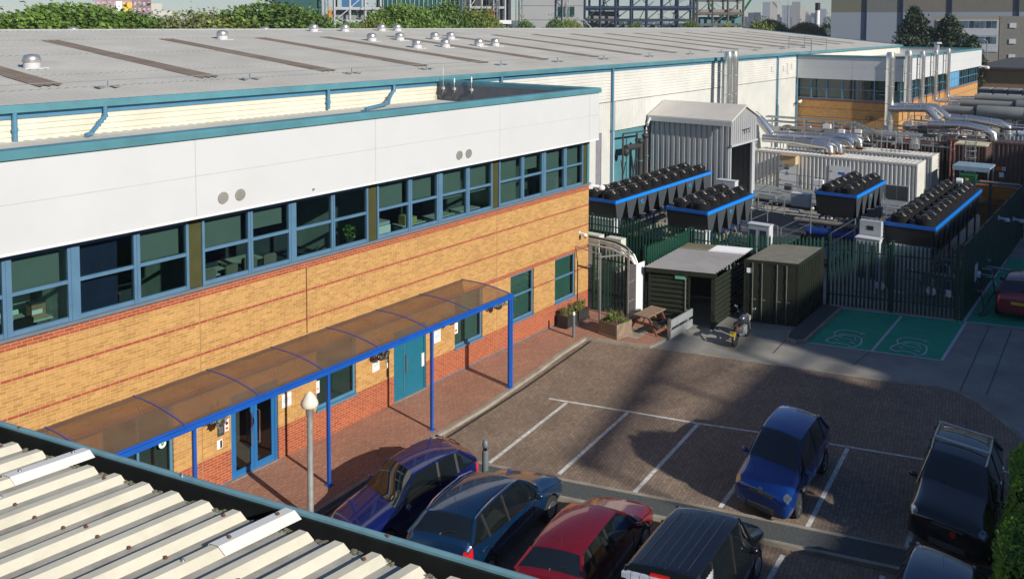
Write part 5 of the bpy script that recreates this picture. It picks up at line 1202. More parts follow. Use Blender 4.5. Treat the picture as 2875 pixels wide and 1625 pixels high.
for x, y, w_, lb in ((33.5, .65, .8, 'white condenser box behind the arched frame, against the brick corner'), (33.5, 1.9, .9, 'white condenser box with louvred front behind the dark palisade gate'), (33.6, -1.9, .9, 'white condenser box nearest the white board')):
    t = thing('condenser_unit', lb, 'condenser', (x, y, 0)); g = MB(); g.box(0, .45, -w_, 0, .05, 2.55 if y > 0 else 1.5); g.build('housing', mat('cream condenser', (.62, .61, .53), .5), t)
    for k in range(6): g = MB(); g.box(-.02, -.001, -w_ + .08, -.08, .3 + k * .17, .38 + k * .17); g.build('louvre', LGREY, t)
def rail(label, pts, h=1.05, step=None, m=GALV, r=.028):
    t = thing('handrail', label, 'handrail', (0, 0, 0))
    for f_ in (1.0, .5): g = MB(); g.tube([(p[0], p[1], p[2] - h * (1 - f_)) for p in pts], r, 6); g.build('rail', m, t, smooth=True)
    for p, q in zip(pts, pts[1:]):
        n = max(1, int((Vector(q) - Vector(p)).length / 1.0))
        for k in range(n + 1): c = Vector(p).lerp(Vector(q), k / n); g = MB(); g.cyl((c.x, c.y, c.z - h), tuple(c), r, n=6); g.build('upright', m, t, smooth=True)
    return t
rail('sloping galvanised stair handrail in the middle of the yard', [(45, -3.25, 1.4), (45, -4.81, 2.38)])
rail('sloping galvanised stair handrail beside the tilted screen panel', [(43.5, -6.33, 1.88), (43.5, -7.46, 2.74)])
rail('long sloping handrail behind the short left cooler', [(48, -.4, 1.44), (48, -2.34, 2.51)])
rail('galvanised walkway railing in front of the white container doors', [(57, 2.9, 1.3), (57, 1.3, 2.3), (57, -1.4, 2.2), (57, -3.6, 2.1), (57, -5.6, 1.35)])
rail('low walkway railing around the blue pipe pit', [(52, -7.2, 1.5), (52, -8.8, 1.5)])
t = thing('step_platform', 'dark grating platform with steps between the coolers', 'platform', (0, 0, 0))
g = MB(); g.box(44, 52, -3.6, 1.2, .55, .65); g.build('deck', mat('dark grating', (.03, .04, .05), .7, var=.2, scale=20), t)
g = MB(); g.box(44.2, 47.5, -6.2, -3.7, .1, .2); g.box(44.2, 47.5, -6.2, -5.2, .3, .4); g.build('step', MGREY, t)
for x in (44.2, 48, 51.8): g = MB(); g.box(x, x + .1, -3.5, 1.1, -.1, .55); g.build('beam', CHARC, t)
t = thing('walkway_platform', 'steel walkway platform along the white container doors', 'platform', (0, 0, 0))
g = MB(); g.box(57.2, 61.5, -5.8, 5, .3, .42); g.build('deck', MGREY, t); g = MB()
for y in range(-5, 6, 2): g.box(57.3, 57.4, y, y + .1, -.1, .3)
g.build('leg', GALV, t)
t = thing('blue_pipe_set', 'blue pump vessel and lagged pipe lying below the middle cooler', 'pipework', (0, 0, 0))
g = MB(); g.cyl((47.2, -3.9, .95), (47.2, -6.6, 1.0), .25, n=16); g.build('vessel', CBL2, t, smooth=True); g = MB(); g.cyl((47.3, -3.2, 1.45), (47.3, -6.6, 1.5), .14); g.build('lagged_pipe', MATS['lagged pipe'], t, smooth=True)
g = MB(); g.box(47, 47.4, -4.2, -4.0, -.1, .75); g.box(47, 47.4, -6.4, -6.2, -.1, .75); g.build('saddle', CHARC, t)
cabinet(52, -1.3, 1.1, .75, 'pale blue grey electrical box on legs in front of the container doors', z0=1.2, doors=2, win=False)

# ------------------------------------------------------------------ gabled shed
t = thing('gabled_shed', 'tall grey sheeted lean-out shed with white pitched roof against the warehouse', 'shed', (0, 0, 0))
GS = mat('silver grey sheet', (.33, .345, .36), .45, var=.06, scale=.8)
g = MB(); vprof(g, 2.7, 8.5, -.1, 6.1, 52.0, .38, .05, 'y'); g.v = [(x, y, z) for x, y, z in g.v]; g.build('side_wall', GS, t)
g = MB(); g.box(52.0, 52.15, 2.62, 2.75, -.1, 4.5); g.box(55.6, 56.1, 2.62, 2.75, -.1, 4.5); g.build('jamb', LGREY, t)
g = MB(); g.poly([(51.95, 2.6, 4.5), (56.2, 2.6, 4.5), (56.2, 2.6, 6.05), (54.1, 2.6, 6.85), (51.95, 2.6, 6.1)])
for k in range(12): x = 52.1 + k * .34; z = 6.05 + (.8 - abs(x - 54.1) * .37) - .1; g.box(x, x + .1, 2.57, 2.599, 4.55, z - .02)
g.build('gable_panel', GS, t)
g = MB(); g.box(51.9, 56.25, 2.5, 2.57, 4.42, 4.55); g.build('lintel', LGREY, t)
WR = mat('off white pvc roof', (.58, .55, .50), .5, var=.05, scale=.7, dirt=.15)
g = MB(); g.extr([(51.7, 6.0), (51.7, 6.12), (54.1, 6.98), (56.5, 6.1), (56.5, 5.98), (54.1, 6.86)], 'y', 2.45, 8.4); g.build('roof', WR, t)
g = MB(); g.box(51.68, 51.74, 2.45, 8.4, 5.75, 6.05); g.build('eaves_fascia', LGREY, t)
g = MB(); vprof(g, 2.7, 8.5, -.1, 6.0, 56.1, .38, .05, 'y'); g.box(52.1, 56, 7.8, 7.9, -.1, 6); g.build('inner_wall', mat('dim grey brown sheet', (.20, .19, .17), .6), t)
for k in range(3): g = MB(); g.box(52.1, 56, 7.7, 7.8, 1.2 + k * 1.5, 1.3 + k * 1.5); g.build('sheeting_rail', LGREY, t)
for x in (53.7, 54.1, 54.5): g = MB(); g.bar((x, 2.56, 5.35), (x + .25, 2.45, 5.4), .04); g.bar((x + .12, 2.5, 5.38), (x + .1, 2.45, 5.1), .04); g.build('bracket', BLACK, t)
g = MB(); g.tube([(51.7, 8.2, 5.95), (51.6, 8.3, 5.6), (51.75, 8.45, 5.4)], .08); g.build('gutter_end', WHITEP, t, smooth=True)
t = thing('lagged_pipe_riser', 'pair of thick black lagged pipes rising beside the teal loading door', 'pipework', (0, 0, 0))
g = MB(); g.tube([(49.84, 7.9, 2.0), (49.85, 7.9, 4.5)], .17, 12); g.ell((49.85, 7.9, 4.6), (.23, .23, .2)); g.build('pipe', mat('black lagging', (.035, .035, .037), .6), t, smooth=True)
g = MB(); g.tube([(50.66, 8.0, 2.0), (50.67, 8.0, 4.75)], .17, 12); g.ell((50.67, 8.0, 4.85), (.23, .23, .2)); g.build('pipe', MATS['black lagging'], t, smooth=True)
g = MB(); g.tube([(47.9, 7.9, 4.35), (49.6, 7.9, 4.3)], .2, 12); g.ell((48, 7.9, 4.1), (.22, .22, .3)); g.build('horizontal_pipe', MATS['black lagging'], t, smooth=True)
g = MB()
for p, q in (((47.5, 7.85, 0), (47.5, 7.85, 5.3)), ((47.5, 7.85, 5.3), (50.7, 7.85, 5.2)), ((48.1, 7.85, .5), (49.2, 7.85, 3.6)), ((49.4, 7.85, .5), (48.6, 7.85, 3.8)), ((49.3, 7.85, 0), (49.3, 7.85, 5.2))): g.bar(p, q, .09)
g.build('support_frame', CHARC, t)
for x, z in ((49.85, 3.3), (50.67, 3.5)): g = MB(); g.cyl((x, 7.9, z), (x, 7.9, z + .06), .18); g.build('pipe_band', TEAL, t)

# ------------------------------------------------------------------ flues, ducts and containers
def flue(x, y, z0, z1, r, label, arm=True):
    t = thing('flue_stack', label, 'flue', (x, y, 0), 0, 'steel flues at the far office')
    r *= 1.3; g = MB(); g.cyl((0, 0, z0), (0, 0, z1 - .25), r, n=18); g.build('pipe', STEEL, t, smooth=True)
    g = MB(); g.lathe([(r * 1.02, z1 - .5), (r * 1.02, z1 - .2), (r * .85, z1 - .05), (r * .85, z1)], n=18); g.build('cap', ALU, t, smooth=True)
    g = MB()
    for k in range(1, int((z1 - z0) / 1.4)): g.cyl((0, 0, z0 + k * 1.4), (0, 0, z0 + k * 1.4 + .05), r * 1.06, n=18)
    g.build('joint_band', GALV, t, smooth=True)
    if arm: g = MB(); g.bar((0, 0, 6.5), (0, .8, 6.5), .05); g.bar((0, 0, 8.6), (0, .8, 8.6), .05); g.build('bracket', GALV, t)
    return t
FL = 'counted from the left'
flue(62.05, 7.2, -.1, 10.15, .23, 'left one of the twin steel flues rising beside the gabled shed roof'); flue(63.2, 7.2, -.1, 10.15, .23, 'right one of the twin steel flues rising beside the gabled shed roof')
for x, z0, r, lb in ((74.6, 4.9, .26, 'nearest and widest steel flue at the shaded corner of the far office'), (80.6, 5.2, .24, 'second steel flue from the left along the far office'), (85.9, 4.9, .19, 'middle one of the five steel flues along the far office'),
                     (91.5, 4.9, .18, 'fourth steel flue from the left along the far office'), (97.3, 4.8, .18, 'rightmost steel flue, in front of the pale blue window panels')):
    flue(x, -1.3, z0 if x > 75 else 3.0, 10.0 if x < 82 else 9.85, r, lb)
for x in (84.6, 86.9, 90.3, 92.6, 96.2):
    pass
def duct(label, pts, r=.23, foot=None, m=STEEL):
    t = thing('steel_duct', label, 'duct', (0, 0, 0), 0, 'bright steel ducts')
    r *= 1.2; g = MB(); g.tube(pts, r, 16); g.build('pipe', m, t, smooth=True)
    g = MB()
    for p, q in zip(pts, pts[1:]):
        p, q = Vector(p), Vector(q); n = int((q - p).length / 1.2); d = (q - p).normalized()
        for k in range(1, n + 1): c = p + d * k * 1.2; g.cyl(tuple(c - d * .03), tuple(c + d * .03), r * 1.05, n=16)
    if g.v: g.build('joint_band', ALU, t, smooth=True)
    if foot: e = Vector(foot); g = MB(); g.lathe([(r * 1.3, 0), (r * 1.3, .12)], tuple(e), n=16); g.build('rusty_collar', RUST, t, smooth=True)
    g = MB()
    for p, q in zip(pts, pts[1:]):
        if abs(p[2] - q[2]) < .4 and (Vector(q) - Vector(p)).length > 1.5:
            c = Vector(p).lerp(Vector(q), .5); g.bar((c.x, c.y - .1, c.z - r - .7), (c.x, c.y - .1, c.z - r), .05); g.bar((c.x, c.y + .3, c.z - r - .7), (c.x, c.y + .3, c.z - r), .05)
    if g.v: g.build('support_leg', GALV, t)
duct('bright steel duct lying nearest on the first white container roof, ending in an elbow', [(63.4, 4.9, 3.65), (63.4, 2.4, 3.66), (63.4, 1.0, 3.52), (63.4, .2, 3.48), (63.4, -.05, 3.35), (63.4, -.1, 2.98)], .24, (63.4, -.1, 2.9))
duct('short steel branch duct beside the nearest duct, with its own elbow', [(63.9, 1.3, 3.68), (63.9, -.25, 3.66), (63.9, -.58, 3.5), (63.9, -.63, 3.0)], .21, (63.9, -.63, 2.9))
duct('long steel duct lying behind the nearest one, ending in an elbow on the second container', [(67, 5.3, 3.5), (67, 1.32, 3.62), (67, -.15, 3.55), (67, -.48, 3.35), (67, -.5, 3.0)], .24, (67, -.5, 2.92))
duct('rearmost steel branch duct with elbow beside the brown container', [(67.4, 1.6, 3.78), (67.4, -.7, 3.74), (67.4, -1.0, 3.5), (67.4, -1.02, 3.0)], .21, (67.4, -1.02, 2.92))
duct('fat steel duct slanting down from behind the gabled shed', [(65, 6.3, 5.2), (65, 5.7, 4.75), (65, 4.85, 3.8)], .30)
duct('steel duct running level from the nearest flue then slanting down', [(74.5, -1.3, 5.45), (74.5, -4.0, 5.6), (74.5, -4.25, 5.55), (74.5, -5.0, 4.75)], .25)
duct('second steel duct slanting down parallel to the first, beside the grey silencer', [(74.9, -1.4, 5.62), (74.9, -4.7, 5.75), (74.9, -5.65, 4.95)], .22)
duct('near long steel duct above the caged ladder, ending in an elbow', [(74.3, -4.3, 4.4), (74.3, -6.4, 4.5), (74.3, -7.3, 4.45), (74.3, -8.4, 4.25), (74.3, -8.85, 3.95), (74.3, -8.9, 3.5)], .25)
duct('rear long steel duct below the big grey silencers', [(75, -5.7, 4.9), (75, -7.4, 4.92), (75, -9.2, 4.75), (75, -9.75, 4.5), (75, -9.8, 3.8)], .25)
duct('thin shiny pipe from the fourth flue to the middle silencer', [(91.5, -1.4, 4.95), (91.5, -3.8, 5.0)], .16); duct('thin shiny pipe from the last flue to the rear silencer', [(97.3, -1.4, 4.85), (97.3, -4.0, 4.95)], .16)
def silencer(x, y0, y1, z, r1, r2, label):
    t = thing('silencer_tank', label, 'silencer', (0, 0, 0), 0, 'grey cylindrical silencers')
    G_ = mat('dull grey silencer', (.20, .215, .215), .55, var=.08, scale=1)
    ym = y0 + (y1 - y0) * .42
    g = MB(); g.cyl((x, y0, z), (x, ym, z), r1, n=24); g.build('inlet_drum', G_, t, smooth=True); g = MB(); g.cyl((x, ym, z - .05), (x, ym - .15, z - .05), r1 * .92, n=24); g.build('dark_joint', CHARC, t, smooth=True)
    g = MB(); g.lathe([(r1, 0), (r2 * .96, -.05), (r2, -.15), (r2, (y1 - ym) + .2), (r2 * .9, (y1 - ym))], (x, ym - .15, z), 'y', 28); g.build('main_drum', G_, t, smooth=True)
    g = MB()
    for k in range(6): y = y0 + (y1 - y0) * (k + .5) / 6; g.box(x - .08, x + .08, y - .06, y + .06, 3.0, z - .2)
    g.build('saddle', CHARC, t)
    g = MB(); g.lathe([(r2 * .97, -.0), (r2 * .97, -.06)], (x, y1 - .16, z), 'y', 28); g.build('end_cap', WHITEP, t)
silencer(80, -4.15, -10.1, 5.15, .33, .50, 'nearest grey silencer drum with white end behind the steel ducts')
silencer(84.5, -4.8, -14.5, 5.4, .33, .5, 'middle grey silencer drum behind the nearest one'); silencer(89, -5.2, -15, 5.6, .33, .5, 'rearmost grey silencer drum beside the black coolers')
def container(x0, x1, y0, y1, z0, z1, label, m, name='plant_container', roofm=None, end=True):
    t = thing(name, label, 'container', (x0, y0, z0)); Lx, Ly, H = x1 - x0, y1 - y0, z1 - z0
    g = MB(); g.box(.03, Lx - .03, .03, Ly - .03, 0, H - .03); g.build('body', m, t)
    g = MB(); n = int(Ly / .28)
    for k in range(n): y = .12 + k * (Ly - .24) / n; g.poly([(.03, y, .15), (-.03, y + .05, .15), (-.03, y + .05, H - .15), (.03, y, H - .15)]); g.poly([(-.03, y + .05, .15), (-.03, y + .14, .15), (-.03, y + .14, H - .15), (-.03, y + .05, H - .15)]); g.poly([(-.03, y + .14, .15), (.03, y + .19, .15), (.03, y + .19, H - .15), (-.03, y + .14, H - .15)])
    g.build('front_panel', m, t)
    g = MB(); n = int(Ly / .3)
    for k in range(n): y = .1 + k * (Ly - .2) / n; g.box(.1, Lx - .1, y, y + .12, H - .03, H - .005)
    g.build('roof_rib', roofm or m, t)
    g = MB(); g.box(-.04, .06, -.02, Ly + .02, H - .12, H + .02); g.box(-.04, .06, -.02, Ly + .02, -.02, .12); g.box(-.04, .06, -.02, .08, .12, H - .12); g.box(-.04, .06, Ly - .08, Ly + .02, .12, H - .12); g.box(Lx - .06, Lx + .02, -.02, .08, 0, H); g.box(.06, Lx - .06, -.02, .06, H - .12, H + .015); g.box(.06, Lx - .06, -.02, .06, -.02, .12); g.build('edge_frame', m, t)
    return t
t = container(62.2, 64.6, -6.2, 5.1, .25, 2.9, 'nearest long white ribbed plant container with two white doors', CONT)
for (ya, yb, lb) in ((1.9, 3.2, 1), (-1.9, -.45, 2)):
    g = MB(); g.box(-.06, -.032, ya + 6.2, yb + 6.2, .0, 2.05); d_ = g.build('door', WHITEP, t)
    g = MB(); g.box(-.08, -.061, yb + 6.2 - .22, yb + 6.2 - .06, 1.6, 1.66); g.box(-.08, -.061, yb + 6.2 - .22, yb + 6.2 - .06, .6, .66); g.build('latch', CHARC, d_)
    m_ = (ya + yb) / 2 + 6.2
    if lb == 1:
        g = MB(); g.box(-.066, -.061, m_ - .1, m_ + .2, 1.78, 1.95); g.build('red_label', MATS['red print'], d_); g = MB(); g.box(-.066, -.061, m_ - .08, m_ + .22, 1.6, 1.76); g.build('yellow_label', mat('yellow sign', (.6, .5, .03), .5), d_); g = MB(); g.box(-.066, -.061, m_ - .12, m_ + .22, 1.42, 1.57); g.build('blue_label', mat('blue sign', (.02, .1, .42), .5), d_)
        g = MB(); g.bar((-.065, m_ - .1, 1.05), (-.065, m_ + .1, 1.05), .02, .02); g.bar((-.065, m_ - .1, 1.05), (-.065, m_, 1.3), .02, .02); g.bar((-.065, m_ + .1, 1.05), (-.065, m_, 1.3), .02, .02); g.build('warning_triangle', BLACK, d_)
    else:
        g = MB(); g.box(-.066, -.061, m_ - .35, m_ + .1, 1.45, 1.62); g.build('blue_label', MATS['blue sign'], d_)
g = MB(); g.box(-.06, -.02, .45, 2.0, .05, 1.15); w_ = g.build('intake_grille', LGREY, t); g = MB(); g.box(-.07, -.061, .52, 1.2, .12, 1.08); g.box(-.07, -.061, 1.25, 1.93, .12, 1.08); g.build('mesh', CHARC, w_)
t = container(66.6, 69.0, -6.2, 4.2, .25, 2.9, 'second long white ribbed plant container behind the first', CONT)
t = container(73.0, 75.4, -5.7, 1.2, -.1, 3.0, 'long flat-topped brown plant container behind the white ones', BROWN)
t = container(73.0, 76, -8.6, -5.95, -.1, 3.4, 'brown plant container behind the caged ladder', BROWN)
t = container(70.0, 72.4, -14, -9.55, -.1, 3.88, 'big dark brown plant container with orange and white safety signs', BROWN)
g = MB(); g.box(-.05, -.04, 3.9, 4.3, 1.95, 2.25); g.build('orange_sign', mat('orange sign', (.5, .12, .02), .5), t); g = MB(); g.box(-.05, -.04, 3.65, 3.88, 1.98, 2.25); g.build('white_sign', WHITEP, t); g = MB(); g.box(-.05, -.04, 3.75, 4.05, 1.5, 1.85); g.build('white_sign', WHITEP, t)
g = MB(); g.cyl((-.052, 3.765, 2.115), (-.058, 3.765, 2.115), .05); g.build('black_symbol', BLACK, t)
t = container(76.2, 78.6, -6.4, -2.9, 2.6, 3.4, 'low white ribbed container roof beyond the brown container', CONT); g = MB(); g.box(.1, 2.3, .1, 3.3, -2.7, 0); g.build('plinth', CHARC, t)
t = container(76.3, 78.7, -9.2, -7.6, -.1, 3.35, 'white ribbed container wedged between the brown containers', CONT)
t = container(76.5, 79, -13.5, -9.4, -.1, 3.9, 'blue white ribbed container roof at the right edge behind the brown one', mat('blue white steel', (.36, .43, .52), .5, dirt=.15))
t = thing('wooden_box', 'rust stained plywood box fixed to the front of the nearest white container', 'box', (61.5, 1.75, 2.15)); g = MB(); g.box(0, .65, 0, .95, 0, .6); g.build('carcass', mat('stained plywood', (.55, .40, .22), .7, var=.1, scale=2, dirt=.35, dscale=2), t); g = MB(); g.box(-.1, .7, -.05, 1.2, .6, .64); g.build('lid', mat('rusty lid', (.40, .26, .15), .7, dirt=.5, dscale=3), t)
t = thing('cable_tray_bridge', 'raised galvanised cable tray bridge in front of the far office brick wall', 'cable tray', (0, 0, 0))
for z, a, c in ((4.42, 7.6, .6), (4.05, 7.6, .2), (3.4, 7.2, .4)):
    for x in (70.9, 71.5): g = MB(); g.box(x - .02, x + .02, c, a, z, z + .12); g.build('tray_rail', GALV, t)
    g = MB(); 
    for k in range(int((a - c) / .35)): g.box(70.92, 71.48, c + k * .35, c + k * .35 + .05, z + .02, z + .05)
    for k in range(5): g.tube([(71.0 + k * .09, a, z + .09), (71.02 + k * .09, c, z + .09)], .025, 5)
    g.build('cable', mat('grey cable bundle', (.12, .125, .14), .6), t)
for y in (7.0, 4.36, 2.0, .6): g = MB(); g.box(70.8, 70.9, y - .05, y + .05, -.1, 4.5); g.box(71.52, 71.6, y - .05, y + .05, -.1, 4.5); g.build('leg', GALV, t)
for x in (70.9, 71.5): g = MB(); g.bar((x, .6, 4.5), (x, -2.0, 3.55), .05, .14); g.build('sloping_rail', GALV, t)
g = MB()
for k in range(8): y = .5 - k * .33; z = 4.48 - k * .12; g.box(70.92, 71.48, y - .03, y + .03, z - .02, z + .02)
g.build('rung', GALV, t)
g = MB(); g.box(71, 71.06, -4.5, .2, 3.75, 3.95); g.box(71.4, 71.46, -4.5, .2, 3.75, 3.95); g.box(71.1, 71.16, -4.2, .2, 3.1, 3.2); g.build('low_tray', LGREY, t)
for y in (-1.4, -4.2): g = MB(); g.box(71.0, 71.1, y, y + .1, -.1, 3.75); g.build('leg', GALV, t)
t = thing('cable_coil', 'loops of black cable hanging under the tray bridge', 'cable', (0, 0, 0))
for k in range(5): g = MB(); rr = .35 + k * .08; g.tube([(70.7, 5.6 + rr * math.cos(a_ * PI / 10), 3.4 + rr * .8 * math.sin(a_ * PI / 10)) for a_ in range(11)], .03, 5); g.build('loop', BLACK, t, smooth=True)
t = thing('caged_ladder', 'galvanised caged access ladder with curved guard rails on the brown container', 'ladder', (69.0, -8.25, 0))
for y in (-.32, .32): g = MB(); g.bar((0, y, 1.0), (0, y, 4.7), .05); g.build('stile', GALV, t)
g = MB()
for k in range(12): g.bar((0, -.3, 1.1 + k * .3), (0, .3, 1.1 + k * .3), .03)
g.build('rung', GALV, t)
for z in (2.8, 3.3, 3.85): g = MB(); g.tube([(.0 - .6 * math.sin(a_ * PI / 10), .38 * math.cos(a_ * PI / 10), z) for a_ in range(11)], .028, 5); g.build('cage_hoop', GALV, t, smooth=True)
g = MB()
for a_ in (2, 5, 8): g.bar((-.6 * math.sin(a_ * PI / 10), .38 * math.cos(a_ * PI / 10), 2.8), (-.6 * math.sin(a_ * PI / 10), .38 * math.cos(a_ * PI / 10), 3.85), .03)
g.build('cage_bar', GALV, t)
for z in (4.1, 4.4, 4.7): g = MB(); g.tube([(0, -1.0, z), (-.5, -.75, z), (-.75, -.2, z), (-.75, .5, z), (-.3, 1.0, z), (1.8, 1.1, z)], .025, 5); g.build('guard_rail', GALV, t, smooth=True)
g = MB(); g.box(0, 2.2, -1.0, 1.1, 3.6, 3.68); g.build('platform', mat('cream deck', (.6, .54, .36), .6), t)
t = thing('red_pipe_pair', 'two rust red vertical pipes on the end of the brown container', 'pipework', (0, 0, 0))
for y in (-6.95, -7.18): g = MB(); g.tube([(70.5, y + .5, 3.9), (69.2, y, 3.85), (68.9, y, 3.6), (68.9, y, -.1)], .055, 8); g.build('pipe', mat('red oxide pipe', (.22, .06, .04), .5), t, smooth=True)
t = thing('loading_canopy', 'light blue flat canopy on thin posts in front of the brown container', 'canopy', (67.0, -9.9, 0))
LB = mat('light blue steel', (.22, .33, .42), .5)
g = MB(); g.box(-.8, 1.5, 0, 2.3, 2.38, 2.5); g.box(-.82, -.8, -.0, 2.3, 2.2, 2.5); g.build('roof', LB, t)
for p in ((-.7, .1), (-.7, 2.2), (1.4, .1), (1.4, 2.2)): g = MB(); g.box(p[0] - .03, p[0] + .03, p[1] - .03, p[1] + .03, -.1, 2.38); g.build('post', LGREY, t)
t = thing('green_bin', 'dark green wheeled bin with yellow label below the light blue canopy', 'bin', (65.8, -9.1, -.1))
g = MB(); g.box(0, .8, 0, .95, .9, 2.0); g.build('body', mat('bin green', (.01, .12, .06), .5), t); g = MB(); g.box(-.03, .85, -.03, .98, 2.0, 2.1); g.build('lid', mat('bin green', (.01, .12, .06)), t); g = MB(); g.box(-.012, -.001, .4, .6, 1.7, 1.85); g.build('label', MATS['yellow sign'], t)
g = MB(); g.box(0, .8, 0, .95, 0, .9); g.build('stand', CHARC, t)
t = thing('gas_cylinder', 'small white rounded tank beside the green bin', 'tank', (64.3, -8.4, 1.55)); g = MB(); g.cyl((0, -.18, .2), (0, .18, .2), .2, n=16); g.build('tank', WHITEP, t, smooth=True); g = MB(); g.box(-.05, .05, -.05, .05, -1.65, .1); g.build('stand', LGREY, t)
for x, y, z, lb, m in ((58.0, -12.2, 1.9, 'upper orange skip with chamfered end beside the steel post', mat('orange skip', (.42, .16, .01), .6, var=.15, dirt=.4)), (57.6, -12.1, .9, 'lower rusty orange skip below the orange one', mat('rusty orange skip', (.22, .10, .03), .8, var=.3, dirt=.5))):
    t = thing('skip', lb, 'skip', (x, y, z)); g = MB(); g.extr([(0, .75), (.15, .1), (.4, 0), (1.5, 0), (1.75, .75)], 'y', 0, .0); g.v = []; g.f = []; g.m = []
    g.extr([(-.25, .72), (-.1, .15), (.15, 0), (1.5, 0), (1.8, .72)], 'x', 0, 1.6); g.build('body', m, t)
    g = MB(); g.box(-.03, 1.63, -.3, 1.85, .72, .79); g.build('rim', m, t)
    if z < 1: g = MB(); g.box(.1, 1.5, .2, 1.4, -1.0, 0); g.build('base', m, t)
t = thing('steel_goalpost', 'dark steel post and beam frame beside the orange skips', 'frame', (0, 0, 0)); g = MB(); g.box(57, 57.15, -11.35, -11.2, -.1, 3.0); g.build('post', CHARC, t); g = MB(); g.box(57, 57.15, -12.8, -10.5, 2.88, 3.02); g.build('beam', mat('blue steel beam', (.04, .09, .16), .5), t)
# antennas on the office parapet
for i, (y, h, lb) in enumerate(((8.05, 1.05, 'thin whip aerial tallest of the three on the inner parapet'), (7.35, .55, 'short white antenna between the other two on the inner parapet'), (6.3, .65, 'white bulb-topped antenna rightmost on the inner parapet'))):
    t = thing('roof_antenna', lb, 'antenna', (30.8, y, 9.05)); g = MB(); g.cyl((0, 0, -.1), (0, 0, h * .6), .02, n=8); g.build('mast', GALV, t, smooth=True)
    g = MB(); g.ell((0, 0, h * .8), (.035 if i else .012, .035 if i else .012, h * .25)); g.build('element', WHITEP, t, smooth=True); g = MB(); g.box(-.06, .06, -.05, .05, 0, .12); g.build('box', LGREY, t); g = MB(); g.tube([(-.03, .0, 0), (-.1, .12, -.25), (-.1, -.05, -.4), (-.05, -.12, -.2)], .015, 5); g.build('cable', BLACK, t)

# ------------------------------------------------------------------ foreground ribbed roof
fg = thing('ribbed_roof_building', 'weathered cream ribbed roof with dark box gutter in the lower left foreground', 'building', (0, 0, 0))
FX = Matrix(((.215, -.9965, 0, 3.42), (-.977, .083, 0, -10.84), (0, 0, 1, 8.4), (0, 0, 0, 1)))   # u along gutter, v back from gutter
def fb(f, nm, m, smooth=False, par=None):
    g = MB(); g.X = FX; f(g); return g.build(nm, m, par or fg, smooth=smooth)
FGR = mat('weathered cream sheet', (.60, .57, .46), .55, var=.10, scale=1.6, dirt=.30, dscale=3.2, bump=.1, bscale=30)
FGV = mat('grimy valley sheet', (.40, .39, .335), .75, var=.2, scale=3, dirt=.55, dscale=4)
U0, U1 = -4.0, 12.0
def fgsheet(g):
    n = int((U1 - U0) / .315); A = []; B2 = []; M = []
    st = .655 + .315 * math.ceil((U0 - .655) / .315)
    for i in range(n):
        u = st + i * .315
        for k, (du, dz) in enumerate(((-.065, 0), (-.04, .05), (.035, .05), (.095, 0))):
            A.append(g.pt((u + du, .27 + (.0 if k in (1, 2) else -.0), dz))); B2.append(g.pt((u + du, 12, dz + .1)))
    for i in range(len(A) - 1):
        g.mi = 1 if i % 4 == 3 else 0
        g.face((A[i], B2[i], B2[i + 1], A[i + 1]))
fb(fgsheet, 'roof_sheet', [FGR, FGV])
fb(lambda g: [g.poly([(u - .065, .271, 0), (u - .04, .271, .049), (u + .035, .271, .049), (u + .095, .271, 0)]) for u in [.655 + .315 * k for k in range(-14, 36)]], 'rib_end', mat('dirty rib end', (.34, .30, .22), .8, var=.3, scale=30))
fb(lambda g: (g.box(U0, U1, .0, .045, -.0, .02),), 'gutter_lip', mat('pale teal gutter edge', (.17, .33, .38), .4, var=.12, scale=6, dirt=.2, dscale=8))
fb(lambda g: (g.box(U0, U1, .045, .06, -.22, -.002), g.box(U0, U1, .06, .235, -.23, -.2)), 'gutter_trough', mat('black gutter lining', (.012, .014, .013), .55, var=.3, scale=6))
fb(lambda g: (g.box(U0, U1, .235, .27, -.23, -.03),), 'gutter_back', mat('olive gutter back', (.07, .075, .04), .7, dirt=.3, dscale=4))
fb(lambda g: (g.box(U0, U1, -.012, .0, -.9, .018), g.box(U0, U1, .02, 12, -8.5, -.24)), 'wall', mat('blue grey cladding', (.12, .2, .24), .5))
CAPM = mat('clean white flashing', (.66, .66, .64), .45, var=.05, dirt=.1)
for u_ in (1.285, 3.49, 6.64):
    fb(lambda g: (g.poly([(u_ - .08, .09, .012), (u_ - .045, .09, .062), (u_ - .045, .72, .066), (u_ - .08, .72, .016)]), g.poly([(u_ - .045, .09, .062), (u_ + .04, .09, .062), (u_ + .04, .72, .066), (u_ - .045, .72, .066)]), g.poly([(u_ + .04, .09, .062), (u_ + .105, .09, .008), (u_ + .105, .72, .012), (u_ + .04, .72, .066)])), 'flashing_cap', CAPM)
RBOLT = mat('rusty bolt', (.17, .065, .04), .85, var=.3, scale=60)
rb_ = random.Random(21)
bolt = None
def bolt_at(u, v, z, m=RBOLT):
    p = FX @ Vector((u, v, z)); g = MB(); g.cyl((0, 0, 0), (0, 0, .005), .015, n=10); g.cyl((0, 0, .005), (0, 0, .017), .009, n=6)
    g.build('roof_bolt', m, fg, loc=p)
for u, v in ((1.285, .2), (1.285, .62), (3.49, .2), (3.49, .6), (6.64, .3)): bolt_at(u, v, .066, RBOLT if u > 2 else GALV)
for k in range(-2, 18):
    if k % 7 != 2: bolt_at(.655 + .315 * k + .12, .95 + rb_.uniform(-.05, .05), .012)
for k in (0, 3, 6, 9, 12): bolt_at(.655 + .315 * k,   .95, .056, GALV if k % 2 else RBOLT)
for k in range(0, 16, 4): bolt_at(.655 + .315 * k, .38, .053)
for k in (1, 5, 9, 13): bolt_at(.655 + .315 * k + .14, 2.1, .03)
for k in (0, 4, 8, 12): bolt_at(.3 + .5 * k, .02, .02, GALV if k % 8 else RBOLT)
g = MB(); g.X = FX; rn = random.Random(5)
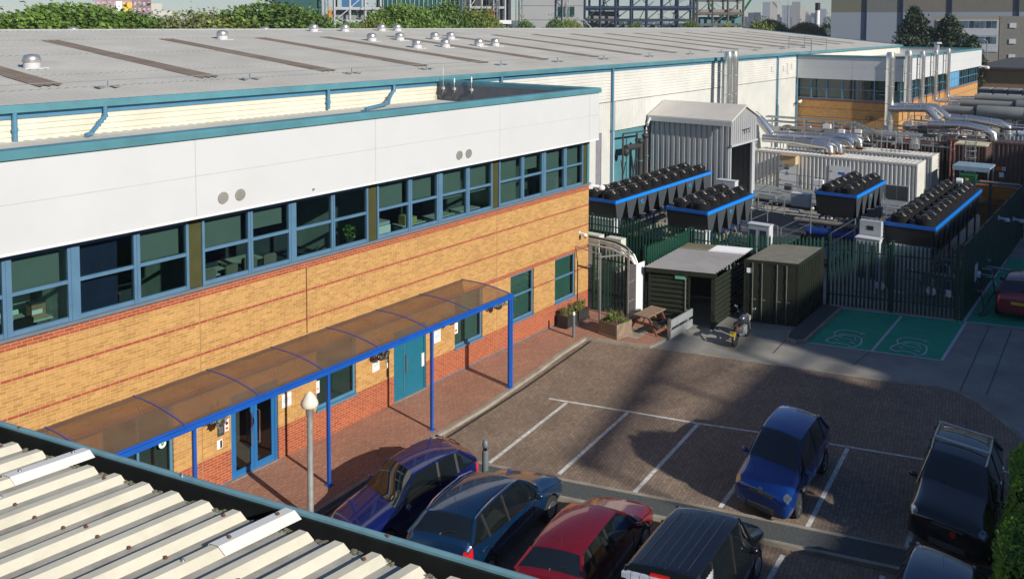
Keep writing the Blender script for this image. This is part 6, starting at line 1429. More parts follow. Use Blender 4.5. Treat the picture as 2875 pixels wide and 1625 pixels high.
for k in range(16):
    u = .655 + .315 * k + rn.uniform(.08, .2)
    for j in range(14): uu, vv = u + rn.uniform(-.06, .06), .262 + rn.uniform(-.01, .03); a_ = rn.uniform(.004, .012); g.box(uu - a_, uu + a_, vv - a_, vv + a_, .002, .002 + a_)
tag(g.build('moss', mat('grey moss crumbs', (.17, .165, .12), .95, var=.4, scale=60), fg), kind='stuff')

# ------------------------------------------------------------------ trees
def tree_mesh(seed, n, s, r, trunk, clumps, mleaf, name):
    g = MB(); leaf_cloud(g, (0, 0, trunk + r[2] * .75), r, int(n * 3.8), s * .82, seed, clumps=clumps, mixc=.55, sd=.12, hollow=.72)
    cm = g.mesh('crown', mleaf)
    g = MB(); rn = random.Random(seed); H = trunk + r[2] * .6
    g.tube([(0, 0, 0), (.1, .05, H * .4), (0, .1, H)], [r[0] * .085, r[0] * .06, r[0] * .02], 8)
    for k in range(7):
        a_ = k * .9 + rn.random(); z0 = H * (.45 + .07 * k); l_ = r[0] * .7
        g.tube([(0, .05, z0), (math.cos(a_) * l_ * .5, math.sin(a_) * l_ * .5, z0 + r[2] * .3), (math.cos(a_) * l_, math.sin(a_) * l_, z0 + r[2] * .45)], [r[0] * .035, r[0] * .02, r[0] * .008], 5)
    return cm, g.mesh('trunk', BARK)
PROT = [tree_mesh(1, 9000, .20, (5.2, 5.2, 4.6), 4.2, 70, LEAF, 'a'), tree_mesh(2, 7000, .19, (4.2, 4.4, 4.8), 3.6, 55, mat('mid green leaf', (.075, .14, .022), .6, var=.5, scale=.7), 'b'), tree_mesh(3, 7500, .19, (4.6, 4.6, 4.2), 3.5, 60, LEAFY, 'c'), tree_mesh(9, 4200, .17, (3.8, 3.8, 5.0), 3.5, 50, mat('pale feathery leaf', (.15, .17, .06), .6, var=.3, scale=1), 'd')]
def tree(x, y, top, k, label, sx=1.0, rz=0.0, name='broadleaf_tree', cat='tree', group='trees behind the warehouse'):
    t = thing(name, label, cat, (x, y, -.1), rz, group)
    H0 = (4.2 + 4.6 * 1.75, 3.6 + 4.8 * 1.75, 3.5 + 4.2 * 1.75, 3.5 + 5 * 1.75)[k]
    sc = (top + .3 if y < 100 else top) / H0 * .97
    t.scale = (sc * sx, sc * sx, sc)
    for nm, me in zip(('crown', 'trunk'), PROT[k]): o = bpy.data.objects.new(nm, me); C.objects.link(o); o.parent = t
    return t
TR = [(29.5, 66, 12.9, 2, 'yellow green bush-like tree at the far left edge', 1.35), (34.5, 66, 13.4, 0, 'second tree from the left edge, mid green', 1.35), (39.5, 62, 14.3, 0, 'tallest crown in the left-hand tree mass, below the scaffolded towers', 1.25), (44, 62, 13.5, 1, 'tree just right of the tallest left crown', 1.49),
      (48, 62, 12.9, 1, 'low dark tree at the foot of the scaffolded towers', 1.49), (49.3, 58, 13.7, 3, 'pale feathery grey green tree between two darker trees', 1.22), (53, 57.5, 13.2, 2, 'yellowish tree right of the pale feathery tree', 1.22), (57.5, 57, 14.6, 1, 'tall dense tree left of the dark green clad hall', 1.55), (61, 57, 14.2, 0, 'rounded tree touching the dark green clad hall', .95),
      (68.5, 56, 12.6, 0, 'small young tree in front of the dark green clad hall', .35), (73.2, 57, 12.7, 2, 'low yellow green bush left of the big round tree', .6), (79, 58, 15.0, 0, 'big round bright green tree between the steel frames', .9), (87, 58, 15.3, 1, 'tall tree in front of the green ribbed facade', .9), (92.5, 57, 14.3, 2, 'olive rounded tree beside the tall tree at the green ribbed facade', .8),
      (104, 57, 12.9, 1, 'low shrub-like tree by the construction hoist', .55), (112, 57, 13.2, 1, 'pair-crowned tree left of the pale grey windowless wall', .6), (116, 57, 12.9, 2, 'small round tree joined to its left neighbour at the pale grey wall', .55), (124, 50, 12.6, 1, 'small round tree in front of the pale grey wall', .6), (127, 41.5, 12.9, 1, 'dark round tree in front of the steel lattice', .6),
      (127.5, 35.5, 12.3, 2, 'low yellow green tree at the right end of the steel lattice', .55), (129, 31, 12.8, 2, 'bright green tree below the green crane', .5)]
for i, (x, y, top, k, lb, sx) in enumerate(TR): tree(x, y, top, k, lb, sx, rz=i * 1.3)
for x, y, top, k, lb, sx in ((234, 69, 14.0, 1, 'dark round tree right of the distant towers, left one of the pair', 1.0), (237, 60, 13.2, 1, 'dark round tree beside the tall grey hall, right one of the pair', 1.2)): tree(x, y, top, k, lb, sx, group='trees by the grey hall')
def conifer(x, y, top, r, label, seed):
    t = thing('conifer_tree', label, 'tree', (x, y, -.1), 0, 'conifers before the white windowed block')
    g = MB(); rn = random.Random(seed)
    for k in range(260):
        h = rn.uniform(.12, 1) ** .8; a_ = rn.uniform(0, 2 * PI); rr = r * (1 - h) ** .75 * rn.uniform(.75, 1.12) + .2; z = top * h
        tip = Vector((math.cos(a_) * rr, math.sin(a_) * rr, z + rr * .12))
        for j in range(44):
            q = rn.random() ** .6; c = Vector((0, 0, z)).lerp(tip, q) + Vector((rn.gauss(0, .22), rn.gauss(0, .22), rn.gauss(0, .16)))
            a = Vector((rn.gauss(0, 1), rn.gauss(0, 1), rn.gauss(0, .5))).normalized(); e = a.orthogonal().normalized(); s_ = rn.uniform(.14, .3); f2 = a.cross(e)
            g.poly([c - e * s_, c - f2 * s_ * .5, c + e * s_, c + f2 * s_ * .5])
    g.build('crown', LEAFD, t); g = MB(); g.tube([(0, 0, 0), (0, 0, top * .9)], [.35, .06], 8); g.build('trunk', BARK, t); return t
conifer(146.5, 12.8, 15.0, 6.3, 'tall pointed dark conifer in front of the grey hall', 3); conifer(147.6, 8.0, 13.7, 6.0, 'dark conifer in front of the white windowed block', 4); conifer(146.9, 10.3, 11.6, 4.6, 'lower conifer filling the gap between two taller ones', 5); conifer(148.4, 5.0, 10.4, 3.6, 'lowest conifer at the right end of the group', 6)

# hedge beside the black crossover
def hedge(x0, x1, y0, y1, h, label, seed):
    t = thing('clipped_hedge', label, 'hedge', (x0, y0, -.1)); rn = random.Random(seed); g = MB(); LX, LY = x1 - x0, y1 - y0
    for k in range(15000):
        f_ = rn.random(); x, y, z = rn.uniform(0, LX), rn.uniform(0, LY), rn.uniform(.05, h)
        if f_ < .25: z = h + rn.gauss(0, .05)
        elif f_ < .6: y = LY + rn.gauss(0, .05)
        elif f_ < .85: x = rn.gauss(0, .05) + (0 if rn.random() < .7 else LX)
        bulge = .12 * math.sin(x * 2.2 + seed) * math.sin(z * 2.5)
        c = Vector((x, y + (bulge if y > LY * .5 else 0), z)); a = Vector((rn.gauss(0, 1), rn.gauss(0, 1), rn.gauss(0, 1))).normalized(); e = a.orthogonal().normalized(); s_ = rn.uniform(.02, .045); f2 = a.cross(e)
        g.poly([c - e * s_, c - f2 * s_ * .6, c + e * s_, c + f2 * s_ * .6])
    g.build('foliage', LEAFH, t); g = MB(); g.box(.12, LX - .12, .12, LY - .14, 0, h - .1); g.build('twig_core', mat('dark twigs', (.015, .02, .008), .95), t); return t
hedge(21.9, 24.6, -18.6, -16.88, 1.95, 'bright green clipped hedge beside the black crossover, farther block', 1); hedge(18.9, 21.75, -18.7, -17.05, 1.7, 'bright green clipped hedge beside the slate blue car, nearer block', 2)

# ------------------------------------------------------------------ buildings and plant behind
def facebox(mb, p, q, depth, z0, z1):
    """box whose front face runs p->q (seen from the camera), extruded away"""
    P, Q = Vector(p), Vector(q); d = (Q - P).normalized(); n = Vector((-d.y, d.x)); 
    if n.dot(P - Vector((0, -19.4))) < 0: n = -n
    a = [P, Q, Q + n * depth, P + n * depth]; ar = [(v.x, v.y) for v in a]
    if (Q - P).cross(n * depth) < 0: ar = ar[::-1]
    mb.prism(ar, z0, z1)
def lerp2(p, q, t): return (p[0] + (q[0] - p[0]) * t, p[1] + (q[1] - p[1]) * t)
def off(p, q, d):
    P, Q = Vector(p), Vector(q); e = (Q - P).normalized(); n = Vector((-e.y, e.x)); n = n if n.dot(P - Vector((0, -19.4))) < 0 else -n
    return (p[0] + n.x * d, p[1] + n.y * d)
DG = mat('dark green cladding', (.012, .075, .068), .5, var=.06, scale=.3)
t = thing('green_clad_hall', 'dark green windowless clad hall rising behind the left-hand trees', 'building', (0, 0, 0)); p, q = (97.2, 107.7), (103.8, 102.3)
g = MB(); facebox(g, p, q, 25, -.1, 34); g.build('cladding', DG, t)
def lattice(par, p, z0, z1, w_=1.2, m=GALV, st=1.6, r=.09):
    g = MB()
    for a, c in ((-w_ / 2, -w_ / 2), (w_ / 2, -w_ / 2), (w_ / 2, w_ / 2), (-w_ / 2, w_ / 2)): g.bar((p[0] + a, p[1] + c, z0), (p[0] + a, p[1] + c, z1), r * 1.3)
    z = z0; k = 0
    while z < z1:
        g.bar((p[0] - w_ / 2, p[1] - w_ / 2, z), (p[0] + w_ / 2, p[1] - w_ / 2, z), r); s_ = 1 if k % 2 else -1
        g.bar((p[0] - s_ * w_ / 2, p[1] - w_ / 2, z), (p[0] + s_ * w_ / 2, p[1] - w_ / 2, z + st), r); z += st; k += 1
    g.build('lattice_mast', m, par)
lattice(t, off((97.0, 107.9), q, 1), 0, 34, .8); lattice(t, off((104.2, 101.9), p, 1.2), 0, 34, .8)
def frame_building(label, p, q, floors, cols, m, depth=12, name='steel_frame_building', z1=34, cat='building', th=.35, extra=None):
    t = thing(name, label, cat, (0, 0, 0)); P, Q = Vector(p), Vector(q); d = (Q - P).normalized(); n = Vector((-d.y, d.x)); n = -n if n.dot(P - Vector((0, -19.4))) < 0 else n
    g = MB()
    for k in range(cols + 1):
        for dd in (0, depth): c = P.lerp(Q, k / cols) + n * dd; g.bar((c.x, c.y, -.1), (c.x, c.y, z1), th)
    g.build('column', m, t); g = MB()
    for z in floors:
        for dd in (0, depth): a, b2 = P + n * dd, Q + n * dd; g.bar((a.x, a.y, z), (b2.x, b2.y, z), th * .9, th * 1.4)
        for k in range(cols + 1): a = P.lerp(Q, k / cols); b2 = a + n * depth; g.bar((a.x, a.y, z), (b2.x, b2.y, z), th * .8)
    g.build('beam', m, t); g = MB()
    for k in range(0, cols):
        a, b2 = P.lerp(Q, k / cols), P.lerp(Q, (k + 1) / cols)
        for i, (z, zz) in enumerate(zip(floors, floors[1:])):
            if (k + i) % 2 == 0: g.bar((a.x, a.y, z), (b2.x, b2.y, zz), th * .5)
    if g.v: g.build('brace', m, t)
    return t, P, Q, n
LGS = mat('pale steelwork', (.40, .42, .44), .5, var=.1)
t, P, Q, n = frame_building('open pale steel frame bay holding a blue box beside the dark green hall', (105.5, 100.9), (111.5, 95.3), [8, 10.2, 12.6, 14.9, 17.4, 20], 3, LGS)
g = MB(); facebox(g, (106.5, 100), (109, 97.6), 3, 15.2, 16.9); g.build('blue_box', mat('plant blue', (.03, .13, .28), .5), t); g = MB(); facebox(g, (105.7, 102.5), (111.5, 97.3), 6, -.1, 14.5); g.build('grey_infill', mat('dull infill', (.22, .235, .25), .7), t)
g = MB(); c = off((105, 101), q, 2); g.prism([(c[0] - .35, c[1]), (c[0], c[1] - .35), (c[0] + .35, c[1]), (c[0], c[1] + .35)], 12.9, 14.7); g.build('orange_marker', mat('orange marker', (.6, .2, .02), .6), t)
t = thing('green_ribbed_hall', 'green facade with bright vertical mullions behind the middle trees', 'building', (0, 0, 0)); p, q = (111.5, 96.3), (121.4, 84.5)
g = MB(); facebox(g, p, q, 25, -.1, 34); g.build('cladding', mat('teal green glazing', (.018, .095, .09), .3, var=.15, scale=.4), t); g = MB()
for k in range(19): c = off(lerp2(p, q, (k + .5) / 19), q, .12); g.bar((c[0], c[1], -.1), (c[0], c[1], 34), .12)
g.build('mullion_fin', mat('pale fin', (.34, .40, .42), .4), t); g = MB()
for z in (13.2, 19): a, b2 = off(p, q, .1), off(q, p, .1); g.bar((a[0], a[1], z), (b2[0], b2[1], z), .12)
g.build('transom', CHARC, t); lattice(t, off((121.2, 84.0), p, 1.2), 0, 34, .8)
t, P, Q, n = frame_building('construction bay with red hoist cabin and white platform between two clad walls', (122.6, 83.4), (126.6, 78.4), [9, 11.8, 15.2, 18.5, 22], 3, LGS, th=.3)
g = MB(); facebox(g, (122.5, 86.5), (128.5, 78.5), 6, -.1, 34); g.build('interior_shade', mat('shadowed interior', (.05, .055, .065), .8), t); g = MB(); c = (124.2, 80.3); g.box(c[0], c[0] + 1, c[1] - .6, c[1] + .4, 13.1, 14.6); g.build('hoist_cabin', mat('hoist red', (.4, .03, .03), .5), t)  # solid dark block paints the shade inside the open frame
g = MB(); facebox(g, (124, 80.6), (127, 77), 1.4, 12.2, 12.9); g.build('white_platform', WHITEP, t); lattice(t, (125.2, 79.2), 0, 30, .6)
PGW = mat('pale grey concrete wall', (.33, .34, .35), .7, var=.05, scale=.3, dirt=.1, dscale=.2)
t = thing('pale_grey_hall', 'pale grey windowless hall with external stair mast and small dark window', 'building', (0, 0, 0)); p, q = (128.4, 76.1), (134.9, 66.7)
g = MB(); facebox(g, p, q, 25, -.1, 34); g.build('wall', PGW, t); g = MB()
a, b2 = off(lerp2(p, q, .6), q, .1), off(lerp2(p, q, .86), q, .1)
g.prism([(a[0], a[1]), (b2[0], b2[1]), (b2[0] + .2, b2[1] + .2), (a[0] + .2, a[1] + .2)], 13.6, 15.4); g.build('window', mat('dark green window', (.01, .05, .05), .3), t); lattice(t, off(lerp2(p, q, .72), q, 1.2), 0, 34, .8, PGW); lattice(t, off((128.2, 76.3), q, 1.2), 0, 34, .8, mat('mossy steel', (.16, .2, .17), .6))
g = MB()
for z in (13, 15.6, 18.5): a, b2 = off(p, q, .04), off(q, p, .04); g.bar((a[0], a[1], z), (b2[0], b2[1], z), .06)
g.build('panel_line', MGREY, t)
DST = mat('dark blue grey steel', (.035, .06, .10), .5, var=.2, scale=.5)
t, P, Q, n = frame_building('long dark steel lattice frame of the building under construction', (135.1, 66.5), (144.3, 49.3), [9.3, 11.2, 13.0, 15.3, 17.5, 20], 7, DST, th=.34)
g = MB(); facebox(g, (135.2, 66.3), (144, 49.9), .6, 14.7, 15.5); g.build('deep_girder', mat('navy girder', (.02, .04, .08), .5), t)
g = MB(); facebox(g, (140, 64), (146, 53), 2, -.1, 12.2); g.build('lower_plant', MGREY, t); g = MB(); facebox(g, (136.4, 66.4), (139, 62), 4, -.1, 14.6); g.build('tan_screen', mat('tan screen', (.25, .22, .19), .8), t)
g = MB(); rn = random.Random(8)
for k in range(30):
    c = P.lerp(Q, rn.random()) + n * rn.uniform(0, 10); z = rn.choice((11.2, 13, 15.5, 17.7)); g.bar((c.x, c.y, z), (c.x + rn.uniform(-2, 2), c.y + rn.uniform(-3, 3), z + rn.uniform(.8, 2.2)), .1)
g.build('scaffold_tube', GALV, t)
t, P, Q, n = frame_building('short steel frame with teal cladding patches left of the green crane', (144.6, 48.7), (148.3, 41.6), [9.3, 12.2, 14.2, 16.8], 3, mat('scaffold brown steel', (.14, .13, .12), .6), th=.32)
g = MB(); facebox(g, (145.6, 48.5), (149.6, 42), 5, -.1, 13.6); g.build('teal_cladding', mat('pale teal cladding', (.10, .24, .27), .6), t); g = MB(); facebox(g, (144.9, 48.6), (148.3, 42), 2, 14.2, 14.9); g.build('concrete_edge', KERB, t)
t = thing('green_crane', 'bright green crawler crane with V-shaped booms beyond the warehouse ridge', 'crane', (0, 0, 0)); GC = mat('crane green', (.01, .16, .05), .45)
for a, c in (((183.5, 60.3, 13), (181.0, 66.0, 20)), ((184.6, 58.0, 13), (186.0, 53.6, 20.5))): g = MB(); g.bar(a, c, .45); g.build('boom', GC, t)
g = MB(); g.box(183.2, 185.2, 57.8, 60.6, 11.5, 13.3); g.box(183.5, 184.8, 58.3, 60.2, 13.3, 15.2); g.build('cab', mat('dark crane green', (.01, .07, .035), .5), t); g = MB(); g.box(183, 185.4, 57.2, 61.2, -.1, 11.5); g.build('base', CHARC, t)
g = MB(); g.box(183.6, 184.6, 58.5, 59.9, 15.2, 15.8); g.build('winch', GALV, t)
t = thing('grey_hall', 'huge windowless grey hall with olive upper cladding behind the conifers', 'building', (0, 0, 0))
A_, B2_ = (210.2, 45.3), (226, -30)
g = MB(); facebox(g, A_, B2_, 60, -.1, 15.2); g.build('lower_wall', mat('blue grey sheet wall', (.26, .30, .36), .6, var=.04, scale=.05, dirt=.1, dscale=.1), t)
for a, c, m in ((0, .1, mat('olive sheet', (.15, .155, .11), .7)), (.1, .2, mat('grey upper sheet', (.15, .155, .15), .7)), (.2, .33, mat('taupe sheet', (.17, .155, .13), .7)), (.33, .5, mat('brown grey sheet', (.16, .15, .125), .7)), (.5, 1, mat('dark olive sheet', (.10, .115, .085), .7))):
    g = MB(); facebox(g, lerp2(A_, B2_, a), lerp2(A_, B2_, c), 60, 15.2, 45); g.build('upper_wall', m, t)
for a in (.1, .2, .33, .5, .7): g = MB(); c = off(lerp2(A_, B2_, a), B2_, .2); g.bar((c[0], c[1], 0), (c[0], c[1], 45), .35); g.build('downpipe', mat('navy downpipe', (.02, .04, .09), .5), t)
t = thing('white_windowed_block', 'three-storey block with white window bands and beige end tower beside the conifers', 'building', (0, 0, 0))
p, q = (186.2, 18.3), (188.1, 7.0); BG = mat('beige render', (.30, .28, .24), .8, var=.05, scale=.2)
g = MB(); facebox(g, p, q, 14, -.1, 14.0); g.build('wall', BG, t)
for z in (9.0, 12.0):
    g = MB(); a, b2 = off(lerp2(p, q, .06), q, .1), off(lerp2(p, q, .99), p, .1); facebox(g, a, b2, .1, z - 1.8, z + 1.3); g.build('white_band', mat('white spandrel', (.5, .52, .56), .6), t)
    for k in range(11):
        a, b2 = off(lerp2(p, q, .07 + k * .083), q, .16), off(lerp2(p, q, .135 + k * .083), q, .16)
        g = MB(); facebox(g, a, b2, .05, z - .2, z + 1.1); g.build('window', mat('pale blue window', (.10, .15, .2), .2, var=.6, scale=.5) if k % 3 else mat('dark window', (.03, .04, .06), .2), t)
g = MB(); facebox(g, (188.2, 6.9), (189.0, 2.2), 14, -.1, 14.0); g.build('stair_tower', mat('grey beige tower', (.24, .23, .20), .8), t)
g = MB(); facebox(g, (189.3, 1.8), (192.5, -14), 14, -.1, 12.5); g.build('end_wing', BG, t)
for z in (5.9, 8.8, 11.8): g = MB(); a, b2 = off((188.45, 5.3), (189, 2.2), .1), off((188.6, 4.2), (189, 2.2), .1); facebox(g, a, b2, .06, z, z + .9); g.build('window', WHITEP, t)
t = thing('brick_outbuilding', 'low brick outbuilding with dark hipped roof beyond the far office', 'building', (0, 0, 0))
g = MB(); g.box(147.6, 158, -14, 4.3, -.1, 6.0); g.build('brick_wall', PLAINB, t)
g = MB(); a = [(147, -14.6, 6), (147, 4.8, 6), (158.6, 4.8, 6), (158.6, -14.6, 6)]; top = [(151.5, 0, 7.4), (151.5, -10, 7.4)]
g.poly([a[0], top[1], top[0], a[1]]); g.poly([a[1], top[0], a[2]]); g.poly([a[2], top[0], top[1], a[3]]); g.poly([a[3], top[1], a[0]]); g.box(146.95, 147, -14.6, 4.8, 5.7, 6.0); g.build('hipped_roof', mat('slate roof', (.07, .075, .085), .7), t)
t = thing('street_light', 'slim grey street light in front of the white windowed block', 'street light', (170, 6.2, -.1)); g = MB(); g.tube([(0, 0, 0), (0, 0, 9.6), (-.3, .5, 9.9)], .1, 6); g.build('pole', GALV, t); g = MB(); g.box(-.5, -.2, .4, 1.2, 9.85, 10.0); g.build('lamp', LGREY, t)
for j, (x, y0, y1, z) in enumerate(((100, -3.4, -16, 4.9), (104, -3.0, -16, 5.3))):
    t = thing('cooler_bank', ('front' if j == 0 else 'rear') + ' row of black box coolers with silver tops at the right edge beyond the silencers', 'cooler', (0, 0, 0)); n_k = 9
    for k in range(n_k):
        y = y0 - k * 1.35; g = MB(); g.extr([(y - 1.25, z - .55), (y, z - .75), (y, z + .1), (y - 1.25, z + .1)], 'x', x, x + 3); g.build('cooler_box', mat('navy black steel', (.02, .03, .045), .5), t)
        g = MB(); g.box(x + .2, x + 2.8, y - 1.15, y - .1, z + .1, z + .2); g.build('silver_top', mat('silver grille', (.35, .38, .42), .5, .5), t)
    g = MB()
    for k in range(0, n_k + 1, 2): g.box(x, x + .1, y0 - k * 1.35 - .05, y0 - k * 1.35 + .05, -.1, z - .55)
    g.build('frame_leg', CHARC, t)
t = thing('pipe_bridge', 'cluster of silver fittings and trays at the foot of the nearest far flue', 'pipework', (0, 0, 0)); rn = random.Random(14)
for k in range(9):
    x, y, z = rn.uniform(75, 79), rn.uniform(-4.5, 1), rn.uniform(3.2, 4.3); g = MB()
    if k % 2: g.cyl((x, y, z), (x, y - rn.uniform(.8, 2.2), z + rn.uniform(-.1, .1)), rn.uniform(.08, .2), n=10); g.build('fitting', STEEL, t, smooth=True)
    else: g.box(x, x + .5, y - rn.uniform(.8, 2.6), y, z, z + .1); g.build('tray', GALV, t)
g = MB()
for k in range(6): x, y = 75.5 + k * .5, 1 - k; g.box(x, x + .08, y, y + .08, -.1, 4.2)
g.build('leg', GALV, t)

def clutter(name, label, box, n, seed, big=1.0):
    """compact set of pipes, boxes, cables and valves, each its own part"""
    t = thing(name, label, 'pipework', (0, 0, 0)); rn = random.Random(seed); x0, x1, y0, y1, z0, z1 = box
    ms = (GALV, STEEL, MGREY, WHITEP, CHARC, LGREY)
    for k in range(n):
        x, y, z = rn.uniform(x0, x1), rn.uniform(y0, y1), rn.uniform(z0, z1); q = rn.random(); g = MB()
        if q < .35: L = rn.uniform(.6, 2.2) * big; g.tube([(x, y, z), (x, y - L, z), (x + rn.uniform(-.2, .2), y - L - .1, z - rn.uniform(.2, .8))], rn.uniform(.03, .09) * big, 8); g.build('pipe', rn.choice((STEEL, GALV, STEEL, CHARC)), t, smooth=True)
        elif q < .55: g.box(x, x + .3, y - rn.uniform(.3, .7), y, z, z + rn.uniform(.25, .6)); g.build('box', rn.choice(ms), t)
        elif q < .75: L = rn.uniform(1, 3) * big; g.box(x, x + .25, y - L, y, z, z + .07); g.build('tray', GALV, t)
        elif q < .88: g.cyl((x, y, max(-.1, z - 1.4)), (x, y, z + .3), .035, n=6); g.bar((x, y, z + .3), (x, y - 1.0, z + .3), .04); g.cyl((x, y - 1, max(-.1, z - 1.4)), (x, y - 1, z + .3), .035, n=6); g.build('stand', GALV, t)
        else: g.ell((x, y, z), (.14, .14, .14), 10, 6); g.cyl((x, y, z), (x - .25, y, z), .04); g.build('valve', rn.choice((CHARC, MGREY, GALV)), t, smooth=True)
    return t
clutter('pipe_cluster', 'dense silver pipes and trays on the roofs right of the shaded brick corner', (74, 80, -9.5, -1.5, 3.4, 4.6), 60, 3)
clutter('pipe_cluster', 'tangle of small pipes and boxes between the cable tray bridge and white containers', (66.5, 72, -5, 6.5, 3.0, 4.2), 45, 5)
clutter('pipe_cluster', 'valves and small pipes under the short cooler in front of the white containers', (47.6, 53, -6.3, -3.6, .1, 1.5), 34, 6, .7)
clutter('pipe_cluster', 'valves and small pipes under the short cooler behind the palisade fence', (38.9, 45, -1.9, .8, .1, 1.6), 30, 7, .7)
clutter('pipe_cluster', 'small pipes and boxes on the ground in front of the container doors', (53, 61, -5, 3, .0, 1.3), 34, 8, .8)
clutter('pipe_cluster', 'pipes and cabinets under the long cooler behind the palisade gate', (41, 46, -12.4, -8.4, .0, 1.4), 34, 9, .7)
clutter('pipe_cluster', 'pipework and trays beyond the silencers at the right edge', (92, 98, -15, -2.5, 3.2, 5.0), 40, 10, 1.3)
rail('guard rail on the roof of the second white container', [(68.9, 3.8, 3.95), (68.9, -5.8, 3.95)]); rail('guard rail around the low white container roof', [(76.2, -2.9, 4.4), (76.2, -6.3, 4.4), (78.5, -6.3, 4.4)])
rail('galvanised hand rail along the near edge of the dark grating platform', [(44.1, 1.0, 1.7), (44.1, -3.4, 1.7)])
for k, (x, y0, y1, z) in enumerate(((82.3, -3.2, -15, 4.6), (86.6, -3.4, -15.5, 4.9))):
    duct(('nearer' if k == 0 else 'farther') + ' long plain duct running between the grey silencers', [(x, y0, z), (x, y1, z)], .2)
# ------------------------------------------------------------------ distant skyline
def tower(p, w_, d_, z1, m, label, name='distant_tower', win=None, z0=-1, extra=None, ppx=1):
    x, y = p; t = thing(name, label, 'tower block', (x, y, z0)); dirv = Vector((x, y + 19.4)).normalized(); sd = Vector((dirv.y, -dirv.x))
    M = Matrix(((sd.x, dirv.x, 0, 0), (sd.y, dirv.y, 0, 0), (0, 0, 1, 0), (0, 0, 0, 1)))
    g = MB(); g.X = M; g.box(-w_ / 2, w_ / 2, 0, d_, 0, z1 - z0); g.build('wall', m, t)
    if win:
        g = MB(); g.X = M; nf = int((z1 - z0) / win[0]); nc = int(w_ / win[1])
        for i in range(1, nf):
            for k in range(nc):
                g.box(-w_ / 2 + (k + .25) * w_ / nc, -w_ / 2 + (k + .75) * w_ / nc, -.15, 0, i * win[0], i * win[0] + win[0] * .55)
        g.build('window_grid', win[2], t)
    if extra:
        for nm, bx, mm in extra: g = MB(); g.X = M; g.box(*bx); g.build(nm, mm, t)
    return t
DW = mat('hazy window', (.16, .17, .19), .4); TA = mat('grey brown tower', (.24, .23, .22), .8); TB = mat('tan tower', (.42, .38, .33), .8); TCm = mat('blue grey tower', (.25, .27, .31), .8); TD = mat('cream block', (.50, .47, .42), .8)
tower((1400, 517), 12, 20, 50.5, TCm, 'grey left half of the widest distant tower', win=(3, 3, DW)); tower((1404.5, 507), 13, 20, 50.8, TB, 'striped tan right half of the widest distant tower', win=(60, 2.6, DW))
tower((1411.5, 487), 15, 20, 45, TCm, 'mid-height blue grey distant tower with crane on top', win=(3, 3, DW)); tower((1415.5, 473), 13, 20, 50.6, TA, 'tall grey distant tower, right-hand of the three', win=(3, 3, DW)); tower((1420, 463), 8, 18, 44, TD, 'cream shoulder tower against the right-hand grey one', win=(60, 2.4, DW))
tower((1429, 436), 15, 20, 39, TCm, 'stepped low distant block near the grey hall', win=(3, 3, DW))
rn = random.Random(31)
for k in range(34):
    a_ = k / 33; x, y = 1440 - 40 * (1 - a_) + rn.uniform(-8, 8), 590 - 190 * a_; h = rn.uniform(24, 35)
    t = tower((x, y), rn.uniform(6, 14), 12, h, rn.choice((TA, TB, TCm, TD)), 'one of the low pale blocks forming the hazy distant skyline', 'distant_block', (3, 3, DW)); t['group'] = 'low blocks of the distant skyline'; t['category'] = 'building'
t = thing('stadium_arch', 'thin white lattice stadium arch on the hazy skyline behind the crane', 'arch', (0, 0, 0))
for dz in (0, 3): g = MB(); g.tube([(1340, 700 - 170 * k / 16, 8 + (52 - dz) * math.sin(PI * k / 16)) for k in range(17)], .7, 6); g.build('arch_chord', WHITEP, t, smooth=True)
g = MB()
for k in range(16): z = 8 + 52 * math.sin(PI * k / 16); z2 = 8 + 49 * math.sin(PI * (k + 1) / 16); g.bar((1340, 700 - 170 * k / 16, z), (1340, 700 - 170 * (k + 1) / 16, z2), .6)
g.build('arch_web', WHITEP, t)
for p, q, lb in (((1407, 492, 40), (1402, 500, 58), 'thin tower crane jib left of the blue grey distant tower'), ((1412, 484, 44), (1411, 487, 60), 'thin tower crane jib on top of the blue grey distant tower')):
    t = thing('tower_crane', lb, 'crane', (0, 0, 0)); g = MB(); g.bar(p, q, .6); g.build('jib', mat('hazy red steel', (.35, .2, .2), .6), t); g = MB(); g.bar((p[0], p[1], -1), p, .7); g.build('mast', LGREY, t)
t = thing('white_chimney', 'white industrial chimney with black top in front of the distant skyline', 'chimney', (300, 77.5, -1)); g = MB(); g.cyl((0, 0, 0), (0, 0, 18.3), .75, n=12); g.build('shaft', WHITEP, t, smooth=True); g = MB(); g.cyl((0, 0, 18.3), (0, 0, 20.8), .85, n=12); g.build('black_top', BLACK, t, smooth=True)
# scaffolded towers on the left
SCF = mat('pinkish scaffold sheeting', (.32, .21, .22), .8, var=.25, scale=.25); 
tower((237, 420.5), 19, 12, 24.6, SCF, 'pinkish scaffolded tower at the left, behind the tallest left tree', 'scaffolded_tower', (3.2, 2.4, mat('scaffold pale deck', (.42, .40, .42), .8)), extra=[('yellow_sheet', (3.5, 8, -.6, -.2, 16, 24), mat('yellow sheeting', (.7, .45, .06), .7)), ('white_sheet', (.2, 3.3, -.6, -.2, 12, 24.5), WHITEP)])
tower((248, 414), 9, 12, 25.5, mat('mauve scaffold sheeting', (.25, .15, .19), .8, var=.3, scale=.3), 'mauve scaffolded tower right of the yellow sheeted one', 'scaffolded_tower', (3.2, 2.2, mat('scaffold pale deck', (.42, .40, .42), .8)))
tower((253.7, 411.4), 7, 12, 22.5, TD, 'cream stepped block right of the scaffolded towers', 'stepped_block', (3, 3, DW)); tower((258, 408.5), 7, 12, 18.6, TD, 'lower cream block at the right end of the left-hand towers', 'stepped_block', (3, 3, DW))
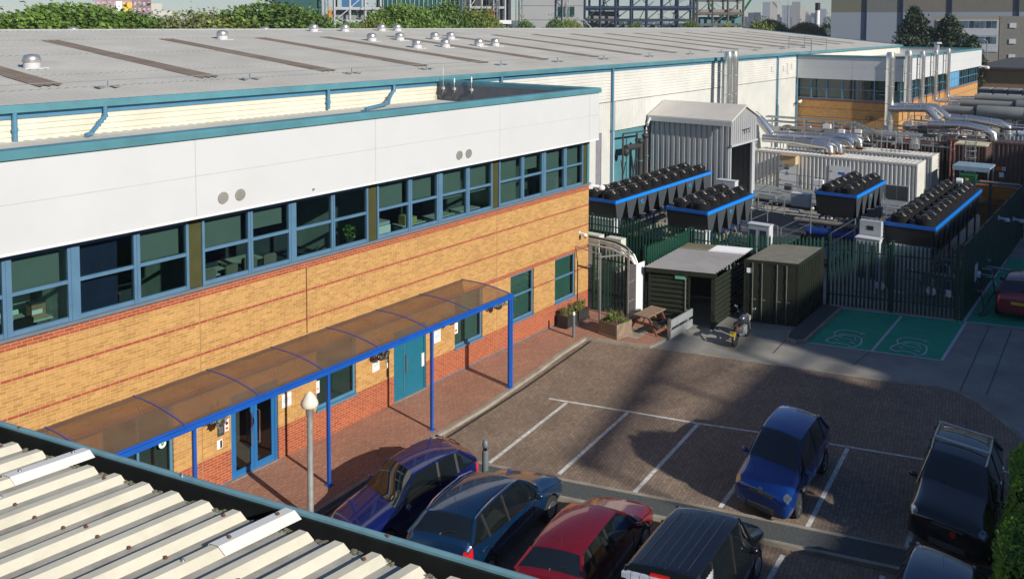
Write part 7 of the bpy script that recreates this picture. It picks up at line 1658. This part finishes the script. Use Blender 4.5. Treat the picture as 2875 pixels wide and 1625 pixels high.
# low sheds beyond the ridge on the right
t = thing('distant_shed', 'low distant shed with grey roof and cream wall beyond the warehouse gable', 'shed', (0, 0, 0)); g = MB(); facebox(g, (196, 75), (203, 59), 30, -.1, 10.6); g.build('wall', mat('cream shed wall', (.6, .52, .38), .7), t)
g = MB(); facebox(g, (195.5, 76), (202.8, 58), 32, 10.6, 11.1); g.build('roof', mat('shed roof', (.30, .34, .40), .6), t); g = MB(); 
for k in range(3): a, b2 = off(lerp2((196, 75), (203, 59), .15 + k * .3), (203, 59), .1), off(lerp2((196, 75), (203, 59), .28 + k * .3), (203, 59), .1); facebox(g, a, b2, .1, 2, 10.3)
g.build('dark_bay', CHARC, t)
# far ridges of land and woodland
HB = mat('far blue hill', (.05, .075, .08), .95, var=.2, scale=.01)
g = MB(); P_ = []; rn = random.Random(77)
prev = None
for k in range(61):
    a_ = R(8 + k * 1.35); d_ = 1900; x, y = d_ * math.cos(a_), -19 + d_ * math.sin(a_); z = 22 + 9 * math.sin(k * .37) * math.sin(k * .11 + 1) + rn.uniform(-1, 1)
    cur = (g.pt((x, y, -2)), g.pt((x, y, z)), g.pt((x * 1.06, y * 1.06, z - 4)), g.pt((x * 1.08, y * 1.08, -2)))
    if prev:
        for i in range(3): g.face((prev[i], cur[i], cur[i + 1], prev[i + 1]))
    prev = cur
tag(g.build('hills', HB), kind='structure')
g = MB(); rn = random.Random(78)
for k in range(90):
    a_ = R(5 + k * .75); d_ = rn.uniform(420, 900); x, y = d_ * math.cos(a_), -19 + d_ * math.sin(a_)
    leaf_cloud(g, (x, y, 6), (rn.uniform(12, 22), rn.uniform(12, 22), rn.uniform(5, 8)), 220, 1.6, k, clumps=9)
tag(g.build('far_woodland', mat('far woodland', (.035, .06, .02), .8, var=.4, scale=.1)), kind='stuff')

# ------------------------------------------------------------------ unseen casters added to shade the yard (outside the picture, to the right)
t = thing('shading_block', 'stepped grey block across the lane whose long shadow covers the charging bays', 'building', (0, 0, 0))
YB = -60.0
def zb(yb): return .5 * (yb - YB) / 1.0
for x0, x1, yb in ((-8, 11.6, -11.3), (11.6, 15.4, -13.4), (15.4, 22.6, -8.3), (22.6, 24.6, -11.8), (24.6, 62, -5.6), (62, 130, -4.2)):
    g = MB(); g.box(x0 + .002, x1, YB - 16, YB, -.1, zb(yb)); g.build('block', mat('shadow caster grey', (.25, .26, .27), .7), t)
g = MB(); g.bar((11.8, YB - .15, zb(-6.95)), (22.9, YB - .15, zb(-4.4)), .3, .42); g.build('shadow_girder', DST, t)  # unseen girder, beams and posts set out to cast the streak shadows
for (x0, yb0), (x1, yb1), th in (((12.5, -8.0), (16.0, -7.3), .12), ((13.0, -10.2), (15.6, -8.2), .14), ((17.0, -5.9), (22.6, -7.2), .12), ((15.6, -6.3), (21.5, -7.8), .10), ((22.6, -9.0), (24.6, -9.3), .22), ((22.6, -10.4), (24.6, -10.5), .2), ((22.6, -7.0), (24.6, -6.8), .3)):
    g = MB(); g.bar((x0, YB - .15, zb(yb0)), (x1, YB - .15, zb(yb1)), th); g.build('shadow_beam', DST, t)
for x in (12.2, 18.4, 22.7): g = MB(); g.box(x - .08, x + .08, YB - .3, YB - .02, zb(-13), zb(-6.2)); g.build('shadow_post', DST, t)
t = thing('shadow_tree', 'clipped ball-headed tree just outside the car park that shades one bay', 'tree', (20.45, -20.5, -.1))  # added out of view, crown shaped for its round shadow
g = MB(); leaf_cloud(g, (0, 0, 5.6), (1.25, 1.25, .95), 5200, .09, 41, hollow=.55); leaf_cloud(g, (.1, -.3, 4.5), (.6, .8, .9), 1500, .09, 42); g.build('crown', LEAF, t); g = MB(); g.tube([(0, 0, 0), (.02, 0, 5)], [.1, .05]); g.build('trunk', BARK, t)

# ------------------------------------------------------------------ air
b = MB(); b.box(-70, 1750, -140, 1800, -1.2, 64)
hm = bpy.data.materials.new('haze air'); hm.use_nodes = True; hn = hm.node_tree; hn.nodes.clear()
h_o = hn.nodes.new('ShaderNodeOutputMaterial'); pv = hn.nodes.new('ShaderNodeVolumePrincipled')
pv.inputs['Color'].default_value = (.78, .87, 1, 1); pv.inputs['Density'].default_value = .00020; hn.links.new(pv.outputs[0], h_o.inputs['Volume'])
tag(b.build('haze', hm), kind='stuff')
